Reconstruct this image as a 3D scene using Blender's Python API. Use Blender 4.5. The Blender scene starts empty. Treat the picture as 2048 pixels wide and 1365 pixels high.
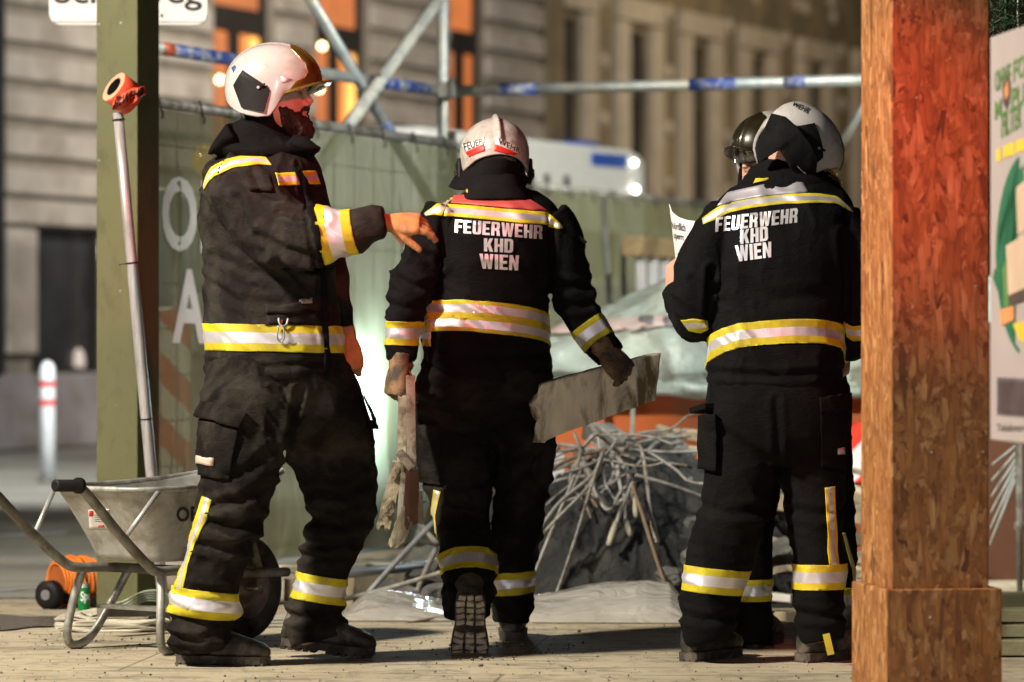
import bpy, bmesh, math, random
import numpy as np
from mathutils import Vector, Matrix
from mathutils.bvhtree import BVHTree

random.seed(7)
scene = bpy.context.scene
COL = scene.collection
R = math.radians

# ------------------------------------------------------------------ camera
F, CX, CY, CH = 7680.0, 1024.0, 682.5, 1.02
cam_d = bpy.data.cameras.new("Camera")
cam = bpy.data.objects.new("Camera", cam_d)
COL.objects.link(cam)
cam.location = (0, 0, CH)
cam.rotation_euler = (R(90), 0, 0)
cam_d.lens = 135.0
cam_d.sensor_width = 36.0
cam_d.clip_start = 0.1
cam_d.clip_end = 400
cam_d.dof.use_dof = True
cam_d.dof.focus_distance = 12.3
cam_d.dof.aperture_fstop = 2.8
scene.camera = cam

# ------------------------------------------------------------------ world, lights, exposure
world = bpy.data.worlds.new("World")
scene.world = world
world.use_nodes = True
wn = world.node_tree
bg = wn.nodes["Background"]
sky = wn.nodes.new("ShaderNodeTexSky")
sky.sky_type = 'NISHITA'
sky.sun_disc = False
sky.sun_elevation = R(-4)
sky.sun_rotation = R(200)
wn.links.new(sky.outputs[0], bg.inputs[0])
bg.inputs[1].default_value = 0.09

def lamp(name, kind, loc, target, energy, color, size=0.1, spot=60, blend=0.5):
    d = bpy.data.lights.new(name, kind)
    d.energy = energy
    d.color = color
    if kind == 'AREA':
        d.size = size
    else:
        d.shadow_soft_size = size
    if kind == 'SPOT':
        d.spot_size = R(spot)
        d.spot_blend = blend
    o = bpy.data.objects.new(name, d)
    COL.objects.link(o)
    o.location = loc
    v = Vector(target) - Vector(loc)
    o.rotation_euler = v.to_track_quat('-Z', 'Y').to_euler()
    return o

lamp("scene_light", 'SPOT', (-6.0, 8.5, 6.2), (-0.2, 13.2, 0.3), 6600, (1.0, 0.90, 0.73), 0.40, 75, 0.6)
lamp("red_beacon_light", 'SPOT', (0.70, 8.0, 3.7), (-0.50, 12.2, 1.70), 600, (1.0, 0.06, 0.06), 0.07, 18.5, 0.8)
lamp("red_beacon_light", 'SPOT', (0.52, 8.6, 2.65), (1.04, 10.5, 1.55), 260, (1.0, 0.045, 0.03), 0.07, 26, 1.0)
lamp("headlight", 'SPOT', (-0.40, -1.0, 1.9), (-0.12, 12.5, 0.95), 640, (0.94, 0.91, 1.0), 0.06, 21.5, 0.5)
lamp("street_light_near", 'SPOT', (3.0, 33.0, 7.5), (-1.0, 44, 3.0), 4500, (1.0, 0.88, 0.72), 0.3, 120, 0.8)
lamp("street_light_far", 'SPOT', (9.0, 46.0, 8.0), (3.5, 55, 3.0), 2500, (1.0, 0.80, 0.52), 0.3, 110, 0.8)
lamp("street_light_left", 'SPOT', (-2.6, 22.0, 6.0), (-4.0, 30, 0.2), 4300, (1.0, 0.97, 0.93), 0.3, 95, 0.9)
lamp("site_light", 'SPOT', (4.8, 15.0, 4.6), (0.75, 18.3, 1.0), 2600, (0.97, 1.0, 0.92), 0.2, 70, 0.8)
lamp("site_light_far", 'SPOT', (5.6, 21.0, 4.8), (0.5, 29.0, 1.8), 4600, (1.0, 0.98, 0.85), 0.2, 75, 0.8)

scene.view_settings.view_transform = 'Standard'
scene.view_settings.look = 'None'
scene.view_settings.exposure = 0
scene.view_settings.gamma = 1
scene.cycles.use_denoising = True
scene.cycles.max_bounces = 8
scene.cycles.sample_clamp_indirect = 4.0
scene.cycles.caustics_reflective = False
scene.cycles.caustics_refractive = False

# ------------------------------------------------------------------ coordinates
CAMP = Vector((0, 0, CH))
def P(px, py, Y):
    return Vector(((px - CX) / F * Y, Y, CH + (CY - py) / F * Y))
def GY(py):
    return F * CH / (py - CY)
def PG(px, py, z=0.0):
    Y = F * (CH - z) / (py - CY)
    return Vector(((px - CX) / F * Y, Y, z))
def toPx(V):
    V = np.asarray(V)
    return np.stack([CX + V[..., 0] / V[..., 1] * F, CY - (V[..., 2] - CH) / V[..., 1] * F], -1)

# ------------------------------------------------------------------ numpy noise
def _hash(ix, iy, iz, seed):
    h = (ix * 374761393 + iy * 668265263 + iz * 2147483647 + seed * 974711) & 0xffffffff
    h = ((h ^ (h >> 13)) * 1274126177) & 0xffffffff
    return ((h ^ (h >> 16)) & 0xffff) / 65535.0
def vnoise(p, seed=0):
    p = np.asarray(p, float)
    i = np.floor(p).astype(np.int64)
    f = p - i
    f = f * f * (3 - 2 * f)
    out = 0
    for dx in (0, 1):
        wx = f[:, 0] if dx else 1 - f[:, 0]
        for dy in (0, 1):
            wy = f[:, 1] if dy else 1 - f[:, 1]
            for dz in (0, 1):
                wz = f[:, 2] if dz else 1 - f[:, 2]
                out = out + wx * wy * wz * _hash(i[:, 0] + dx, i[:, 1] + dy, i[:, 2] + dz, seed)
    return out
def fbm(p, seed=0, octv=3):
    a, s, t = 1.0, 0, 0
    p = np.asarray(p, float)
    for k in range(octv):
        s = s + a * vnoise(p, seed + k); t += a
        a *= 0.5; p = p * 2.03 + 11.7
    return s / t

# ------------------------------------------------------------------ materials
_M = {}
def nodes_of(name):
    m = bpy.data.materials.new(name)
    m.use_nodes = True
    nt = m.node_tree
    return m, nt, nt.nodes["Principled BSDF"]
def ramp(nt, src, stops):
    r = nt.nodes.new("ShaderNodeValToRGB")
    cr = r.color_ramp
    while len(cr.elements) < len(stops):
        cr.elements.new(0.5)
    for e, (p, c) in zip(cr.elements, stops):
        e.position = p
        e.color = (*c, 1) if len(c) == 3 else c
    nt.links.new(src, r.inputs[0])
    return r.outputs[0]
def coords(nt, scale=(1, 1, 1), rot=(0, 0, 0)):
    tc = nt.nodes.new("ShaderNodeTexCoord")
    mp = nt.nodes.new("ShaderNodeMapping")
    mp.inputs["Scale"].default_value = scale
    mp.inputs["Rotation"].default_value = rot
    nt.links.new(tc.outputs["Object"], mp.inputs[0])
    return mp.outputs[0]
def noise(nt, vec, scale, detail=4, rough=0.55, dist=0.0):
    n = nt.nodes.new("ShaderNodeTexNoise")
    n.inputs["Scale"].default_value = scale
    n.inputs["Detail"].default_value = detail
    n.inputs["Roughness"].default_value = rough
    n.inputs["Distortion"].default_value = dist
    nt.links.new(vec, n.inputs["Vector"])
    return n.outputs["Fac"]
def mixc(nt, fac, a, b, blend='MIX'):
    x = nt.nodes.new("ShaderNodeMix")
    x.data_type = 'RGBA'
    x.blend_type = blend
    for sock, v in ((x.inputs[0], fac), (x.inputs[6], a), (x.inputs[7], b)):
        if hasattr(v, "node"):
            nt.links.new(v, sock)
        elif isinstance(v, (tuple, list)):
            sock.default_value = (*v, 1)
        else:
            sock.default_value = v
    return x.outputs[2]
def bump(nt, bs, h, strength=0.3, dist=0.01):
    b = nt.nodes.new("ShaderNodeBump")
    b.inputs["Strength"].default_value = strength
    b.inputs["Distance"].default_value = dist
    nt.links.new(h, b.inputs["Height"])
    nt.links.new(b.outputs[0], bs.inputs["Normal"])
def mat(name, base, rough=0.6, metal=0.0, var=0.25, vscale=8, bmp=0.15, bscale=60, bdist=0.004,
        dirt=None, dirt_amt=0.5, dscale=5, coat=0.0, stretch=(1, 1, 1), spec=0.5, sheen=0.0, wr=0.0):
    if name in _M:
        return _M[name]
    m, nt, bs = nodes_of(name)
    v = coords(nt, stretch)
    n = noise(nt, v, vscale)
    lo = tuple(c * (1 - var) for c in base)
    hi = tuple(min(1, c * (1 + var)) for c in base)
    c = ramp(nt, n, [(0.3, lo), (0.7, hi)])
    if dirt:
        d = noise(nt, v, dscale, 7, 0.65, 0.4)
        th = 0.63 - 0.27 * dirt_amt
        f = ramp(nt, d, [(th - 0.07, (0, 0, 0)), (th + 0.09, (1, 1, 1))])
        c = mixc(nt, f, c, dirt)
    nt.links.new(c, bs.inputs["Base Color"])
    rr = nt.nodes.new("ShaderNodeMapRange")
    rr.inputs[3].default_value = max(0.02, rough - 0.12)
    rr.inputs[4].default_value = min(1, rough + 0.12)
    nt.links.new(noise(nt, v, vscale * 2.3, 5), rr.inputs[0])
    nt.links.new(rr.outputs[0], bs.inputs["Roughness"])
    bs.inputs["Metallic"].default_value = metal
    bs.inputs["Specular IOR Level"].default_value = spec
    bs.inputs["Coat Weight"].default_value = coat
    bs.inputs["Coat Roughness"].default_value = 0.08
    bs.inputs["Sheen Weight"].default_value = sheen
    if bmp:
        if wr:
            h = mixc(nt, 0.22, noise(nt, coords(nt, (1, 1, 1.9), (0.4, 0.5, 0)), 24, 6, 0.62, 1.2), noise(nt, v, bscale * 1.6, 3, 0.6))
            bump(nt, bs, h, wr, 0.012)
        else:
            bump(nt, bs, noise(nt, v, bscale, 5, 0.6), bmp, bdist)
    _M[name] = m
    return m
def emit(name, color, strength):
    m, nt, bs = nodes_of(name)
    v = coords(nt)
    c = ramp(nt, noise(nt, v, 3.0), [(0.3, tuple(x * 0.75 for x in color)), (0.7, color)])
    nt.links.new(c, bs.inputs["Emission Color"])
    bs.inputs["Emission Strength"].default_value = strength
    bs.inputs["Base Color"].default_value = (0.05, 0.05, 0.05, 1)
    return m

def retro(name, col, rough=0.45, diff=0.35):
    """silver tape: microprism film, bright when looked at from where the lamp stands"""
    m, nt, bs = nodes_of(name)
    v = coords(nt)
    c = ramp(nt, noise(nt, v, 9, 4), [(0.3, tuple(x * 0.82 for x in col)), (0.65, col)])
    nt.links.new(c, bs.inputs["Base Color"])
    bs.inputs["Metallic"].default_value = 1 - diff
    bs.inputs["Roughness"].default_value = rough
    bump(nt, bs, noise(nt, v, 16, 3), 0.12, 0.01)
    return m

CLOTH_BLACK = mat("black_fire_cloth", (0.0042, 0.0042, 0.005), 0.82, var=0.3, vscale=5, bmp=0.35, bscale=220, bdist=0.002, spec=0.12, sheen=0.0, wr=0.6)
CLOTH_DUSTY = mat("dusty_fire_cloth", (0.0125, 0.0100, 0.0095), 0.8, var=0.35, vscale=6, bmp=0.35, bscale=220, bdist=0.002, dirt=(0.036, 0.031, 0.027), dirt_amt=0.36, dscale=4.5, spec=0.12, wr=0.6)
TROUSER_DUSTY = mat("dusty_trouser_cloth", (0.0105, 0.0082, 0.0076), 0.85, var=0.35, vscale=6, bmp=0.4, bscale=200, bdist=0.002, dirt=(0.042, 0.036, 0.030), dirt_amt=0.33, dscale=4.0, spec=0.12, wr=0.6)
TROUSER_DUSTY2 = mat("scuffed_trouser_cloth", (0.0070, 0.0062, 0.006), 0.85, var=0.35, vscale=6, bmp=0.4, bscale=200, bdist=0.002, dirt=(0.024, 0.021, 0.018), dirt_amt=0.30, dscale=4.0, spec=0.12, wr=0.6)
TROUSER_BLACK = mat("black_trouser_cloth", (0.0034, 0.0034, 0.0039), 0.85, var=0.35, vscale=6, bmp=0.4, bscale=200, bdist=0.002, dirt=(0.0065, 0.006, 0.006), dirt_amt=0.26, dscale=4.0, spec=0.12, wr=0.6)
KNIT = mat("black_knit", (0.006, 0.006, 0.007), 0.9, var=0.3, vscale=20, bmp=0.4, bscale=150, spec=0.15)
YELLOW = mat("fluorescent_yellow_tape", (0.62, 0.52, 0.015), 0.6, var=0.10, vscale=14, bmp=0.2, bscale=300, bdist=0.001, dirt=(0.42, 0.33, 0.02), dirt_amt=0.3, dscale=7)
SILVER = retro("silver_reflective_tape", (0.86, 0.84, 0.90))
SILVER_DULL = retro("worn_silver_patch", (0.50, 0.48, 0.54), 0.5, 0.5)
RED_LIT_PATCH = retro("red_lit_yoke_patch", (0.80, 0.13, 0.12), 0.55, 0.6)  # silver patch with the red beacon light put into its colour
SKIN = mat("skin", (0.58, 0.33, 0.25), 0.5, var=0.15, vscale=25, bmp=0.2, bscale=120, bdist=0.002)
SKIN.node_tree.nodes["Principled BSDF"].inputs["Subsurface Weight"].default_value = 0.08
GLOVE_ORANGE = mat("orange_work_glove", (0.52, 0.235, 0.08), 0.75, var=0.2, vscale=20, bmp=0.3, bscale=140, dirt=(0.33, 0.16, 0.09), dirt_amt=0.4, dscale=16)
GLOVE_TAN = mat("tan_leather_glove", (0.22, 0.13, 0.065), 0.75, var=0.35, vscale=22, bmp=0.35, bscale=120, dirt=(0.05, 0.04, 0.03), dirt_amt=0.42, dscale=15)
BLACK_PLASTIC = mat("black_plastic", (0.006, 0.0055, 0.0065), 0.6, var=0.3, vscale=20, bmp=0.1, bscale=80, dirt=(0.016, 0.014, 0.014), dirt_amt=0.2, spec=0.25)
HELMET = mat("white_helmet_paint", (0.50, 0.485, 0.48), 0.28, var=0.05, vscale=6, bmp=0.03, bscale=20, coat=0.6, dirt=(0.40, 0.375, 0.35), dirt_amt=0.15, dscale=13)
HELMET_OLD = mat("scuffed_helmet_paint", (0.50, 0.465, 0.44), 0.36, var=0.08, vscale=10, bmp=0.06, bscale=30, coat=0.45, dirt=(0.33, 0.29, 0.26), dirt_amt=0.3, dscale=26)
GOLD = mat("gold_coating", (0.30, 0.20, 0.045), 0.28, metal=0.65, var=0.15, vscale=8, bmp=0.03, bscale=30, coat=0.7)
BOOT = mat("dusty_boot_leather", (0.016, 0.014, 0.013), 0.55, var=0.4, vscale=20, bmp=0.4, bscale=90, dirt=(0.10, 0.085, 0.065), dirt_amt=0.40, dscale=14)
SOLE = mat("boot_rubber", (0.03, 0.027, 0.024), 0.8, var=0.3, vscale=24, bmp=0.4, bscale=90, dirt=(0.11, 0.09, 0.07), dirt_amt=0.4, dscale=18)
SOLE_DUSTY = mat("dusty_sole_rubber", (0.62, 0.54, 0.42), 0.9, var=0.35, vscale=24, bmp=0.5, bscale=70, bdist=0.008, dirt=(0.22, 0.185, 0.14), dirt_amt=0.22, dscale=22)
STEEL = mat("galvanised_steel", (0.50, 0.51, 0.50), 0.48, metal=0.5, var=0.25, vscale=14, bmp=0.12, bscale=60, dirt=(0.20, 0.19, 0.16), dirt_amt=0.38, dscale=8)
STEEL_DULL = mat("dull_grey_steel", (0.27, 0.27, 0.25), 0.6, metal=0.4, var=0.25, vscale=14, bmp=0.2, bscale=50, dirt=(0.13, 0.115, 0.09), dirt_amt=0.45, dscale=6)
SCAF = mat("scaffold_tube_zinc", (0.36, 0.40, 0.42), 0.5, metal=0.5, var=0.3, vscale=9, bmp=0.2, bscale=40, dirt=(0.50, 0.49, 0.42), dirt_amt=0.42, dscale=7)
BLUE_PAINT = mat("blue_tube_paint", (0.03, 0.06, 0.26), 0.5, var=0.3, vscale=12, bmp=0.1, dirt=(0.35, 0.36, 0.36), dirt_amt=0.3, dscale=14)
WHITE = mat("white_print", (0.80, 0.80, 0.80), 0.5, var=0.04, bmp=0)
BLACK_INK = mat("black_print", (0.012, 0.012, 0.014), 0.5, var=0.1, bmp=0)
RED_INK = mat("red_print", (0.72, 0.03, 0.02), 0.45, var=0.1, bmp=0)

# ------------------------------------------------------------------ things and parts
def root_of(o):
    while o.parent:
        o = o.parent
    return o
def tag(o, label=None, cat=None, group=None, kind=None):
    if label: o["label"] = label
    if cat: o["category"] = cat
    if group: o["group"] = group
    if kind: o["kind"] = kind
    return o
def thing(name, loc, label, cat, group=None):
    o = bpy.data.objects.new(name, None)
    COL.objects.link(o)
    o.empty_display_size = 0.2
    o.location = loc
    return tag(o, label, cat, group)
def link(name, me, parent=None, base=None, smooth=True):
    """mesh made in world coordinates -> object standing at its thing's base"""
    o = bpy.data.objects.new(name, me)
    COL.objects.link(o)
    if parent is not None:
        off = root_of(parent).location.copy()
        o.parent = parent
    else:
        if base is None:
            co = np.empty(len(me.vertices) * 3); me.vertices.foreach_get("co", co); co = co.reshape(-1, 3)
            base = Vector(((co[:, 0].min() + co[:, 0].max()) / 2, (co[:, 1].min() + co[:, 1].max()) / 2, co[:, 2].min()))
        off = Vector(base)
        o.location = off
    me.transform(Matrix.Translation(-off))
    if smooth:
        me.polygons.foreach_set("use_smooth", [True] * len(me.polygons))
    return o
def build(name, bm, mats, parent=None, smooth=False, base=None, weld=False):
    if weld:
        bmesh.ops.remove_doubles(bm, verts=bm.verts, dist=1e-5)
    bmesh.ops.recalc_face_normals(bm, faces=bm.faces)
    me = bpy.data.meshes.new(name)
    bm.to_mesh(me); bm.free()
    for m in (mats if isinstance(mats, (list, tuple)) else [mats]):
        me.materials.append(m)
    return link(name, me, parent, base, smooth)
def struct(name, bm, m, smooth=False, kind="structure"):
    return tag(build(name, bm, m, None, smooth, base=(0, 0, 0)), kind=kind)

# ------------------------------------------------------------------ mesh helpers
def box(bm, c, size, rot=None, bev=0.0, mi=0):
    M = Matrix.Translation(Vector(c)) @ (rot.to_4x4() if rot else Matrix.Identity(4)) @ Matrix.Diagonal((*size, 1))
    r = bmesh.ops.create_cube(bm, size=1.0, matrix=M)
    vs = r["verts"]
    fs = set(f for v in vs for f in v.link_faces)
    for f in fs: f.material_index = mi
    if bev:
        es = list(set(e for v in vs for e in v.link_edges))
        rr = bmesh.ops.bevel(bm, geom=es, offset=bev, segments=2, profile=0.5, affect='EDGES')
        for f in rr["faces"]: f.material_index = mi
def obox(bm, a, b, w, h, up=(0, 0, 1), bev=0.0, mi=0):
    """bar from a to b, w wide across, h along up"""
    a, b = Vector(a), Vector(b)
    x = (b - a); L = x.length; x.normalize()
    y = Vector(up).cross(x)
    if y.length < 1e-4: y = Vector((0, 1, 0)).cross(x)
    y.normalize(); z = x.cross(y)
    box(bm, (a + b) / 2, (L, w, h), Matrix((x, y, z)).transposed(), bev, mi)
def smoothline(pts, k=6):
    pts = [Vector(p) for p in pts]
    if len(pts) < 3: return pts
    out = []
    q = [pts[0] * 2 - pts[1]] + pts + [pts[-1] * 2 - pts[-2]]
    for i in range(1, len(q) - 2):
        for j in range(k):
            t = j / k
            a, b, c, d = q[i - 1], q[i], q[i + 1], q[i + 2]
            out.append(0.5 * ((2 * b) + (c - a) * t + (2 * a - 5 * b + 4 * c - d) * t * t + (3 * b - a - 3 * c + d) * t ** 3))
    out.append(pts[-1])
    return out
def tube(bm, pts, r, n=10, mi=0, cap=True, closed=False):
    pts = [Vector(p) for p in pts]
    rs = r if isinstance(r, (list, tuple)) else [r] * len(pts)
    rings = []
    t0 = (pts[1] - pts[0]).normalized()
    u = t0.orthogonal().normalized()
    m = len(pts)
    for i, p in enumerate(pts):
        if closed:
            t = (pts[(i + 1) % m] - pts[i - 1]).normalized()
        else:
            t = (pts[min(i + 1, m - 1)] - pts[max(i - 1, 0)]).normalized()
        u = (u - t * u.dot(t)).normalized()
        w = t.cross(u)
        rings.append([bm.verts.new(p + (u * math.cos(2 * math.pi * k / n) + w * math.sin(2 * math.pi * k / n)) * rs[i]) for k in range(n)])
    for i in range(m if closed else m - 1):
        A, B = rings[i], rings[(i + 1) % m]
        for k in range(n):
            f = bm.faces.new((A[k], A[(k + 1) % n], B[(k + 1) % n], B[k])); f.material_index = mi; f.smooth = True
    if cap and not closed:
        for A in (rings[0], rings[-1]):
            try:
                f = bm.faces.new(A); f.material_index = mi
            except ValueError: pass
def ringloft(bm, rings, n=28, p=2.0, mi=0):
    """rings: (centre, U, V) half-axis vectors; closed at both ends"""
    vr = []
    for c, U, V in rings:
        row = []
        for k in range(n):
            a = 2 * math.pi * k / n
            ca, sa = math.cos(a), math.sin(a)
            ca = math.copysign(abs(ca) ** (2 / p), ca); sa = math.copysign(abs(sa) ** (2 / p), sa)
            row.append(bm.verts.new(c + U * ca + V * sa))
        vr.append(row)
    for A, B in zip(vr, vr[1:]):
        for k in range(n):
            f = bm.faces.new((A[k], A[(k + 1) % n], B[(k + 1) % n], B[k])); f.material_index = mi
    for A in (vr[0], vr[-1]):
        f = bm.faces.new(A); f.material_index = mi
def crom(rows, k=4):
    rows = [np.array(r, float) for r in rows]
    q = [rows[0] * 2 - rows[1]] + rows + [rows[-1] * 2 - rows[-2]]
    out = []
    for i in range(1, len(q) - 2):
        a, b, c, d = q[i - 1:i + 3]
        for j in range(k):
            t = j / k
            out.append(0.5 * (2 * b + (c - a) * t + (2 * a - 5 * b + 4 * c - d) * t * t + (3 * b - a - 3 * c + d) * t ** 3))
    out.append(rows[-1])
    return out
def torso(bm, rows, scale=1.0, p=2.3, shear=0.0):
    """rows: (py, xl, xr, Y, half depth m)"""
    rings = []
    for py, xl, xr, Y, rd in crom(rows):
        c = P((xl + xr) / 2, py, Y)
        rings.append((c, Vector(((xr - xl) / 2 * Y / F * scale, shear, 0)), Vector((0, rd * scale, 0))))
    ringloft(bm, rings, 36, p)
def limb(bm, nodes, scale=1.0, n=22, k=5, p=2.0):
    """nodes: (px, py, Y, half width px, half depth m)"""
    rows = crom(nodes, k)
    pts = [P(r[0], r[1], r[2]) for r in rows]
    rings = []
    for i, r in enumerate(rows):
        t = (pts[min(i + 1, len(pts) - 1)] - pts[max(i - 1, 0)]).normalized()
        W = t.cross(Vector((0, 1, 0)))
        if W.length < 0.25: W = W + Vector((0.25, 0, 0))
        W = (W - t * W.dot(t)).normalized()
        D = t.cross(W)
        rings.append((pts[i], W * (r[3] * r[2] / F * scale), D * (r[4] * scale)))
    ringloft(bm, rings, n, p)
def blob(bm, c, rx, ry, rz, rot=None, seg=20):
    M = Matrix.Translation(Vector(c)) @ (rot.to_4x4() if rot else Matrix.Identity(4)) @ Matrix.Diagonal((rx, ry, rz, 1))
    bmesh.ops.create_uvsphere(bm, u_segments=seg, v_segments=seg // 2 + 2, radius=1.0, matrix=M)

class Surf:
    """arrays + BVH of a finished surface in world coordinates"""
    def __init__(s, V, Fc):
        s.V, s.F = V, Fc
        s.bvh = BVHTree.FromPolygons([Vector(v) for v in V], Fc)
    def hit(s, px, py):
        d = (P(px, py, 10.0) - CAMP).normalized()
        loc, nrm, i, dist = s.bvh.ray_cast(CAMP, d)
        if loc is None:
            c = P(px, py, float(np.median(s.V[:, 1])))
            loc, nrm, i, dist = s.bvh.find_nearest(c)
        if nrm.dot(d) > 0: nrm = -nrm
        return loc, nrm
def plane_surf(a, b, c, d):
    return Surf(np.array([tuple(Vector(v)) for v in (a, b, c, d)]), [(0, 1, 2, 3)])

def mesh_arrays(me):
    V = np.empty(len(me.vertices) * 3); me.vertices.foreach_get("co", V)
    return V.reshape(-1, 3)
def remesh(bm, voxel, smooth=4):
    me = bpy.data.meshes.new("t"); bm.to_mesh(me); bm.free()
    o = bpy.data.objects.new("t", me); COL.objects.link(o)
    m = o.modifiers.new("r", 'REMESH'); m.mode = 'VOXEL'; m.voxel_size = voxel; m.use_smooth_shade = True
    if smooth:
        s = o.modifiers.new("s", 'SMOOTH'); s.factor = 0.5; s.iterations = smooth
    dg = bpy.context.evaluated_depsgraph_get()
    out = bpy.data.meshes.new_from_object(o.evaluated_get(dg))
    bpy.data.objects.remove(o); bpy.data.meshes.remove(me)
    return out
def normals_of(me):
    N = np.empty(len(me.vertices) * 3)
    me.vertex_normals.foreach_get("vector", N)
    return N.reshape(-1, 3)
def folds(V, amp, seed, fx=6.0, fz=13.0, tilt=0.35):
    q = np.stack([V[:, 0] * fx + V[:, 2] * tilt * fx, V[:, 1] * fx, V[:, 2] * fz + V[:, 0] * tilt * fz], -1)
    w = np.stack([vnoise(V * 5, seed + 9), vnoise(V * 5, seed + 10), vnoise(V * 5, seed + 11)], -1)
    n = vnoise(q + w * 1.6, seed)
    r = (1 - np.abs(2 * n - 1)) ** 3.2
    n2 = vnoise(q * 2.1 + w * 2.2, seed + 3)
    r2 = (1 - np.abs(2 * n2 - 1)) ** 3
    big = fbm(V * 3.2, seed + 5, 2)
    return amp * ((r - 0.25) + 0.6 * (r2 - 0.25)) * (0.35 + 1.2 * big) + amp * 0.9 * (big - 0.5)
def plain_surf(bm, voxel, smooth, amp, seed, fx, fz, tilt, creases=None):
    me = remesh(bm, voxel, smooth)
    V = mesh_arrays(me); N = normals_of(me)
    V = V + N * (folds(V, amp, seed, fx, fz, tilt) + crease_disp(V, creases))[:, None]
    s = Surf(V, [tuple(p.vertices) for p in me.polygons])
    bpy.data.meshes.remove(me)
    return s
def crease_disp(V, creases):
    d = np.zeros(len(V))
    if not creases: return d
    q = toPx(V)
    for pts, A, w in creases:
        best = np.full(len(V), 1e9)
        for (x0, y0), (x1, y1) in zip(pts, pts[1:]):
            a = np.array([x0, y0], float); b = np.array([x1, y1], float)
            ab = b - a
            t = np.clip(((q - a) @ ab) / (ab @ ab), 0, 1)
            dd = np.linalg.norm(q - (a + t[:, None] * ab), axis=1)
            best = np.minimum(best, dd)
        d += -A * np.exp(-(best / w) ** 2) + 0.7 * A * np.exp(-((best - 2.0 * w) / w) ** 2)
    return d
def cloth(name, bm, m, parent, voxel=0.008, smooth=5, amp=0.006, seed=1, mask=None, creases=None, fx=6.0, fz=13.0, tilt=0.35):
    me = remesh(bm, voxel, smooth)
    V = mesh_arrays(me); N = normals_of(me)
    d = folds(V, amp, seed, fx, fz, tilt)
    if mask is not None: d = d * mask(V)
    d = d + crease_disp(V, creases)
    V = V + N * d[:, None]
    me.vertices.foreach_set("co", V.ravel()); me.update()
    Fc = [tuple(p.vertices) for p in me.polygons]
    s = Surf(V, Fc)
    me.materials.clear(); me.materials.append(m)
    o = link(name, me, parent)
    o.name = name
    return o, s

def skirt(bm, depth_of):
    """give an open sheet an edge: extrude its border inwards"""
    be = [e for e in bm.edges if e.is_boundary]
    r = bmesh.ops.extrude_edge_only(bm, edges=be)
    for v in [g for g in r["geom"] if isinstance(g, bmesh.types.BMVert)]:
        v.co = v.co + depth_of(v)
def band(src, name, parent, center, normal, cuts, mis, mats, pred=None, off=0.003):
    """strip of tape all round a limb: cuts are offsets along normal, mis material index per interval"""
    center = Vector(center); normal = Vector(normal).normalized()
    V = src.V
    dist = (V - np.array(center)) @ np.array(normal)
    ok = (dist > cuts[0] - 0.03) & (dist < cuts[-1] + 0.03)
    if pred is not None: ok &= pred(V)
    idx = {}
    bm = bmesh.new()
    for f in src.F:
        if all(ok[i] for i in f):
            vs = []
            for i in f:
                if i not in idx: idx[i] = bm.verts.new(V[i])
                vs.append(idx[i])
            try: bm.faces.new(vs)
            except ValueError: pass
    if not bm.faces:
        bm.free(); return None
    bmesh.ops.recalc_face_normals(bm, faces=bm.faces)
    for k, c in enumerate(cuts):
        bmesh.ops.bisect_plane(bm, geom=bm.verts[:] + bm.edges[:] + bm.faces[:], plane_co=center + normal * c, plane_no=normal,
                               clear_inner=(k == 0), clear_outer=(k == len(cuts) - 1))
    bm.normal_update()
    for f in bm.faces:
        d = (f.calc_center_median() - center).dot(normal)
        j = sum(1 for c in cuts[1:-1] if d > c)
        f.material_index = mis[j]
    nn = {v: v.normal.copy() for v in bm.verts}
    for v in bm.verts: v.co += nn[v] * off
    bm.normal_update()
    be = [e for e in bm.edges if e.is_boundary]
    r = bmesh.ops.extrude_edge_only(bm, edges=be)
    for v in [g for g in r["geom"] if isinstance(g, bmesh.types.BMVert)]:
        c = (Vector(v.co) - center)
        v.co -= (c - normal * c.dot(normal)).normalized() * off * 1.4
    me = bpy.data.meshes.new(name); bm.to_mesh(me); bm.free()
    for m in mats: me.materials.append(m)
    return link(name, me, parent)
def lerp_poly(pts, t):
    pts = [np.array(p, float) for p in pts]
    L = [0.0]
    for a, b in zip(pts, pts[1:]): L.append(L[-1] + np.linalg.norm(b - a))
    x = t * L[-1]
    for i in range(len(pts) - 1):
        if x <= L[i + 1] + 1e-9:
            return pts[i] + (pts[i + 1] - pts[i]) * ((x - L[i]) / max(1e-9, L[i + 1] - L[i]))
    return pts[-1]
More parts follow.
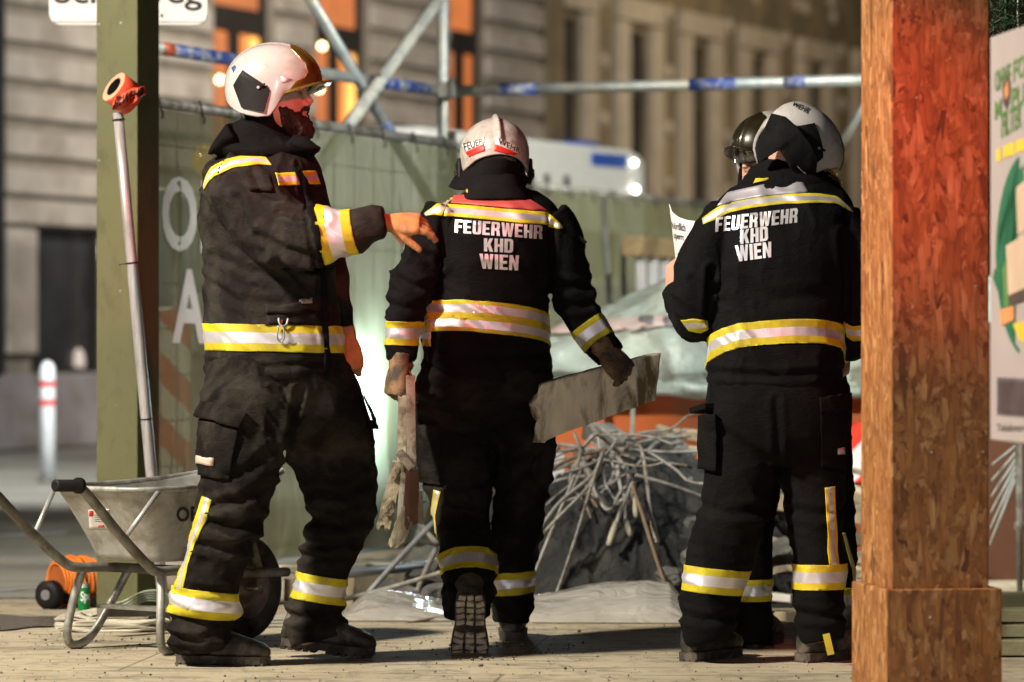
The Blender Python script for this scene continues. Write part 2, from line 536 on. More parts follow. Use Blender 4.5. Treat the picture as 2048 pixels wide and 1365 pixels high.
def patch(src, name, parent, A, B, mats, nl=24, splits=((0, 1, 0),), off=0.003, nsub=3, thick=None, smooth=True):
    """sheet sewn on a surface between two edge lines A and B seen in the photograph; splits: (v0, v1, material index)"""
    bm = bmesh.new()
    thick = thick or off * 1.6
    nrm = {}
    vs_prev = None
    vlist = []
    for (v0, v1, mi) in splits:
        for j in range(nsub):
            vlist.append((v0 + (v1 - v0) * j / nsub, mi))
    vlist.append((splits[-1][1], splits[-1][2]))
    grid = []
    for i in range(nl + 1):
        a = lerp_poly(A, i / nl); b = lerp_poly(B, i / nl)
        row = []
        for v, mi in vlist:
            q = a + (b - a) * v
            loc, n = src.hit(q[0], q[1])
            bv = bm.verts.new(loc + n * off)
            nrm[bv] = n
            row.append(bv)
        grid.append(row)
    for i in range(nl):
        for j in range(len(vlist) - 1):
            f = bm.faces.new((grid[i][j], grid[i + 1][j], grid[i + 1][j + 1], grid[i][j + 1]))
            f.material_index = vlist[j][1]; f.smooth = smooth
    be = [e for e in bm.edges if e.is_boundary]
    r = bmesh.ops.extrude_edge_only(bm, edges=be)
    for v in [g for g in r["geom"] if isinstance(g, bmesh.types.BMVert)]:
        near = min((w for w in nrm), key=lambda w: (w.co - v.co).length_squared) if len(nrm) < 40 else None
        n = nrm[near] if near else (CAMP - v.co).normalized()
        v.co -= n * thick
    bmesh.ops.recalc_face_normals(bm, faces=bm.faces)
    me = bpy.data.meshes.new(name); bm.to_mesh(me); bm.free()
    for m in (mats if isinstance(mats, (list, tuple)) else [mats]): me.materials.append(m)
    return link(name, me, parent, smooth=False)
TRI = ((0, 0.27, 0), (0.27, 0.73, 1), (0.73, 1, 0))

# ------------------------------------------------------------------ lettering
t_ = 0.22
GL = {
 'F': (0.54, [[(0,0),(t_,0),(t_,.40),(.46,.40),(.46,.58),(t_,.58),(t_,.83),(.52,.83),(.52,1),(0,1)]]),
 'E': (0.56, [[(0,0),(.53,0),(.53,.17),(t_,.17),(t_,.41),(.48,.41),(.48,.58),(t_,.58),(t_,.83),(.53,.83),(.53,1),(0,1)]]),
 'U': (0.60, [[(0,1),(0,.15),(.05,.04),(.16,0),(.42,0),(.53,.04),(.58,.15),(.58,1),(.36,1),(.36,.22),(.33,.17),(.25,.17),(.22,.22),(.22,1)]]),
 'R': (0.62, [[(0,0),(t_,0),(t_,1),(0,1)], [(t_,1),(.44,1),(.54,.95),(.58,.85),(.58,.62),(.55,.53),(.50,.48),(.56,.42),(.58,.3),(.60,0),(.38,0),(.36,.3),(.33,.38),(t_,.38),(t_,.54),(.32,.54),(.36,.6),(.36,.78),(.32,.84),(t_,.84)]]),
 'W': (0.88, [[(0,1),(.14,0),(.36,0),(.43,.5),(.5,0),(.72,0),(.86,1),(.66,1),(.6,.4),(.53,1),(.33,1),(.26,.4),(.2,1)]]),
 'H': (0.60, [[(0,0),(t_,0),(t_,.41),(.36,.41),(.36,0),(.58,0),(.58,1),(.36,1),(.36,.59),(t_,.59),(t_,1),(0,1)]]),
 'K': (0.64, [[(0,0),(t_,0),(t_,.3),(.27,.4),(.38,0),(.62,0),(.43,.58),(.6,1),(.38,1),(t_,.64),(t_,1),(0,1)]]),
 'D': (0.60, [[(0,0),(t_,0),(t_,1),(0,1)], [(t_,1),(.4,1),(.52,.95),(.58,.84),(.58,.16),(.52,.05),(.4,0),(t_,0),(t_,.17),(.3,.17),(.36,.24),(.36,.76),(.3,.83),(t_,.83)]]),
 'I': (0.24, [[(0,0),(t_,0),(t_,1),(0,1)]]),
 'N': (0.60, [[(0,0),(.2,0),(.2,.55),(.38,0),(.58,0),(.58,1),(.38,1),(.38,.45),(.2,1),(0,1)]]),
}
def block_text(s):
    bm = bmesh.new(); x = 0.0
    for ch in s:
        w, polys = GL[ch]
        for pl in polys:
            bm.faces.new([bm.verts.new((x + a, b, 0)) for a, b in pl])
        x += w + 0.06
    W = x - 0.06
    for v in bm.verts: v.co.x /= W
    bm.normal_update()
    bmesh.ops.triangulate(bm, faces=bm.faces)
    return bm
def font_text(s, bold=0.0, spacing=1.0):
    c = bpy.data.curves.new("t", 'FONT')
    c.body = s; c.offset = bold; c.space_character = spacing; c.resolution_u = 4
    o = bpy.data.objects.new("t", c); COL.objects.link(o)
    dg = bpy.context.evaluated_depsgraph_get()
    me = bpy.data.meshes.new_from_object(o.evaluated_get(dg))
    bpy.data.objects.remove(o); bpy.data.curves.remove(c)
    bm = bmesh.new(); bm.from_mesh(me); bpy.data.meshes.remove(me)
    xs = [v.co.x for v in bm.verts]; ys = [v.co.y for v in bm.verts]
    x0, x1, y0, y1 = min(xs), max(xs), min(ys), max(ys)
    for v in bm.verts: v.co = ((v.co.x - x0) / (x1 - x0), (v.co.y - y0) / (y1 - y0), 0)
    bmesh.ops.triangulate(bm, faces=bm.faces)
    return bm
def text_on(src, name, parent, bm, quad, m, off=0.002, maxlen=0.07, arch=0.0):
    """lettering printed on a surface; quad = TL, TR, BR, BL as seen in the photograph"""
    for it in range(5):
        es = [e for e in bm.edges if e.calc_length() > maxlen]
        if not es: break
        bmesh.ops.subdivide_edges(bm, edges=es, cuts=1)
        bmesh.ops.triangulate(bm, faces=bm.faces)
    TL, TR, BR, BL = [np.array(q, float) for q in quad]
    for v in bm.verts:
        u, w = v.co.x, v.co.y
        q = (TL * (1 - u) + TR * u) * w + (BL * (1 - u) + BR * u) * (1 - w)
        q[1] += arch * ((2 * u - 1) ** 2 - 0.5)
        loc, n = src.hit(q[0], q[1])
        v.co = loc + n * off
    for f in bm.faces:
        f.normal_update()
    me = bpy.data.meshes.new(name); bm.to_mesh(me); bm.free()
    me.materials.append(m)
    return link(name, me, parent, smooth=False)
# ================================================================== GROUND
def make_ground():
    m, nt, bs = nodes_of("sandy_concrete")
    v = coords(nt)
    big = noise(nt, v, 0.9, 5, 0.6, 0.6)
    c = ramp(nt, big, [(0.3, (0.36, 0.31, 0.225)), (0.55, (0.47, 0.415, 0.315)), (0.75, (0.55, 0.495, 0.39))])
    fine = noise(nt, v, 34, 6, 0.7)
    c = mixc(nt, 0.45, c, ramp(nt, fine, [(0.3, (0.42, 0.40, 0.36)), (0.7, (0.62, 0.60, 0.56))]), 'OVERLAY')
    st = noise(nt, coords(nt, (1.0, 4.0, 1)), 2.2, 6, 0.65, 0.8)
    c = mixc(nt, ramp(nt, st, [(0.50, (0, 0, 0)), (0.66, (0.8, 0.8, 0.8))]), c, (0.15, 0.132, 0.10))
    s2 = noise(nt, coords(nt, (1.6, 1.0, 1), (0, 0, .5)), 5.5, 7, 0.7, 1.4)
    c = mixc(nt, ramp(nt, s2, [(0.52, (0, 0, 0)), (0.60, (0.55, 0.55, 0.55))]), c, (0.20, 0.175, 0.13))
    s3 = noise(nt, coords(nt, (1, 1, 1)), 14, 8, 0.75, .6)
    c = mixc(nt, ramp(nt, s3, [(0.60, (0, 0, 0)), (0.68, (0.7, 0.7, 0.7))]), c, (0.55, 0.52, 0.44))
    br = nt.nodes.new("ShaderNodeTexBrick")
    br.inputs["Scale"].default_value = 1.0
    br.inputs["Brick Width"].default_value = 2.4
    br.inputs["Row Height"].default_value = 0.78
    br.inputs["Mortar Size"].default_value = 0.006
    br.inputs["Mortar Smooth"].default_value = 0.3
    br.inputs["Color1"].default_value = (1, 1, 1, 1); br.inputs["Color2"].default_value = (0.86, 0.86, 0.86, 1)
    br.inputs["Mortar"].default_value = (0.35, 0.33, 0.3, 1)
    nt.links.new(coords(nt, (1, 1, 1), (0, 0, 0.10)), br.inputs["Vector"])
    c = mixc(nt, 0.8, c, br.outputs["Color"], 'MULTIPLY')
    sp = noise(nt, v, 120, 2, 0.5)
    c = mixc(nt, ramp(nt, sp, [(0.70, (0, 0, 0)), (0.76, (0.8, 0.8, 0.8))]), c, (0.09, 0.08, 0.06))
    nt.links.new(c, bs.inputs["Base Color"])
    bs.inputs["Roughness"].default_value = 0.85
    h = mixc(nt, 0.4, fine, big)
    bump(nt, bs, h, 0.5, 0.012)
    bm = bmesh.new()
    bmesh.ops.create_grid(bm, x_segments=8, y_segments=8, size=150, matrix=Matrix.Translation((0, 100, 0)))
    struct("ground", bm, m)
    # road in front of the facade
    m, nt, bs = nodes_of("worn_asphalt")
    v = coords(nt)
    c = ramp(nt, noise(nt, coords(nt, (0.4, 2.2, 1)), 0.8, 6, 0.6, 0.4), [(0.32, (0.17, 0.17, 0.155)), (0.5, (0.26, 0.258, 0.235)), (0.7, (0.36, 0.355, 0.325))])
    c = mixc(nt, 0.4, c, ramp(nt, noise(nt, v, 40, 5, 0.7), [(0.3, (0.35, 0.35, 0.35)), (0.7, (0.65, 0.65, 0.65))]), 'OVERLAY')
    nt.links.new(c, bs.inputs["Base Color"])
    rr = ramp(nt, noise(nt, v, 0.7, 4), [(0.35, (0.42, 0.42, 0.42)), (0.65, (0.75, 0.75, 0.75))])
    nt.links.new(rr, bs.inputs["Roughness"])
    bump(nt, bs, noise(nt, v, 60, 5, 0.7), 0.4, 0.008)
    bm = bmesh.new()
    pts = [(-40, 15.0), (-1.5, 15.2), (0.2, 22.2), (4.5, 36), (12, 58), (12, 90), (-40, 90)]
    bm.faces.new([bm.verts.new((x, y, 0.004)) for x, y in pts])
    struct("road", bm, m)
    pm = mat("pale_road_paint", (0.52, 0.60, 0.72), 0.35, var=0.2, vscale=14, bmp=0.1, dirt=(0.26, 0.27, 0.27), dirt_amt=0.35)
    for (x0, y0, x1, y1, w) in ((-260, 1088, 132, 1068, 0.30), (-260, 1212, 76, 1179, 0.045)):
        a, b = PG(x0, y0), PG(x1, y1)
        n = Vector((0, 1, 0)) * w / 2
        bm = bmesh.new()
        bm.faces.new([bm.verts.new((q.x, q.y, 0.008)) for q in (a - n, b - n, b + n, a + n)])
        struct("road_marking", bm, pm)
    # damp patch
    m, nt, bs = nodes_of("wet_concrete")
    v = coords(nt)
    n = noise(nt, v, 70, 6, 0.75)
    nt.links.new(ramp(nt, n, [(0.4, (0.05, 0.045, 0.04)), (0.62, (0.22, 0.20, 0.17))]), bs.inputs["Base Color"])
    bs.inputs["Roughness"].default_value = 0.22
    bump(nt, bs, n, 0.9, 0.01)
    bm = bmesh.new()
    c0 = PG(30, 1247)
    vs = []
    for k in range(40):
        a = 2 * math.pi * k / 40
        r = 1 + 0.16 * math.sin(3 * a + 1) + 0.1 * math.sin(7 * a)
        vs.append(bm.verts.new((c0.x + 0.24 * r * math.cos(a), c0.y + 0.34 * r * math.sin(a), 0.006)))
    bm.faces.new(vs)
    struct("wet_patch", bm, m)
    # crumbs of rubble
    rnd = random.Random(3)
    bm = bmesh.new()
    def crumb(x, y, s):
        M = Matrix.Translation((x, y, 0.002 + s * 0.3)) @ Matrix.Rotation(rnd.uniform(0, 6), 4, 'Z') @ Matrix.Rotation(rnd.uniform(0, 3), 4, 'X') @ Matrix.Diagonal((s, s * rnd.uniform(.5, 1), s * rnd.uniform(.4, .8), 1))
        r = bmesh.ops.create_icosphere(bm, subdivisions=1, radius=1.0, matrix=M)
        for vv in r["verts"]: vv.co += Vector((rnd.uniform(-1, 1), rnd.uniform(-1, 1), rnd.uniform(-1, 1))) * s * 0.22
    for k in range(850):
        q = PG(rnd.uniform(-20, 1730), 1235 + 140 * rnd.random() ** 0.9)
        crumb(q.x, q.y, 0.0012 + 0.0042 * rnd.random() ** 3.5)
    for k in range(240):
        q = PG(rnd.gauss(1000, 120), rnd.gauss(1298, 14))
        if q.y > 11.4: crumb(q.x, q.y, 0.0015 + 0.005 * rnd.random() ** 3)
    for k in range(130):
        q = PG(rnd.gauss(200, 110), rnd.gauss(1285, 14))
        crumb(q.x, q.y, 0.0015 + 0.0045 * rnd.random() ** 3)
    crumb(*PG(962, 1320).xy, 0.011); crumb(*PG(945, 1322).xy, 0.007); crumb(*PG(1158, 1265).xy, 0.008)
    tag(build("rubble_crumbs", bm, mat("brown_rubble", (0.13, 0.11, 0.085), 0.9, var=0.4, vscale=30), base=(0, 0, 0)),
        "brown crumbs of rubble strewn over the pale pavement", "rubble", kind="stuff")
make_ground()

# ================================================================== FACADE
KD = 0.424
FN = math.hypot(1, KD)
FD = Vector((KD / FN, 1 / FN, 0)); FNRM = Vector((1 / FN, -KD / FN, 0))
FO = Vector((-4.33, 36.0, 0))
def fY(px): return 19.594 / (KD - (px - CX) / F)
def fs(px): return (fY(px) - 36.0) * FN
def fz(px, py): return CH + (CY - py) / F * fY(px)
FROT = Matrix((FD, -FNRM, Vector((0, 0, 1)))).transposed()
def fbox(bm, s0, s1, z0, z1, d0, d1, bev=0.0, mi=0):
    c = FO + FD * (s0 + s1) / 2 + FNRM * (d0 + d1) / 2 + Vector((0, 0, (z0 + z1) / 2))
    box(bm, c, (abs(s1 - s0), abs(d1 - d0), abs(z1 - z0)), FROT, bev, mi)
def make_building():
    root = thing("town_house", FO + FD * 10, "old town house with banded grey stone, orange lit windows and tall dark windows", "building")
    stone = mat("grey_beige_plaster", (0.36, 0.33, 0.30), 0.85, var=0.15, vscale=2.5, bmp=0.3, bscale=30, dirt=(0.24, 0.21, 0.18), dirt_amt=0.3, dscale=1.2)
    groove = mat("dark_joint_plaster", (0.21, 0.185, 0.155), 0.9, var=0.2, vscale=3)
    ochre = mat("ochre_plaster", (0.17, 0.135, 0.085), 0.9, var=0.3, vscale=1.8, bmp=0.3, bscale=30, dirt=(0.10, 0.085, 0.06), dirt_amt=0.35, dscale=1.1)
    pale = mat("pale_window_stone", (0.34, 0.30, 0.25), 0.85, var=0.15, vscale=3, bmp=0.2)
    dark = mat("dark_window_glass", (0.035, 0.036, 0.04), 0.2, var=0.4, vscale=1.5, bmp=0)
    greyg = mat("grey_curtained_glass", (0.16, 0.155, 0.15), 0.4, var=0.3, vscale=1.5, bmp=0)
    frame = mat("brown_window_frame", (0.018, 0.015, 0.013), 0.6, var=0.2)
    plinth = mat("grey_stone_plinth", (0.26, 0.245, 0.27), 0.8, var=0.2, vscale=2, dirt=(0.17, 0.15, 0.14), dirt_amt=0.4, dscale=1.5)
    glow = emit("amber_room_glow", (1.0, 0.30, 0.055), 1.2)
    glow2 = emit("red_amber_room_glow", (0.95, 0.25, 0.05), 0.8)
    glow3 = emit("yellow_room_glow", (1.0, 0.50, 0.10), 2.2)
    sB = fs(1082)
    s_l = fs(-2600); s_r = fs(2150)
    # left wall, set back so the bands stand proud
    holes = []            # (s0, s1, z0, z1)
    lit = [(426, 534), (630, 726), (898, 958)]
    for a, b in lit: holes.append((fs(a), fs(b), 1.9, fz(a, -120)))
    holes.append((fs(62), fs(200), fz(120, 748), fz(120, 458)))
    def wall_cells(bm, sa, sb, za, zb, d, thick, hs):
        ss = sorted(set([sa, sb] + [h for q in hs for h in q[:2] if sa < h < sb]))
        for s0, s1 in zip(ss, ss[1:]):
            m = (s0 + s1) / 2
            zz = [za, zb]
            for q in hs:
                if q[0] < m < q[1]: zz += [q[2], q[3]]
            zz = sorted(zz)
            for k in range(0, len(zz) - 1, 2):
                if zz[k + 1] - zz[k] > 0.01: fbox(bm, s0, s1, zz[k], zz[k + 1], d - thick, d)
    bm = bmesh.new(); wall_cells(bm, s_l, sB, 0.0, 9.0, 0.0, 0.30, holes)
    build("wall", bm, groove, root)
    bm = bmesh.new()
    pitch = 0.352
    z = fz(100, 401) - 2 * pitch - 0.02
    while z < 7:
        z0, z1 = z + 0.055, z + pitch - 0.055
        segs = sorted([(s_l, s_l)] + [(h[0], h[1]) for h in holes if h[2] < z0 and h[3] > z1] + [(sB, sB)])
        for p, q in zip(segs, segs[1:]):
            a, b = p[1] + (0.12 if p[1] != s_l else 0), q[0] - (0.12 if q[0] != sB else 0)
            if b - a > 0.1 and z0 > fz(120, 420): fbox(bm, a, b, z0, z1, 0.001, 0.075, 0.02)
        z += pitch
    build("rusticated_band", bm, stone, root)
    bm = bmesh.new()                                           # flat band and lintel over the shop window, pier beside it
    fbox(bm, s_l, fs(420), fz(120, 458) + 0.02, fz(120, 405), 0.001, 0.10, 0.02)
    fbox(bm, fs(2), fs(60), 0.9, fz(120, 462), 0.001, 0.09, 0.02)
    fbox(bm, s_l, fs(-72), 0.9, fz(120, 462), 0.001, 0.09, 0.02)
    fbox(bm, fs(202), fs(425), 0.9, fz(120, 462), 0.001, 0.09, 0.02)
    build("shop_surround", bm, stone, root)
    bm = bmesh.new(); fbox(bm, s_l, fs(1082), 0.02, 0.72, 0.001, 0.12, 0.02)
    build("plinth", bm, plinth, root)
    bm = bmesh.new(); fbox(bm, fs(-90), fs(-18), 0.72, 9, 0.001, 0.16, 0.02)
    build("drainpipe_pier", bm, mat("black_pier", (0.012, 0.012, 0.012), 0.7), root)
    # shop window
    w = build("shop_window", (lambda b: (fbox(b, fs(60), fs(202), fz(120, 750), fz(120, 456), -0.14, -0.10), b)[1])(bmesh.new()), dark, root)
    bm = bmesh.new()
    for q in (fs(60), fs(202) - 0.07): fbox(bm, q, q + 0.07, fz(120, 748), fz(120, 458), -0.099, -0.02)
    fbox(bm, fs(60) + .071, fs(202) - .071, fz(120, 748), fz(120, 748) + .06, -0.099, -0.03)
    build("frame", bm, frame, w)
    bm = bmesh.new(); blob(bm, FO + FD * fs(172) + FNRM * -0.08 + Vector((0, 0, fz(172, 724))), 0.06, 0.06, 0.13)
    build("display_lamp", bm, emit("pale_display_lamp", (1.0, 0.82, 0.70), 0.75), w, True)
    # lit windows
    for k, (a, b) in enumerate(lit):
        s0, s1, zb, zt = fs(a), fs(b), 1.9, fz(a, -120)
        ztr = fz(a, (38, 75, 85)[k])
        w = build("lit_window", (lambda q: (fbox(q, s0, s1, zb, ztr, -0.10, -0.06), q)[1])(bmesh.new()), [glow, glow, glow2][k] if k < 2 else glow2, root)
        bm = bmesh.new(); fbox(bm, s0, s1, ztr, zt, -0.10, -0.06)
        build("transom_pane", bm, [glow2, glow2, glow2][k], w)
        bm = bmesh.new()
        m = s0 + (s1 - s0) * 0.43
        fbox(bm, s0, s0 + .06, zb, zt, -0.059, -0.02)
        fbox(bm, s1 - .09, s1, zb, zt, -0.059, -0.005)
        fbox(bm, m - .12, m + .12, zb, ztr - .101, -0.059, -0.025)
        fbox(bm, s0 + .061, s1 - .091, ztr - .10, ztr + .16, -0.059, -0.015)
        build("frame", bm, frame, w)
        if k < 2:
            bm = bmesh.new(); fbox(bm, s1 - .30, s1 - .10, zb, ztr - .12, -0.058, -0.045)
            build("curtain", bm, glow3, w)
            bm = bmesh.new(); fbox(bm, s0 + .07, m - .08, zb, ztr - .12, -0.058, -0.045)
            build("curtain", bm, glow2, w)
    lampm = emit("bulb_glow", (1.0, 0.72, 0.36), 14)
    for i, (px, py) in enumerate(((636, 93), (431, 160), (530, -40), (630, 178))):
        bm = bmesh.new(); blob(bm, FO + FD * fs(px) + FNRM * 0.05 + Vector((0, 0, fz(px, py))), 0.036, 0.036, 0.036, None, 12)
        tag(build("wall_bulb", bm, lampm, root, True), "glowing amber bulb on the facade")
    # right wing: ochre wall with tall windows
    wins = [(1141, 24, 36), (1278, 22, 65), (1401, 20, 92), (1518, 18, 118), (1632, 17, 140), (1740, 16, 160), (1838, 15, 178)]
    hs = []
    for c, h, top in wins:
        hs.append((fs(c - h), fs(c + h), 1.0, fz(c, top)))
    bm = bmesh.new(); wall_cells(bm, sB + .001, s_r, 0.0, 10.0, -0.06, 0.34, hs)
    build("ochre_wall", bm, ochre, root)
    for (s0, s1, zb, zt) in hs:
        w = build("tall_window", (lambda q: (fbox(q, s0, s1, zb, zt, -0.24, -0.20), q)[1])(bmesh.new()), dark, root)
        bm = bmesh.new()
        ztr = zt - 0.78
        m = (s0 + s1) / 2
        fbox(bm, s0, s0 + .07, zb, zt, -0.199, -0.12); fbox(bm, s1 - .07, s1, zb, zt, -0.199, -0.12)
        fbox(bm, s0 + .071, s1 - .071, ztr - .12, ztr + .12, -0.199, -0.10)
        fbox(bm, m - .04, m + .04, zb, ztr - .121, -0.199, -0.13)
        build("frame", bm, frame, w)
        bm = bmesh.new(); fbox(bm, s0 + .10, s1 - .25, ztr + .14, zt - .05, -0.199, -0.185)
        fbox(bm, s0 + .15, m - .05, zb, ztr - .13, -0.199, -0.185)
        build("curtain", bm, greyg, w)
        bm = bmesh.new()
        fbox(bm, s0 - .42, s0 - .02, 0.8, zt + .1, -0.059, 0.06, .02)
        fbox(bm, s1 + .02, s1 + .42, 0.8, zt + .1, -0.059, 0.06, .02)
        fbox(bm, s0 - .42, s1 + .42, zt + .11, zt + .42, -0.059, 0.08, .02)
        build("window_surround", bm, pale, root)
    rnd = random.Random(5)
    spots = [((p[1] + q[0]) / 2, z) for p, q in zip(hs, hs[1:]) for z in (1.6, 2.35, 3.1, 3.85, 4.6, 5.4)]
    spots += [(fs(1100) + rnd.random() * (fs(1720) - fs(1100)), 5.75 + rnd.random() * 1.2) for k in range(26)]
    for s, z in spots:
        bm = bmesh.new(); box(bm, FO + FD * s + FNRM * -0.03 + Vector((0, 0, z)), (.17, .10, .17), FROT @ Matrix.Rotation(R(45), 3, 'Y'), .03)
        build("diamond_ornament", bm, pale, root)
    bm = bmesh.new(); fbox(bm, sB - .10, sB + .45, 0.8, 9, 0.0765, 0.14, .02)
    build("corner_pilaster", bm, ochre, root)
make_building()

# ================================================================== STREET SIGN, BOLLARD, VAN
def make_sign():
    Y = 15.6
    base = P(256, 682, Y); base.z = 0
    r = thing("street_sign", base, "white street sign with rounded corners and black lettering behind the green post", "sign")
    plate = mat("white_sign_enamel", (0.76, 0.76, 0.78), 0.35, var=0.05, bmp=0.02)
    bm = bmesh.new()
    x0, x1 = P(98, 0, Y).x, P(415, 0, Y).x
    z0 = P(0, 50, Y).z; z1 = z0 + 0.30
    rad = 0.05; pts = []
    for cx, cz, a0 in ((x1 - rad, z1 - rad, 0), (x0 + rad, z1 - rad, 90), (x0 + rad, z0 + rad, 180), (x1 - rad, z0 + rad, 270)):
        for k in range(7):
            a = R(a0 + 15 * k); pts.append((cx + rad * math.cos(a), cz + rad * math.sin(a)))
    f = bm.faces.new([bm.verts.new((x, Y, z)) for x, z in pts])
    g = bmesh.ops.extrude_face_region(bm, geom=[f])
    for v in [q for q in g["geom"] if isinstance(q, bmesh.types.BMVert)]: v.co.y += 0.03
    build("plate", bm, plate, r)
    s = plane_surf((x0, Y, z0), (x1, Y, z0), (x1, Y, z1), (x0, Y, z1))
    text_on(s, "lettering", r, font_text("Schulweg", 0.012), [(109, -40), (404, -40), (404, 22), (109, 22)], BLACK_INK, 0.002)
    bm = bmesh.new(); obox(bm, P(103, 44, Y) + Vector((0, -.001, 0)), P(410, 44, Y) + Vector((0, -.001, 0)), .003, .004)
    build("border_line", bm, mat("grey_print", (0.3, 0.3, 0.32), 0.5, bmp=0), r)
    bm = bmesh.new(); tube(bm, [(base.x + .02, Y + .07, 0), (base.x + .02, Y + .07, z1)], 0.03, 14)
    build("post", bm, STEEL, r)
    bm = bmesh.new(); box(bm, (base.x + .02, Y + .036, z0 + .06), (.10, .012, .04), None, .003); tube(bm, [P(323, 31, Y - .001), P(323, 31, Y - .006)], .006, 8)
    build("clamp", bm, STEEL_DULL, r)
make_sign()

def make_bollard():
    q = PG(95, 966)
    r = thing("bollard", q, "white bollard with two red rings standing in the street", "bollard")
    w = mat("white_bollard_paint", (0.70, 0.76, 0.82), 0.35, var=0.08)
    rd = mat("red_bollard_ring", (0.62, 0.06, 0.06), 0.45, var=0.1)
    bm = bmesh.new()
    prof = [(0.055, 0), (0.055, .78), (.052, .82), (.04, .855), (.02, .872), (.004, .876)]
    tube(bm, [q + Vector((0, 0, z)) for _, z in prof], [a for a, _ in prof], 24)
    build("post", bm, w, r)
    for a, b in ((.735, .69), (.60, .555)):
        bm = bmesh.new(); tube(bm, [q + Vector((0, 0, b)), q + Vector((0, 0, a))], .057, 24, cap=False)
        build("ring", bm, rd, r)
    bm = bmesh.new(); tube(bm, [q + Vector((0, 0, 0.004)), q + Vector((0, 0, .03))], .075, 24)
    build("base_plate", bm, STEEL_DULL, r)
make_bollard()

def make_van():
    a = P(985, 380, 31.0); b = P(1292, 385, 33.2)
    d = Vector((b.x - a.x, b.y - a.y, 0)); L = d.length; d.normalize()
    n = Vector((d.y, -d.x, 0))
    base = Vector((a.x, a.y, 0)) + d * L / 2
    r = thing("emergency_van", base, "white van with blue stripe and light bar parked behind the fence", "van")
    white = mat("white_van_paint", (0.72, 0.73, 0.70), 0.3, var=0.04, coat=0.4, bmp=0)
    blue = mat("blue_van_stripe", (0.03, 0.09, 0.42), 0.35, var=0.1, bmp=0)
    rot = Matrix((d, Vector((0, 0, 1)).cross(d), Vector((0, 0, 1)))).transposed()
    bm = bmesh.new()
    prof = [(-2.6, .45), (1.05, .45), (1.12, .9), (1.12, 2.58), (1.0, 2.66), (-2.5, 2.70), (-2.62, 2.6)]
    W = 1.8
    for yy in (0, W):
        pass
    V0 = [bm.verts.new(a.xy.to_3d() + d * (L + x - 1.12) + Vector((0, 0, z))) for x, z in prof]
    V1 = [bm.verts.new(v.co - n * W) for v in V0]
    bm.faces.new(V0); bm.faces.new(V1[::-1])
    for k in range(len(prof)):
        bm.faces.new((V0[k], V0[(k + 1) % len(prof)], V1[(k + 1) % len(prof)], V1[k]))
    bmesh.ops.bevel(bm, geom=bm.edges[:], offset=.05, segments=2, affect='EDGES')
    build("body", bm, white, r)
    e = a.xy.to_3d() + d * (L - 1.12)
    def vb(name, x0, x1, z0, z1, m, y0=.012, y1=-.02):
        bm = bmesh.new()
        box(bm, e + d * (x0 + x1) / 2 + n * (y0 + y1) / 2 + Vector((0, 0, (z0 + z1) / 2)), (abs(x1 - x0), abs(y0 - y1), z1 - z0), rot, .006)
        return build(name, bm, m, r)
    vb("stripe", .16, .78, 2.50, 2.61, blue)
    vb("stripe", -2.4, 1.0, 1.3, 1.5, blue)
    gl = mat("dark_van_glass", (0.03, 0.035, 0.045), 0.1, bmp=0)
    vb("window", -.62, -.55, 2.22, 2.40, gl); vb("window", -.30, -.22, 2.22, 2.40, gl)
    vb("window", -.1, .62, 1.55, 1.95, gl); vb("window", -2.2, -.5, 1.55, 1.95, gl)
    bm = bmesh.new(); box(bm, e + d * .6 - n * .9 + Vector((0, 0, 2.70)), (.3, 1.3, .06), rot, .02)
    build("light_bar", bm, blue, r)
    lm = emit("van_lamp", (1.0, 0.95, 0.82), 22)
    for x, z, rr_ in ((.86, 2.55, .018), (.88, 2.32, .024)):
        bm = bmesh.new(); blob(bm, e + d * x + n * .03 + Vector((0, 0, z)), rr_, rr_, rr_, None, 14)
        build("lamp", bm, lm, r, True)
        bm = bmesh.new(); obox(bm, e + d * (x - .35) + n * -.05 + Vector((0, 0, z)), e + d * x + Vector((0, 0, z)), .03, .03)
        build("lamp_arm", bm, white, r)
    for x in (-2.0, .5):
        w = bmesh.new(); c = e + d * x + n * .02 + Vector((0, 0, .33)); tube(w, [c, c - n * .22], .33, 24)
        build("wheel", w, mat("tyre_rubber", (0.02, 0.02, 0.02), 0.8, var=0.3, bmp=.3), r)
make_van()

# ================================================================== SITE FENCE WITH GREEN MESH
def mesh_material():
    m, nt, bs = nodes_of("green_debris_netting")
    v = coords(nt)
    c = ramp(nt, noise(nt, coords(nt, (3, 3, .35)), 3.5, 5, 0.6, .5), [(0.3, (0.10, 0.10, 0.045)), (0.7, (0.20, 0.20, 0.12))])
    out = nt.nodes["Material Output"]
    tr = nt.nodes.new("ShaderNodeBsdfTranslucent"); tp = nt.nodes.new("ShaderNodeBsdfTransparent")
    nt.links.new(c, bs.inputs["Base Color"]); tr.inputs[0].default_value = (.22, .225, .19, 1)
    bs.inputs["Roughness"].default_value = 0.7
    bs.inputs["Specular IOR Level"].default_value = 0.2
    tp.inputs[0].default_value = (0.85, 0.9, 0.78, 1)
    a = nt.nodes.new("ShaderNodeMixShader"); a.inputs[0].default_value = 0.42
    nt.links.new(bs.outputs[0], a.inputs[1]); nt.links.new(tr.outputs[0], a.inputs[2])
    b = nt.nodes.new("ShaderNodeMixShader"); b.inputs[0].default_value = 0.17
    nt.links.new(a.outputs[0], b.inputs[1]); nt.links.new(tp.outputs[0], b.inputs[2])
    nt.links.new(b.outputs[0], out.inputs[0])
    bump(nt, bs, noise(nt, coords(nt, (4, 4, .6)), 6, 4), .5, .02)
    return m
NET = mesh_material()
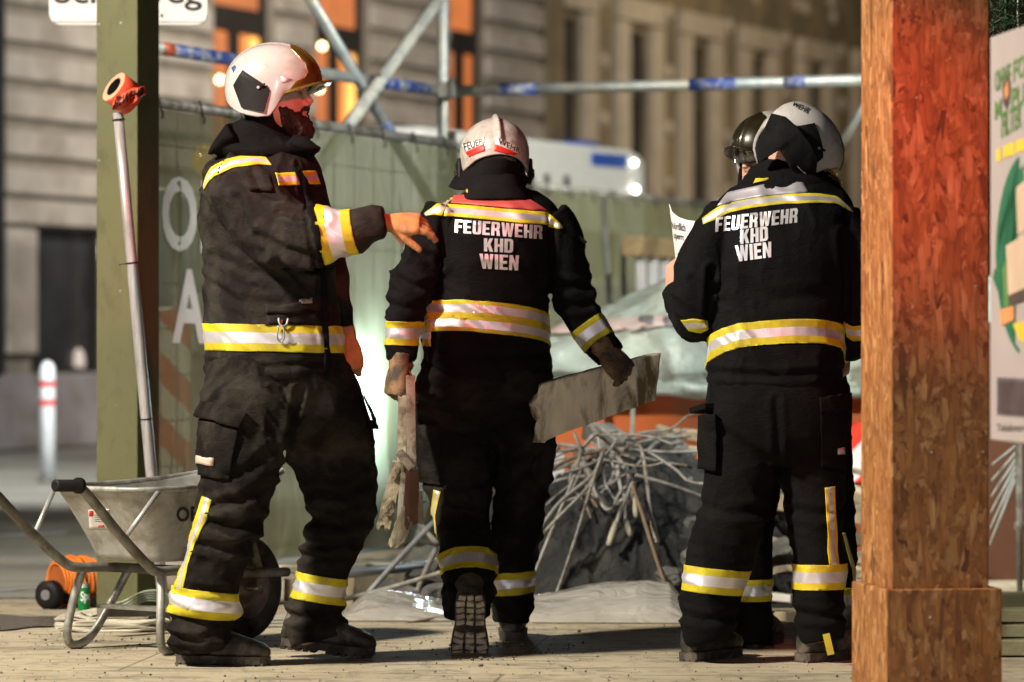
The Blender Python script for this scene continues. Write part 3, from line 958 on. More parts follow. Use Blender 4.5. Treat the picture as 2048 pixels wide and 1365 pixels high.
def fence_panel(a, b, label, h=2.0, lettered=False, seed=1):
    a, b = Vector((a[0], a[1], 0)), Vector((b[0], b[1], 0))
    d = (b - a); L = d.length; d.normalize(); n = Vector((d.y, -d.x, 0))
    r = thing("site_fence", (a + b) / 2, label, "fence", "netted site fence panels behind the firefighters")
    bm = bmesh.new(); tube(bm, [a + Vector((0, 0, h)), b + Vector((0, 0, h))], .024, 12)
    build("top_rail", bm, STEEL_DULL, r)
    bm = bmesh.new(); tube(bm, [a + Vector((0, 0, .12)), b + Vector((0, 0, .12))], .021, 10)
    build("bottom_rail", bm, STEEL_DULL, r)
    for q in (a, b):
        bm = bmesh.new(); tube(bm, [q + Vector((0, 0, .02)), q + Vector((0, 0, h + .06))], .024, 12)
        build("post", bm, STEEL_DULL, r)
        bm = bmesh.new(); box(bm, q + n * .0 + Vector((0, 0, .075)), (.60, .20, .13), None, .03)
        build("concrete_foot", bm, mat("grey_fence_foot", (0.26, 0.25, 0.23), 0.9, var=.2), r)
    bm = bmesh.new()
    for k in range(1, int(L / .25)):
        q = a + d * (k * .25) - n * .02; tube(bm, [q + Vector((0, 0, .12)), q + Vector((0, 0, h))], .003, 5)
    for k in range(1, 10):
        q = a - n * .02 + Vector((0, 0, .12 + k * .19)); tube(bm, [q, q + d * L], .003, 5)
    build("wire_grid", bm, STEEL_DULL, r)
    nx, nz = 90, 44
    bm = bmesh.new(); V = np.array([[d.x * L * i / nx + a.x, d.y * L * i / nx + a.y, .06 + (h - .09) * j / nz] for i in range(nx + 1) for j in range(nz + 1)])
    q = V @ np.array([[1, 0, .35], [0, 1, .35], [0, 0, 1]])
    w = (fbm(V * np.array([2.2, 2.2, .8]), seed) - .5) * .12 + (1 - np.abs(2 * vnoise(q * np.array([5, 5, 1.5]), seed + 4) - 1)) ** 3 * .055 + (vnoise(V * np.array([14, 14, 2]), seed + 6) - .5) * .014
    jj = np.tile(np.arange(nz + 1) / nz, nx + 1)
    w = w * np.minimum(1, (1 - jj) * 5 + .15)
    V = V + np.outer(w + .03, np.array(n))
    vs = [bm.verts.new(q) for q in V]
    Fc = []
    for i in range(nx):
        for j in range(nz):
            q = (i * (nz + 1) + j, (i + 1) * (nz + 1) + j, (i + 1) * (nz + 1) + j + 1, i * (nz + 1) + j + 1)
            Fc.append(q); bm.faces.new([vs[k] for k in q])
    net = build("netting", bm, NET, r, True)
    bm = bmesh.new()
    k = .2
    while k < L:
        q = a + d * k + Vector((0, 0, h))
        tube(bm, [q + n * .03 + Vector((0, 0, .03)), q + n * .045 + Vector((0, 0, -.03)), q + n * .04 + Vector((.012, 0, -.05)), q + n * .05 + Vector((.0, 0, -.07))], .0045, 6)
        k += .42
    build("cable_tie", bm, BLACK_PLASTIC, r)
    return r, net, Surf(V, Fc)
A1, B1 = (-1.545, 15.55), (-0.30, 19.1)
fr, net1, S1 = fence_panel(A1, B1, "netted fence panel with pale lettering behind the green post and the pointing firefighter", 2.0, True, 2)
LET = mat("pale_banner_print", (0.80, 0.76, 0.74), 0.6, var=0.12, vscale=6, bmp=0.1)
_n = LET.node_tree; _t = _n.nodes.new("ShaderNodeBsdfTranslucent"); _t.inputs[0].default_value = (.62, .57, .54, 1)
_x = _n.nodes.new("ShaderNodeMixShader"); _x.inputs[0].default_value = .35
_n.links.new(_n.nodes["Principled BSDF"].outputs[0], _x.inputs[1]); _n.links.new(_t.outputs[0], _x.inputs[2]); _n.links.new(_x.outputs[0], _n.nodes["Material Output"].inputs[0])
text_on(S1, "banner_lettering", net1, font_text("OBEN", 0.028, 1.05), [(322, 350), (560, 378), (556, 524), (322, 500)], LET, .006)
text_on(S1, "banner_lettering", net1, font_text("AUF", 0.028, 1.05), [(342, 536), (520, 552), (518, 694), (342, 688)], LET, .006)
fence_panel(B1, (0.12, 24.3), "netted fence panel running back behind the firefighter with the boards", 2.0, False, 5)
fence_panel((0.12, 24.3), (1.47, 27.8), "farthest netted fence panel, in front of the white van", 2.0, False, 8)

# ================================================================== SCAFFOLD
def make_scaffold():
    A = P(320, 97, 17.2); B = P(886, 184, 20.1); C = P(1760, 160, 19.5)
    r = thing("tube_scaffold", Vector((B.x, B.y, 0)), "scaffold of grey tubes with blue paint marks above the netted fence", "scaffold")
    def T(name, pts, rad=.029):
        bm = bmesh.new(); tube(bm, pts, rad, 14); return build(name, bm, SCAF, r)
    def mark(o, p, q, t0, t1, rad=.031):
        bm = bmesh.new(); tube(bm, [p.lerp(q, t0), p.lerp(q, t1)], rad, 14); build("paint_mark", bm, BLUE_PAINT, o)
    A0 = A.lerp(B, -0.03)
    o = T("ledger", [A0, B]); mark(o, A, B, .02, .24); mark(o, A, B, .72, .93)
    bm = bmesh.new(); tube(bm, [A.lerp(B, .0), A.lerp(B, .03)], .032, 14); build("paint_mark", bm, mat("orange_tube_paint", (0.5, 0.1, 0.04), 0.5), o)
    B2 = B + Vector((.06, -.05, 0))
    o = T("ledger", [B2, C]); mark(o, B2, C, .11, .2); mark(o, B2, C, .56, .67); mark(o, B2, C, .78, .83)
    T("standard", [Vector((B.x, B.y - .055, 0)), Vector((B.x, B.y - .055, 4.2))], .030)
    T("standard", [Vector((A0.x, A0.y + .06, 0)), Vector((A0.x, A0.y + .06, 4.2))])
    T("standard", [Vector((C.x, C.y + .06, 0)), Vector((C.x, C.y + .06, 4.2))])
    p, q = P(598, -40, 18.5), P(795, 292, 19.5)
    o = T("brace", [p, q + (q - p) * 0.55]); mark(o, p, q, .84, .99)
    p, q = P(905, -40, 19.9), P(672, 285, 18.75)
    bm = bmesh.new(); tube(bm, [p, q + (q - p) * 0.5], .033, 14)
    build("brace", bm, mat("plaster_spattered_tube", (0.42, 0.43, 0.42), 0.75, var=.3, bmp=.7, bscale=26, bdist=.02, dirt=(0.62, 0.60, 0.52), dirt_amt=.55, dscale=9), r)
    T("brace", [P(1660, 330, 19.9), P(1800, 95, 19.7)], .022)
    for (px, py, Y) in ((893, 182, 20.05), (748, 174, 19.25), (735, 198, 19.25)):
        bm = bmesh.new(); c = P(px, py, Y) + Vector((0, -.05, 0))
        box(bm, c, (.10, .08, .085), None, .012); tube(bm, [c + Vector((.03, -.05, .06)), c + Vector((.03, -.05, -.05))], .014, 8)
        build("coupler", bm, STEEL_DULL, r)
make_scaffold()

# ================================================================== BEHIND THE NETTING
def make_behind():
    # warning beacon board seen through the netting
    Y = 17.2
    q = P(352, 700, Y); q.z = 0
    r = thing("warning_board", q, "red and white striped warning board with yellow lamp, seen dimly through the netting", "warning board")
    x0, x1 = P(322, 0, Y).x, P(382, 0, Y).x
    m, nt, bs = nodes_of("red_white_warning_stripes")
    tc = coords(nt, (1, 1, 1), (0, R(45), 0))
    wv = nt.nodes.new("ShaderNodeTexWave"); wv.bands_direction = 'X'; wv.inputs["Scale"].default_value = 1.6
    nt.links.new(tc, wv.inputs[0])
    nt.links.new(ramp(nt, wv.outputs["Fac"], [(.48, (.45, .09, .03)), (.52, (.5, .47, .42))]), bs.inputs["Base Color"])
    bm = bmesh.new(); box(bm, ((x0 + x1) / 2, Y, .66), (x1 - x0, .03, 1.0), None, .006)
    build("striped_board", bm, m, r)
    bm = bmesh.new(); tube(bm, [(q.x, Y + .04, 0), (q.x, Y + .04, 1.72)], .022, 10)
    build("post", bm, STEEL_DULL, r)
    bm = bmesh.new(); box(bm, (q.x, Y + .04, .05), (.5, .3, .1), None, .02); build("foot", bm, BLACK_PLASTIC, r)
    yl = P(407, 322, Y); bm = bmesh.new(); blob(bm, yl, .05, .04, .075)
    ym = mat("amber_lamp_lens", (0.75, 0.45, 0.02), 0.15, var=.3, vscale=20, coat=.6)
    build("warning_lamp", bm, ym, r, True)
    bm = bmesh.new(); obox(bm, (q.x, Y + .03, 1.70), yl, .02, .02); build("lamp_bracket", bm, STEEL_DULL, r)
    # round traffic mirror
    Y = 17.6
    c = P(318, 500, Y)
    r = thing("round_mirror", Vector((c.x, Y, 0)), "large round grey disc on a pole behind the lettered netting", "mirror")
    bm = bmesh.new()
    tube(bm, [c + Vector((0, .0, 0)), c + Vector((0, -.02, 0)), c + Vector((0, -.05, 0)), c + Vector((0, -.06, 0))], [.27, .265, .15, .02], 40)
    build("disc", bm, mat("blue_grey_disc", (0.20, 0.23, 0.28), 0.25, var=.3, vscale=4, coat=.3), r, True)
    bm = bmesh.new()
    tube(bm, [c + Vector((.275 * math.cos(a), -.01, .275 * math.sin(a))) for a in np.linspace(0, 2 * math.pi, 40, endpoint=False)], .012, 8, closed=True)
    build("rim", bm, WHITE, r)
    bm = bmesh.new(); tube(bm, [(c.x, Y + .04, 0), (c.x, Y + .04, c.z + .1)], .025, 10); build("post", bm, STEEL_DULL, r)
    # props and a plank over white boards, behind the tarpaulin
    wood = mat("pale_plank_wood", (0.50, 0.36, 0.19), 0.75, var=.2, vscale=5, bmp=.2, stretch=(2, 8, 8))
    a, b = P(1262, 492, 21.5), P(1420, 505, 22.6)
    bm = bmesh.new(); obox(bm, a, b, .12, .11, bev=.006)
    tag(build("wooden_beam", bm, wood), "pale wooden beam lying on white boards behind the tarpaulin", "beam")
    wb = mat("white_board_stack", (0.78, 0.76, 0.78), 0.5, var=.06)
    for k in range(6):
        c = a.lerp(b, .12 + k * .15); c.z = (a.z - .062) / 2
        bm = bmesh.new(); box(bm, c, (.058, .05, a.z - .068), None, .004)
        tag(build("white_board", bm, wb), "upright white board under the pale wooden beam", "board", "upright white boards carrying the wooden beam")
    for k, (p, q, lab) in enumerate((((1207, 400, 22.8), (1224, 700, 22.0), "longest white prop leaning against the far netting"),
                                     ((1246, 490, 21.9), (1250, 700, 21.6), "short white prop beside the wooden beam"))):
        bm = bmesh.new(); p0, q0 = P(*p), P(*q); e = q0 + (q0 - p0) * (q0.z / (p0.z - q0.z)); tube(bm, [p0, e], .017, 10)
        tag(build("white_prop", bm, mat("white_prop_paint", (0.62, 0.62, 0.55), 0.5)), lab, "prop")
make_behind()

def make_worklamp():
    c = P(868, 800, 17.75)
    r = thing("work_lamp", Vector((c.x, c.y, 0)), "glaring floodlight on a low stand between netting and rubble, half hidden by the middle firefighter", "lamp")
    bm = bmesh.new(); box(bm, c, (.10, .22, .18), Matrix.Rotation(R(20), 3, 'Z'), .015)
    build("housing", bm, BLACK_PLASTIC, r)
    bm = bmesh.new(); tube(bm, [c + Vector((0, 0, -.09)), Vector((c.x, c.y, .3))], .014, 8)
    for a in (0, 2.1, 4.2): tube(bm, [Vector((c.x, c.y, .32)), Vector((c.x + .25 * math.cos(a), c.y + .25 * math.sin(a), .012))], .010, 8)
    build("stand", bm, STEEL_DULL, r)
    rot = Matrix.Rotation(R(20), 3, 'Z')
    bm = bmesh.new(); box(bm, c + rot @ Vector((-.054, 0, 0)), (.006, .19, .15), rot)
    build("lamp_face", bm, emit("cold_white_led", (0.75, 0.92, 1.0), 40), r)
    lamp("work_lamp_light", 'SPOT', c + Vector((-.10, .0, 0)), c + Vector((-1.0, .75, 0.05)), 235, (0.58, 0.80, 1.0), .1, 150, .6)
    lamp("work_lamp_spill", 'SPOT', c + Vector((.10, -.05, .12)), P(1190, 900, 15.6), 60, (0.72, 0.90, 1.0), .1, 90, .7)
make_worklamp()

# ================================================================== SKIP, TARPAULIN, RUBBLE
ORANGE = mat("orange_skip_paint", (0.62, 0.15, 0.035), 0.6, var=.12, vscale=3, bmp=.1, dirt=(0.42, 0.16, 0.08), dirt_amt=.4, dscale=3)
def make_skip():
    Y0, Y1 = 17.4, 19.0
    xa, xb = P(1062, 0, Y0).x, P(2075, 0, Y0).x
    r = thing("orange_skip", ((xa + xb) / 2, (Y0 + Y1) / 2, 0), "orange steel skip heaped under a grey green tarpaulin behind the rubble", "skip")
    bm = bmesh.new()
    t = .06
    zt = .80
    for (x0, x1, y0, y1) in ((xa, xb, Y0, Y0 + t), (xa, xb, Y1 - t, Y1), (xa, xa + t, Y0 + t + .001, Y1 - t - .001), (xb - t, xb, Y0 + t + .001, Y1 - t - .001)):
        box(bm, ((x0 + x1) / 2, (y0 + y1) / 2, (zt + .08) / 2), (x1 - x0, y1 - y0, zt - .08), None, .008)
    box(bm, ((xa + xb) / 2, (Y0 + Y1) / 2, .06), (xb - xa - .02, Y1 - Y0 - .02, .035), None)
    build("body", bm, ORANGE, r)
    bm = bmesh.new()
    for (a, b) in (((xa, Y0), (xb, Y0)), ((xa, Y1), (xb, Y1))):
        obox(bm, (a[0] - .03, a[1], zt + .022), (b[0] + .03, b[1], zt + .022), .11, .045, bev=.008)
    build("rim", bm, ORANGE, r)
    for k in range(4):
        x = xa + .3 + k * .63
        bm = bmesh.new(); box(bm, (x, Y0 - .032, .40), (.07, .06, .62), None, .008); build("rib", bm, ORANGE, r)
    bm = bmesh.new(); c = P(1722, 905, Y0 - .07)
    box(bm, c, (.26, .012, .27), None, .003)
    m, nt, bs = nodes_of("skip_warning_stripes")
    wv = nt.nodes.new("ShaderNodeTexWave"); wv.bands_direction = 'X'; wv.inputs["Scale"].default_value = 1.5
    nt.links.new(coords(nt, (1, 1, 1), (0, R(-45), 0)), wv.inputs[0])
    nt.links.new(ramp(nt, wv.outputs["Fac"], [(.48, (.75, .04, .02)), (.52, (.7, .68, .72))]), bs.inputs["Base Color"])
    build("warning_plate", bm, m, r)
make_skip()
def make_tarp():
    Y0, Y1 = 17.30, 19.1
    xa, xb = P(1050, 0, Y0).x, P(2060, 0, Y0).x
    nx, ny = 150, 60
    pts = []
    for i in range(nx + 1):
        u = i / nx
        for j in range(ny + 1):
            v = j / ny
            x = xa + (xb - xa) * u
            if v < .22:
                y = Y0 - .02; z = .77 + v / .22 * .12
            elif v > .85:
                y = Y1 + .02; z = .77 + (1 - v) / .15 * .12
            else:
                w = (v - .22) / .63
                y = Y0 - .02 + (Y1 - Y0 + .04) * w
                z = .89 + .42 * math.sin(math.pi * min(1, max(0, w))) ** .6 * (.25 + .75 * min(1, max(0, (u + .02) / .32)))
            pts.append((x, y, z))
    V = np.array(pts)
    f1 = fbm(V * np.array([1.8, 3, 8]), 21, 4) - .5
    q = V * np.array([2.5, 6, 15]); rr_ = (1 - np.abs(2 * vnoise(q + 2 * fbm(V * 4, 31, 2)[:, None], 23) - 1)) ** 2
    V[:, 1] -= f1 * .13 + rr_ * .05
    V[:, 2] += f1 * .09 + rr_ * .02
    bm = bmesh.new(); vs = [bm.verts.new(p) for p in V]
    for i in range(nx):
        for j in range(ny):
            k = i * (ny + 1) + j
            bm.faces.new((vs[k], vs[k + ny + 1], vs[k + ny + 2], vs[k + 1]))
    Fc = [tuple(v.index for v in f.verts) for f in bm.faces] if False else [(i * (ny + 1) + j, (i + 1) * (ny + 1) + j, (i + 1) * (ny + 1) + j + 1, i * (ny + 1) + j + 1) for i in range(nx) for j in range(ny)]
    S = Surf(V, Fc)
    skirt(bm, lambda v: Vector((0, .012, -.012)))
    tm = mat("grey_green_tarpaulin", (0.25, 0.29, 0.265), 0.42, var=.22, vscale=5, bmp=.5, bscale=14, bdist=.03, dirt=(0.38, 0.43, 0.39), dirt_amt=.4, dscale=4)
    o = build("tarpaulin", bm, tm, None, True)
    tag(o, "creased grey green tarpaulin spread over the orange skip", "tarpaulin")
    patch(S, "strap", o, [(1085, 648), (1200, 644), (1330, 634), (1420, 634)], [(1085, 674), (1200, 668), (1330, 657), (1420, 655)],
          [mat("pinkish_strap", (0.42, 0.33, 0.31), .6, var=.15), mat("dark_strap_print", (0.12, 0.11, 0.12), .6)], 40, ((0, 1, 0),), .012, 3)
    for a, b in ((1282, 1308), (1330, 1350)):
        patch(S, "strap_mark", o, [(a, 639), (b, 637)], [(a, 656), (b, 654)], mat("dark_strap_print", (0.12, 0.11, 0.12), .6), 4, ((0, 1, 0),), .018, 2)
make_tarp()

CONC = mat("grey_broken_concrete", (0.11, 0.11, 0.105), 0.92, var=.35, vscale=9, bmp=.8, bscale=26, bdist=.03, dirt=(0.21, 0.20, 0.185), dirt_amt=.36, dscale=6)
def rock(bm, c, sx, sy, sz, seed, sub=4, rough=.3):
    rnd = random.Random(seed)
    Mx = Matrix.Rotation(rnd.uniform(0, 6), 3, 'Z') @ Matrix.Rotation(rnd.uniform(-.4, .4), 3, 'X')
    r = bmesh.ops.create_icosphere(bm, subdivisions=sub, radius=1.25)
    V = np.array([v.co[:] for v in r["verts"]])
    for k in range(13):                                   # broken faces
        n = np.array([rnd.gauss(0, 1) for _ in range(3)]); n /= np.linalg.norm(n)
        q = V @ n - rnd.uniform(.55, .95)
        V = V - np.outer(np.clip(q, 0, None), n)
    n = fbm(V * 2.2 + seed * 7.1, seed, 3) - .5
    n2 = vnoise(V * 9 + seed, seed + 2) - .5
    V = V * (1 + n * .8 * rough + n2 * rough * .35)[:, None]
    for v, q in zip(r["verts"], V):
        v.co = Vector(c) + Mx @ Vector((q[0] * sx, q[1] * sy, q[2] * sz))
def make_mound():
    # dark heap: height field with broken surface
    cx = P(1235, 0, 15.5).x; cy = 15.75
    nx, ny = 200, 130
    pts = []
    for i in range(nx + 1):
        for j in range(ny + 1):
            u = i / nx * 2 - 1; v = j / ny * 2 - 1
            pts.append((cx + u * .92 + .05, cy + v * 1.1, 0, u, v))
    A = np.array(pts)
    px_u = A[:, 3]
    rr_ = np.sqrt(px_u ** 2 + A[:, 4] ** 2)
    h = np.clip(1 - rr_, 0, 1) ** .62
    left = np.clip((px_u + .93) / .14, 0, 1)
    h = h * left * .58
    V = np.stack([A[:, 0], A[:, 1], h], -1)
    V[:, 2] += ((fbm(V * 5, 3, 4) - .5) * .22 + (np.abs(vnoise(V * 11, 8) - .5)) * .07 + (np.abs(vnoise(V * 27, 18) - .5)) * .06) * np.clip(h * 6, 0, 1)
    V[:, 1] += (vnoise(V * 24, 28) - .5) * .05
    V[:, 2] = np.maximum(V[:, 2], 0) + .003
    bm = bmesh.new(); vs = [bm.verts.new(p) for p in V]
    for i in range(nx):
        for j in range(ny):
            k = i * (ny + 1) + j
            bm.faces.new((vs[k], vs[k + ny + 1], vs[k + ny + 2], vs[k + 1]))
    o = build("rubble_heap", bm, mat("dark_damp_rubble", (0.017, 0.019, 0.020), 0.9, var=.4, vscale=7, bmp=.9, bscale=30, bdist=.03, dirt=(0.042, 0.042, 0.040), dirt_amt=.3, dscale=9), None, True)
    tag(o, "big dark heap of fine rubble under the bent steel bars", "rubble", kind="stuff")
    # lumps
    spots = [(840, 1165, 14.9, .07, .05), (800, 1180, 14.7, .06, .045), (880, 1190, 14.6, .05, .05), (905, 1150, 15.0, .09, .06), (770, 1195, 14.5, .04, .03),
             (860, 1125, 15.4, .10, .07), (930, 1180, 14.6, .07, .05), (1420, 1030, 15.3, .11, .09), (1370, 985, 15.6, .10, .07), (1440, 960, 16.0, .12, .09),
             (1540, 1010, 15.6, .09, .10), (1560, 1110, 15.1, .10, .06), (1400, 1120, 14.8, .10, .07), (1665, 1190, 14.6, .10, .07), (1345, 1150, 14.6, .05, .04), (1395, 1060, 15.1, .08, .06), (1500, 950, 15.9, .09, .07), (1590, 960, 15.8, .08, .06), (1330, 890, 15.9, .07, .05), (1360, 940, 16.2, .09, .06), (1450, 905, 16.4, .12, .08)]
    for k, (px, py, Y, s, sz) in enumerate(spots):
        bm = bmesh.new(); c = P(px, py, Y)
        if c.z < sz * .8: c.z = sz * .75
        rock(bm, c, s * 1.3, s, sz, 40 + k)
        if px < 1000: lab = "small grey concrete lump on the ground behind the middle firefighter's planks"; 
        else: lab = "grey lump of broken concrete in the rubble between heap and pillar"
        tag(build("concrete_lump", bm, CONC, None, False), lab, "concrete", "concrete lumps left of the heap" if px < 1000 else "concrete lumps in the rubble beside the heap")
make_mound()
WOODG = mat("weathered_timber", (0.20, 0.165, 0.12), 0.85, var=.35, vscale=5, bmp=.5, bscale=24, dirt=(0.36, 0.32, 0.24), dirt_amt=.38, dscale=6)
WOODP = mat("pale_dirty_timber", (0.42, 0.35, 0.24), 0.8, var=.25, vscale=5, bmp=.4, bscale=24, dirt=(0.20, 0.17, 0.13), dirt_amt=.4, dscale=6)
def make_beams():
    def timber(a, b, w, h, m, lab, cat="timber", group=None, twist=.05):
        bm = bmesh.new()
        a, b = Vector(a), Vector(b)
        obox(bm, a, b, w, h, (twist, 0, 1), .006)
        bmesh.ops.subdivide_edges(bm, edges=[e for e in bm.edges if e.calc_length() > .2], cuts=7)
        V = np.array([v.co[:] for v in bm.verts]); n = (fbm(V * 16, 5, 3) - .5) * .035
        for v, q in zip(bm.verts, n): v.co += Vector((q * .5, q, q))
        tag(build("timber", bm, m, None), lab, cat, group)
    # against the skip and over the heap, right of it
    timber(P(1190, 862, 16.3), P(1430, 985, 15.6), .14, .07, CONC, "rough grey concrete beam slanting down to the right over the rubble", "beam")
    timber(P(1312, 862, 16.9), P(1500, 885, 16.8), .06, .05, WOODP, "short pale timber end in front of the orange skip", "timber")
    timber(P(1150, 905, 16.6), P(1420, 905, 16.4), .05, .035, WOODG, "thin board lying level across the top of the heap")
    timber(P(1310, 1010, 15.7), P(1560, 1060, 15.5), .10, .05, WOODG, "brown board under the concrete lumps behind the front firefighter's legs")
    timber(P(1480, 990, 15.6), P(1760, 1035, 15.3), .09, .06, WOODP, "pale splintered board between the front firefighter's legs")
    timber(P(1640, 985, 16.6), P(1840, 1005, 16.6), .30, .05, WOODG, "wide brown plank low in front of the orange skip")
    timber(P(1660, 975, 16.1), P(1790, 1020, 15.9), .08, .06, WOODP, "pale timber stub beside the orange pillar")
    timber(P(1520, 1085, 15.2), P(1760, 1120, 15.0), .10, .045, WOODP, "lowest pale board of the rubble beside the pillar")
    timber(P(1640, 1078, 15.4), P(1900, 1075, 15.3), .08, .05, WOODG, "grey board end sticking out behind the pillar")
    timber(P(1500, 1190, 14.4), P(1600, 1196, 14.3), .16, .03, mat("white_board_piece", (.55, .54, .52), .7, var=.1), "white slab lying flat on the ground behind the front firefighter", "slab")
    timber(P(1568, 1250, 14.1), P(1592, 1246, 14.0), .08, .10, WOODP, "small pale wood block standing on the ground behind the front firefighter", "block")
    timber(P(1385, 1015, 15.5), P(1372, 1075, 15.4), .05, .04, mat("dull_red_scrap", (.20, .06, .06), .7), "dull red scrap of metal in the rubble", "scrap")
    for k, (x0, y0, x1, y1, Y, w) in enumerate(((1400, 935, 1500, 960, 16.2, .06), (1330, 960, 1455, 1010, 15.9, .05), (1550, 1140, 1740, 1150, 14.9, .06), (1500, 1045, 1600, 1100, 15.5, .05), (1420, 1075, 1560, 1135, 15.2, .045), (1590, 920, 1740, 950, 16.4, .05), (1330, 1085, 1440, 1150, 14.9, .04))):
        timber(P(x0, y0, Y), P(x1, y1, Y - .1), w, w * .5, WOODG if k % 2 else WOODP, "broken stick of timber in the rubble between the heap and the pillar", "timber", "broken sticks in the rubble beside the heap", .3)
    # crate wood behind the pointing man's legs
    for (p, q, w, h, m, lab) in (((556, 1141, 15.2), (812, 1136, 15.5), .03, .03, mat("white_lath", (.62, .56, .42), .7, var=.1), "long pale lath lying along the foot of the netting"),
                                 ((575, 1182, 14.9), (700, 1182, 15.0), .10, .09, WOODP, "pale wooden block behind the pointing firefighter's front leg"),
                                 ((690, 1172, 15.1), (800, 1165, 15.3), .09, .10, WOODP, "brown and pale wooden block left of the concrete lumps"),):
        timber(P(*p), P(*q), w, h, m, lab)
    bm = bmesh.new(); tube(bm, smoothline([P(640, 1152, 14.95), P(730, 1144, 15.0), P(870, 1130, 15.2)]), .019, 12)
    tag(build("steel_pipe", bm, mat("blue_grey_pipe", (.22, .25, .29), .4, metal=.6, var=.2)), "blue grey steel pipe lying level above the wooden blocks", "pipe")
make_beams()

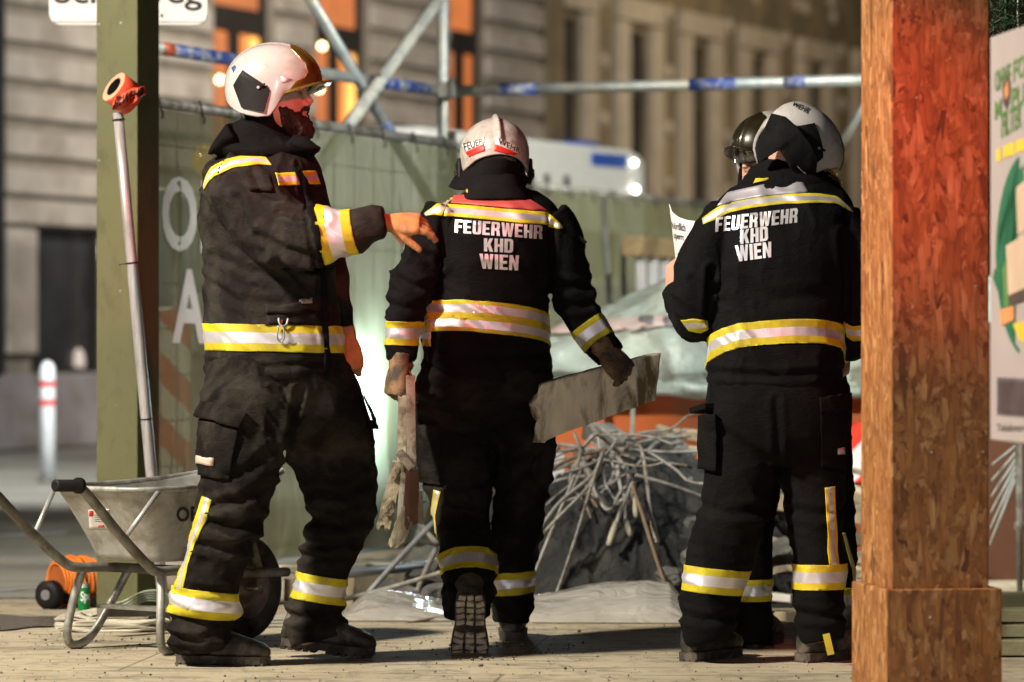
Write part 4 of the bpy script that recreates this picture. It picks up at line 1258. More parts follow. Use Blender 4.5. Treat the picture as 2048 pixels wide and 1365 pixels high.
REBAR = mat("pale_steel_bar", (0.34, 0.335, 0.325), 0.6, metal=.35, var=.3, vscale=20, bmp=.4, bscale=160, bdist=.003, dirt=(0.17, 0.13, 0.09), dirt_amt=.35, dscale=10)
REBAR_RUST = mat("rusty_steel_bar", (0.19, 0.135, 0.09), 0.75, metal=.2, var=.35, vscale=20, bmp=.4, bscale=160, bdist=.003)
def make_rebar():
    def bar(pts, lab, group, r=.0085, m=REBAR, end=None):
        bm = bmesh.new(); tube(bm, smoothline([P(*p) for p in pts], 8), r, 8)
        o = tag(build("steel_bar", bm, m, None), lab, "steel bar", group)
        if end:
            bm = bmesh.new(); a, b = P(*end[0]), P(*end[1]); tube(bm, [a, a.lerp(b, .3), a.lerp(b, .7), b], [r * 1.02, r * 1.45, r * 1.5, r * 1.1], 8)
            build("concrete_crust", bm, mat("pale_concrete_crust", (.42, .39, .31), .9, var=.2, bmp=.6, bscale=60), o, True)
    g = "bent steel bars fanning out of the rubble heap"
    lab = "bent pale steel bar in the tangle fanning out over the dark heap"
    T = [
     [(1148, 865, 15.0), (1163, 905, 15.0), (1182, 960, 15.0), (1202, 995, 15.0), (1225, 1025, 15.0)],
     [(1225, 1025, 14.98), (1238, 990, 14.95), (1262, 965, 14.95)],
     [(1262, 1010, 14.9), (1245, 1000, 14.9), (1215, 1020, 14.9), (1190, 985, 14.95), (1185, 955, 15.0)],
     [(1160, 905, 15.05), (1175, 885, 15.0), (1190, 870, 15.0), (1210, 880, 15.05), (1240, 905, 15.1)],
     [(1208, 905, 14.85), (1185, 950, 14.8), (1120, 1005, 14.7), (1076, 1064, 14.6)],
     [(1203, 912, 14.8), (1188, 960, 14.75), (1112, 1040, 14.65), (1072, 1082, 14.6)],
     [(1162, 905, 14.9), (1142, 970, 14.8), (1108, 1050, 14.7), (1068, 1150, 14.6)],
     [(1205, 905, 14.8), (1182, 975, 14.7), (1150, 1080, 14.45), (1112, 1190, 14.2), (1088, 1238, 14.05)],
     [(1215, 900, 14.95), (1160, 912, 14.9), (1110, 935, 14.85), (1080, 980, 14.75), (1060, 1012, 14.7)],
     [(1190, 860, 15.3), (1208, 890, 15.2), (1230, 910, 15.1), (1250, 935, 15.0), (1262, 970, 14.95), (1268, 1010, 14.9)],
     [(1200, 855, 15.4), (1232, 880, 15.3), (1270, 890, 15.2), (1283, 900, 15.1), (1293, 960, 15.0), (1300, 1020, 14.9), (1312, 1080, 14.8)],
     [(1235, 930, 15.0), (1240, 970, 14.95), (1250, 1000, 14.9), (1252, 1050, 14.85), (1260, 1070, 14.8)],
     [(1270, 950, 15.0), (1340, 970, 15.0), (1420, 1000, 15.05)],
     [(1262, 965, 14.9), (1285, 1030, 14.8), (1310, 1110, 14.65), (1330, 1168, 14.5)],
     [(1268, 965, 14.95), (1278, 1010, 14.9), (1300, 1080, 14.85), (1316, 1130, 14.8)],
     [(1090, 905, 15.6), (1150, 900, 15.5), (1230, 898, 15.4), (1330, 905, 15.5), (1420, 902, 15.7)],
     [(1075, 885, 15.7), (1140, 892, 15.6), (1215, 905, 15.4), (1290, 925, 15.4)],
     [(1070, 950, 15.3), (1120, 935, 15.3), (1190, 930, 15.3)],
     [(1076, 975, 15.2), (1130, 958, 15.2), (1180, 952, 15.2)],
     [(1290, 905, 15.5), (1320, 880, 15.7), (1370, 860, 15.9)],
     [(1240, 900, 15.3), (1300, 880, 15.6), (1380, 872, 15.9)],
     [(1180, 850, 15.4), (1200, 880, 15.3), (1215, 905, 15.2), (1225, 915, 15.1)],
    ]
    ends = {1: None, 3: None, 9: ((1268, 985, 14.9), (1272, 1035, 14.86)), 11: ((1252, 1040, 14.85), (1260, 1072, 14.8)), 10: ((1303, 1035, 14.9), (1314, 1084, 14.8)), 0: None}
    for k, t in enumerate(T):
        bar(t, lab, g, .0072 if k not in (5, 7) else .0064, REBAR_RUST if k in (13, 14, 8) else REBAR, ends.get(k))
    bm = bmesh.new(); a, b = P(1238, 1040, 14.8), P(1218, 1088, 14.75)
    bar([(1265, 965, 14.9), (1248, 1005, 14.85), (1232, 1050, 14.8), (1217, 1090, 14.75)], lab, g, .0085, REBAR, ((1232, 1045, 14.8), (1217, 1091, 14.75)))
    bm.free()
    rnd = random.Random(12)
    for k in range(28):
        x, y, z = rnd.gauss(1225, 50), rnd.gauss(905, 20), rnd.uniform(14.95, 15.5)
        an = rnd.choice((rnd.uniform(-.25, .9), rnd.uniform(-.25, .9), rnd.uniform(.6, 2.3), rnd.uniform(2.2, 3.4)))
        pts = [(x, y, z)]
        seg = rnd.uniform(28, 62)
        for s_ in range(rnd.randint(3, 4)):
            an += rnd.gauss(0, .38)
            x -= math.cos(an) * seg; y += math.sin(an) * seg * .75 + 5; z -= rnd.uniform(.02, .09)
            pts.append((x, y, z))
        bar(pts, lab, g, rnd.choice((.004, .0048, .0058)), rnd.choice((REBAR, REBAR, REBAR, REBAR_RUST)))
    bar([(1268, 740, 15.9), (1265, 850, 15.85), (1262, 905, 15.8)], "single upright steel rod rising out of the heap in front of the skip", None, .010, STEEL_DULL)
    bar([(650, 1208, 14.6), (700, 1196, 14.5), (780, 1176, 14.4), (900, 1140, 14.3)], "long steel bar slanting up behind the planks, lowest on the left", None, .010, STEEL_DULL)
    bar([(728, 1196, 14.7), (800, 1116, 14.8), (868, 1044, 14.9)], "pale steel bar leaning steeply behind the left hand planks", None, .011, mat("blue_lit_bar", (.45, .47, .5), .5, metal=.4))
    bar([(834, 1184, 14.6), (850, 1145, 14.7), (872, 1098, 14.8)], "short pale steel bar beside the middle firefighter's calf", None, .011, REBAR)
    bar([(832, 1040, 15.4), (875, 1090, 15.3)], "dark steel bar crossing behind the steep pale bar", None, .011, STEEL_DULL)
    bar([(1240, 1274, 13.6), (1305, 1271, 13.62), (1375, 1264, 13.7)], "lone thin steel bar lying on the pavement right of the middle firefighter", None, .006, REBAR_RUST)
    bar([(770, 1262, 13.8), (830, 1245, 13.9), (900, 1232, 14.0)], "thin bar lying on the pavement against the left plastic sheet", None, .006, REBAR_RUST)
    bm = bmesh.new(); a = P(1115, 905, 16.6); box(bm, (a.x, a.y, a.z - .12), (.05, .04, .26), None, .006)
    tag(build("white_lath", bm, WHITE), "short white upright lath left of the steel bars", "lath")
make_rebar()

def plastic_material():
    m, nt, bs = nodes_of("dusty_plastic_sheet")
    out = nt.nodes["Material Output"]
    v = coords(nt)
    c = ramp(nt, noise(nt, v, 6, 5, .6), [(.3, (.50, .49, .46)), (.7, (.66, .65, .62))])
    nt.links.new(c, bs.inputs["Base Color"])
    bs.inputs["Roughness"].default_value = .16
    bs.inputs["Coat Weight"].default_value = .8
    tr = nt.nodes.new("ShaderNodeBsdfTransparent")
    mx = nt.nodes.new("ShaderNodeMixShader"); mx.inputs[0].default_value = .38
    nt.links.new(bs.outputs[0], mx.inputs[1]); nt.links.new(tr.outputs[0], mx.inputs[2])
    nt.links.new(mx.outputs[0], out.inputs[0])
    bump(nt, bs, noise(nt, coords(nt, (1, 2.4, 1)), 6, 2, .5, 1.5), .4, .05)
    return m
PLASTIC = plastic_material()
def sheet(name, px0, px1, Yc, dep, hts, lab, seed):
    x0, x1 = P(px0, 0, Yc).x, P(px1, 0, Yc).x
    nx, ny = 120, 40
    V = []
    for i in range(nx + 1):
        u = i / nx
        hh = np.interp(u, np.linspace(0, 1, len(hts)), hts)
        for j in range(ny + 1):
            v = j / ny
            prof = math.sin(math.pi * min(1, v * 1.0)) ** .75
            V.append((x0 + (x1 - x0) * u, Yc + (v - .5) * dep, hh * prof))
    V = np.array(V)
    e = np.clip(V[:, 2] * 12, 0, 1)
    w = fbm(V * np.array([3.5, 7, 5]), seed, 2) - .5
    q = V * np.array([9, 12, 9]); rr_ = (1 - np.abs(2 * vnoise(q + 2.5 * fbm(V * 5, seed + 7, 2)[:, None], seed + 3) - 1)) ** 3
    V[:, 2] += (w * .05 + rr_ * .008) * e
    V[:, 1] += w * .08
    V[:, 2] = np.maximum(V[:, 2], 0) + .006
    bm = bmesh.new(); vs = [bm.verts.new(p) for p in V]
    for i in range(nx):
        for j in range(ny):
            k = i * (ny + 1) + j; bm.faces.new((vs[k], vs[k + ny + 1], vs[k + ny + 2], vs[k + 1]))
    tag(build(name, bm, PLASTIC, None, True), lab, "plastic sheet")
sheet("plastic_sheet", 690, 905, 14.2, .55, [.02, .08, .085, .07, .05, .03], "crumpled clear plastic sheet lying left of the middle firefighter's boots", 4)
sheet("plastic_sheet", 1052, 1385, 14.1, .50, [.07, .085, .10, .115, .125, .13, .115, .03], "long bulging clear plastic sheet along the foot of the dark heap", 9)
# ================================================================== POSTS, POLE, TAPE
def osb_material():
    m, nt, bs = nodes_of("oriented_strand_board")
    cols = None
    tc = nt.nodes.new("ShaderNodeTexCoord")
    geo = tc.outputs["Object"]
    prev = None
    for k, (rot, sc) in enumerate(((6, (40, 40, 9)), (-30, (46, 46, 11)), (48, (44, 44, 11)), (-62, (52, 52, 13)), (16, (52, 52, 11)), (34, (48, 48, 11)), (-44, (56, 56, 13)), (22, (58, 58, 12)), (-12, (48, 48, 10)), (4, (54, 54, 11)))):
        mp = nt.nodes.new("ShaderNodeMapping")
        mp.inputs["Scale"].default_value = sc
        m0 = nt.nodes.new("ShaderNodeMapping"); m0.inputs["Rotation"].default_value = (R(rot * .8), R(rot), 0)
        mp.inputs["Location"].default_value = (k * 3.7, k * 1.3, k * 5.1)
        ds = nt.nodes.new("ShaderNodeVectorMath"); ds.operation = 'ADD'
        ns = nt.nodes.new("ShaderNodeTexNoise"); ns.inputs["Scale"].default_value = 7
        sc_ = nt.nodes.new("ShaderNodeVectorMath"); sc_.operation = 'SCALE'; sc_.inputs["Scale"].default_value = .010
        nt.links.new(geo, ns.inputs["Vector"]); nt.links.new(ns.outputs["Color"], sc_.inputs[0])
        nt.links.new(geo, ds.inputs[0]); nt.links.new(sc_.outputs[0], ds.inputs[1])
        nt.links.new(ds.outputs[0], m0.inputs[0]); nt.links.new(m0.outputs[0], mp.inputs[0])
        vo = nt.nodes.new("ShaderNodeTexVoronoi"); vo.inputs["Scale"].default_value = 1.0; vo.distance = 'CHEBYCHEV'
        nt.links.new(mp.outputs[0], vo.inputs["Vector"])
        sp = nt.nodes.new("ShaderNodeSeparateColor"); nt.links.new(vo.outputs["Color"], sp.inputs[0])
        cc = ramp(nt, sp.outputs[0], [(.0, (.11, .038, .011)), (.08, (.25, .092, .025)), (.45, (.34, .138, .040)), (.78, (.41, .185, .060)), (1.0, (.53, .29, .125))])
        gm = nt.nodes.new("ShaderNodeMapping"); gm.inputs["Scale"].default_value = (4.5, 4.5, .45); nt.links.new(mp.outputs[0], gm.inputs[0])
        gl = noise(nt, gm.outputs[0], 1.0, 5, .7, .5)
        cc = mixc(nt, .55, cc, ramp(nt, gl, [(.32, (.27, .25, .23)), (.66, (.64, .64, .64))]), 'OVERLAY')
        edge = ramp(nt, vo.outputs["Distance"], [(.36, (1, 1, 1)), (.50, (.62, .58, .55))])
        cc = mixc(nt, .7, cc, edge, 'MULTIPLY')
        if prev is None: prev = cc
        else:
            f = ramp(nt, sp.outputs[1], [(.66, (0, 0, 0)), (.68, (.92, .92, .92))])
            prev = mixc(nt, f, prev, cc)
    gr = noise(nt, coords(nt, (30, 30, 2.2)), 2.2, 6, .65, .6)
    prev = mixc(nt, .22, prev, ramp(nt, gr, [(.35, (.30, .28, .26)), (.65, (.66, .66, .66))]), 'OVERLAY')
    st = noise(nt, coords(nt, (9, 9, 3)), 2.0, 5, .6, .8)
    prev = mixc(nt, ramp(nt, st, [(.63, (0, 0, 0)), (.72, (.7, .7, .7))]), prev, (.12, .055, .025))
    nt.links.new(prev, bs.inputs["Base Color"])
    bs.inputs["Roughness"].default_value = .6
    bump(nt, bs, gr, .25, .004)
    return m
def rotz(deg): return Matrix.Rotation(R(deg), 3, 'Z')
def make_posts():
    # right: post boxed in with strand board
    Y = 10.5
    c0 = P(1783, 0, Y)                                        # near front left edge
    a = 9.0
    fx = Vector((math.cos(R(a)), -math.sin(R(a)), 0)); fy = Vector((math.sin(R(a)), math.cos(R(a)), 0))
    fx = Vector((math.cos(R(a)), math.sin(R(a)) * 1, 0)); fy = Vector((-math.sin(R(a)), math.cos(R(a)), 0))
    W, D = .275, .34
    c = Vector((c0.x, c0.y, 0)) + fx * W / 2 + fy * D / 2
    r = thing("boarded_post", c, "thick post boxed in with orange brown strand board in the right foreground", "post")
    osb = osb_material()
    rot = Matrix((fx, fy, Vector((0, 0, 1)))).transposed()
    zb = CH - (1180 - CY) / F * Y
    bm = bmesh.new()
    box(bm, c + Vector((0, 0, (zb + 3.4) / 2)), (W, D, 3.4 - zb), rot, .004)
    build("upper_casing", bm, osb, r)
    bm = bmesh.new(); box(bm, c + fx * .005 + Vector((0, 0, zb / 2 + .002)), (W + .052, D + .045, zb), rot, .004)
    build("base_casing", bm, osb, r)
    for (px, py) in ((1815, 195), (1815, 562), (1935, 572), (1845, 905), (1950, 905), (1838, 1235), (1965, 1240), (1800, 1300)):
        q = P(px, py, Y); u = (q - c).dot(fx)
        z = q.z; f = -(D + (.045 if z < zb else 0)) / 2
        p = c + fx * (q.x - c.x) / fx.x + fy * f + Vector((0, 0, z))
        bm = bmesh.new(); tube(bm, [p - fy * .0015, p + fy * .002], .0035, 10)
        build("screw_head", bm, STEEL, r)
    # left: painted timber post
    Y = 14.2; a = -22
    w = .172
    fx = Vector((math.cos(R(a)), math.sin(R(a)), 0)); fy = Vector((-math.sin(R(a)), math.cos(R(a)), 0))
    q = P(275, 0, Y); cn = Vector((q.x, q.y, 0))
    c = cn - fx * w / 2 + fy * .088
    r = thing("painted_post", c, "square green painted timber post standing left of the fence", "post")
    green = mat("dull_green_paint", (0.108, 0.108, 0.047), 0.7, var=.10, vscale=3, bmp=.35, bscale=34, bdist=.006, dirt=(0.085, 0.085, 0.037), dirt_amt=.16, dscale=16, stretch=(1, 1, .5))
    rot = Matrix((fx, fy, Vector((0, 0, 1)))).transposed()
    bm = bmesh.new(); box(bm, c + Vector((0, 0, 1.7)), (w, .176, 3.4), rot, .004); build("post_body", bm, green, r)
    for (px, py) in ((205, 320), (212, 580), (257, 582), (258, 45), (207, 812), (247, 812), (206, 46)):
        qq = P(px, py, Y); p = c + fx * ((qq.x - c.x) / fx.x) - fy * .088 + Vector((0, 0, qq.z))
        p = c + fx * max(-w / 2 + .012, min(w / 2 - .012, (qq.x - c.x) / fx.x)) - fy * .088 + Vector((0, 0, qq.z))
        bm = bmesh.new(); tube(bm, [p - fy * .0012, p + fy * .002], .0052, 8)
        build("nail_head", bm, STEEL_DULL, r)
    # aluminium pole leaning on it
    Yp = 13.72
    b = PG(331, 1254); b.y = Yp; b.x = (331 - CX) / F * Yp; b.z = 0.0
    t = P(236, 226, Yp)
    r = thing("metal_pole", b, "slim aluminium pole leaning beside the green post with a tape roll on its tip", "pole")
    alu = mat("aluminium_tube", (0.52, 0.50, 0.52), 0.38, metal=.45, var=.2, vscale=10, bmp=.05, stretch=(6, 6, .6), dirt=(.36, .34, .34), dirt_amt=.3, dscale=7)
    bm = bmesh.new(); tube(bm, [b, b.lerp(t, .3), b.lerp(t, .55), b.lerp(t, .56), b.lerp(t, .78), t], [.0205, .0205, .0205, .0205, .0195, .0185], 20)
    build("tube", bm, alu, r)
    for f in (.706, .402, .985):
        bm = bmesh.new(); p = b.lerp(t, f); d = (t - b).normalized(); tube(bm, [p, p + d * .005], .0225, 20)
        if f > .65 and f < .9: obox(bm, p + Vector((-.02, -.015, 0)), p + Vector((-.045, -.015, -.004)), .003, .003)
        build("cable_tie", bm, BLACK_PLASTIC, r)
    # tape roll
    ax = (P(262, 198, Yp - .03) - P(228, 173, Yp - .07)).normalized()
    c = P(228, 174, Yp - .07)
    e = c + ax * .088
    r = thing("barrier_tape_roll", (c + e) / 2, "red roll of barrier tape with black letters on top of the pole", "tape roll")
    tape = mat("red_barrier_tape", (0.80, 0.10, 0.045), 0.4, var=.1, vscale=20, bmp=.2)
    side = mat("pale_tape_edge", (0.82, 0.36, 0.24), 0.5, var=.1, vscale=40)
    u = ax.cross(Vector((0, 1, 0))).normalized(); v = ax.cross(u)
    def ringpts(cc, rad): return [cc + (u * math.cos(2 * math.pi * k / 40) + v * math.sin(2 * math.pi * k / 40)) * rad for k in range(40)]
    def ringmesh(bm, L):
        vv = [[bm.verts.new(p) for p in ringpts(cc, rr_)] for cc, rr_ in L]
        for A, B in zip(vv, vv[1:]):
            for k in range(40): bm.faces.new((A[k], A[(k + 1) % 40], B[(k + 1) % 40], B[k]))
    bm = bmesh.new(); ringmesh(bm, [(c, .0585), (c + ax * .001, .0595), (e, .0595), (e, .058), (e, .036)]); roll = build("tape", bm, tape, r, True)
    bm = bmesh.new(); ringmesh(bm, [(c - ax * .0005, .0588), (c - ax * .0008, .037)]); build("tape_edge", bm, side, r)
    bm = bmesh.new(); ringmesh(bm, [(c - ax * .001, .037), (c - ax * .001, .033), (e, .033), (e, .036), (c, .0365)]); build("core", bm, mat("dark_core", (.012, .010, .010), .8), r)
    # loose end, standing off to the right
    n = 30; V = []; Fq = []
    p0, p1 = c + ax * .045, None
    top = [(232, 192), (252, 183), (266, 176), (278, 176), (289, 170), (293, 187)]
    bot = [(222, 218), (232, 222), (250, 217), (268, 206), (280, 196), (293, 188)]
    bm = bmesh.new(); rows = []
    for i in range(n + 1):
        a_ = lerp_poly(top, i / n); b_ = lerp_poly(bot, i / n)
        row = []
        for j in range(7):
            q = a_ + (b_ - a_) * j / 6
            p = P(q[0], q[1], Yp - .135 + .02 * math.sin(i * .55) * (i / n) + .012 * math.sin(j * 1.1 + i * .2) + .05 * i / n)
            V.append(tuple(p)); row.append(bm.verts.new(p))
        rows.append(row)
    for i in range(n):
        for j in range(6):
            bm.faces.new((rows[i][j], rows[i + 1][j], rows[i + 1][j + 1], rows[i][j + 1]))
            k = i * 7 + j; Fq.append((k, k + 7, k + 8, k + 1))
    S = Surf(np.array(V), Fq)
    skirt(bm, lambda vv: Vector((0, .0015, 0)))
    le = build("loose_end", bm, tape, r, True)
    text_on(S, "tape_lettering", le, font_text("ERWEHR", .03), [(231, 199), (289, 172), (287, 192), (224, 219)][0:4], BLACK_INK, .002, arch=3)
make_posts()

# ================================================================== WHEELBARROW
def make_barrow():
    O = Vector((-1.292, 12.58, 0))
    f = Vector((.62, .78, 0)).normalized(); rr_ = Vector((f.y, -f.x, 0)); up = Vector((0, 0, 1))
    def L(a, b, z): return O + f * a + rr_ * b + up * z
    r = thing("wheelbarrow", O, "galvanised wheelbarrow with black grips standing behind the pointing firefighter", "wheelbarrow")
    tub = mat("galvanised_tub", (0.47, 0.47, 0.46), 0.5, metal=.4, var=.18, vscale=9, bmp=.15, bscale=50, dirt=(0.30, 0.285, 0.25), dirt_amt=.42, dscale=9)
    bm = bmesh.new()
    rings = []
    def ringat(t, inner=0.0):
        # t 0 bottom .. 1 rim
        a0 = .03 - .15 * t ** 1.2; a1 = .40 + .22 * t + .06 * t * t
        w0 = .17 + .085 * t; w1 = .13 + .05 * t
        out = []
        n = 64
        for k in range(n):
            an = 2 * math.pi * k / n
            ca, sa = math.cos(an), math.sin(an)
            p = 4.5
            ca = math.copysign(abs(ca) ** (2 / p), ca); sa = math.copysign(abs(sa) ** (2 / p), sa)
            x = (a0 + a1) / 2 + (a1 - a0 - 2 * inner) / 2 * ca
            q = (ca + 1) / 2
            w = w0 + (w1 - w0) * q - inner
            z = .297 + (.243 + .045 * q ** 3) * t + (.006 if inner else 0)
            out.append(L(x, w * sa, z))
        return out
    ts = [0, .03, .10, .25, .5, .75, .93, 1.0]
    ro = [ringat(t) for t in ts]
    ro[0] = [p.lerp(sum(ro[0], Vector()) / 64, .10) for p in ro[0]]
    ri = [ringat(t, .006) for t in ts]
    allr = ro + ri[::-1]
    vv = [[bm.verts.new(p) for p in q] for q in allr]
    for A, B in zip(vv, vv[1:]):
        for k in range(64): bm.faces.new((A[k], A[(k + 1) % 64], B[(k + 1) % 64], B[k]))
    bm.faces.new(vv[0]); bm.faces.new(vv[-1])
    V = np.array([v.co[:] for v in bm.verts]); bm.faces.ensure_lookup_table(); bm.verts.index_update()
    S = Surf(V, [tuple(v.index for v in fc.verts) for fc in bm.faces])
    t_o = build("tub", bm, tub, r, True)
    rim = ringat(1.0)
    bm = bmesh.new(); tube(bm, rim, .0095, 10, closed=True); build("rim", bm, STEEL, t_o, True)
    fr = STEEL_DULL
    for s in (1, -1):
        pts = smoothline([L(-.43, s * .215, .565), L(-.40, s * .215, .562), L(-.345, s * .213, .525), L(-.20, s * .205, .40), L(-.06, s * .195, .295), L(.0, s * .18, .272), L(.12, s * .165, .268), L(.42, s * .11, .245), L(.60, s * .085, .235), L(.74, s * .082, .232)], 6)
        bm = bmesh.new(); tube(bm, pts, .0165, 14); build("handle_tube", bm, fr, r)
        bm = bmesh.new()
        g = [L(-.50, s * .2155, .566), L(-.498, s * .2155, .566), L(-.405, s * .2155, .5635), L(-.402, s * .2155, .5635), L(-.388, s * .2155, .562), L(-.386, s * .2155, .562)]
        tube(bm, g, [.012, .0195, .0195, .026, .026, .018], 18); build("grip", bm, BLACK_PLASTIC, r)
        leg = smoothline([L(.02, s * .178, .27), L(-.005, s * .20, .16), L(-.02, s * .212, .06), L(-.005, s * .212, .019), L(.045, s * .21, .0165), L(.095, s * .205, .05), L(.16, s * .185, .15), L(.215, s * .155, .262)], 6)
        bm = bmesh.new(); tube(bm, leg, .0145, 12); build("leg", bm, STEEL, r)
        bm = bmesh.new(); tube(bm, [L(-.18, s * .205, .385), L(-.055, s * .236, .532)], .0085, 8); build("brace", bm, STEEL, r)
        bm = bmesh.new(); obox(bm, L(.615, s * .075, .22), L(.54, s * .07, .42), .03, .012, up=rr_); build("wheel_bracket", bm, fr, r)
    bm = bmesh.new(); obox(bm, L(.10, -.17, .14), L(.10, .17, .14), .05, .012); build("cross_bar", bm, fr, r)
    # wheel
    wc = L(.60, 0, .182)
    bm = bmesh.new()
    tube(bm, [wc + f * math.cos(a) * .138 + up * math.sin(a) * .138 for a in np.linspace(0, 2 * math.pi, 48, endpoint=False)], .044, 16, closed=True)
    w = build("wheel", bm, mat("dusty_tyre", (0.022, 0.02, 0.019), .8, var=.3, vscale=20, bmp=.4, bscale=60, dirt=(.07, .055, .045), dirt_amt=.35), r, True)
    bm = bmesh.new()
    prof = [(.0, .030), (.035, .030), (.05, .012), (.08, .010), (.092, .028), (.104, .034)]
    for s in (1, -1):
        rows = [[bm.verts.new(wc + rr_ * s * h + (f * math.cos(2 * math.pi * k / 40) + up * math.sin(2 * math.pi * k / 40)) * max(q, .001)) for k in range(40)] for q, h in prof]
        for A, B in zip(rows, rows[1:]):
            for k in range(40): bm.faces.new((A[k], A[(k + 1) % 40], B[(k + 1) % 40], B[k]))
    build("rim", bm, mat("wheel_rim_paint", (.20, .17, .17), .35, metal=.5, var=.2, dirt=(.10, .08, .07), dirt_amt=.4), w, True)
    bm = bmesh.new(); tube(bm, [wc - rr_ * .085, wc + rr_ * .085], .011, 12); build("axle", bm, STEEL, w)
    # sticker and stencil
    st = patch(S, "sticker", t_o, [(177, 1020), (219, 1018)], [(179, 1059), (222, 1057)], mat("pale_pink_label", (.72, .66, .64), .5, var=.08, vscale=60), 6, ((0, 1, 0),), .0012, 6)
    patch(S, "sticker_mark", st, [(179, 1021), (187, 1021)], [(179, 1032), (187, 1032)], RED_INK, 2, ((0, 1, 0),), .0022, 2)
    patch(S, "sticker_mark", st, [(204, 1020), (217, 1020)], [(204, 1025), (217, 1025)], mat("grey_print", (0.3, 0.3, 0.32), 0.5, bmp=0), 2, ((0, 1, 0),), .0022, 2)
    for y in (1029, 1033, 1037, 1041): patch(S, "sticker_line", st, [(190, y), (216 if y != 1041 else 208, y)], [(190, y + 1.2), (216 if y != 1041 else 208, y + 1.2)], mat("grey_print", (0.3, 0.3, 0.32), 0.5, bmp=0), 2, ((0, 1, 0),), .0022, 1)
    patch(S, "sticker_mark", st, [(197, 1050), (209, 1049)], [(197, 1055), (209, 1054)], mat("faded_red_print", (.5, .12, .12), .5), 2, ((0, 1, 0),), .0022, 2)
    text_on(S, "stencil", t_o, font_text("OBEN", .035, 1.1), [(352, 1014), (440, 1011), (440, 1042), (352, 1044)], BLACK_INK, .0025)
make_barrow()

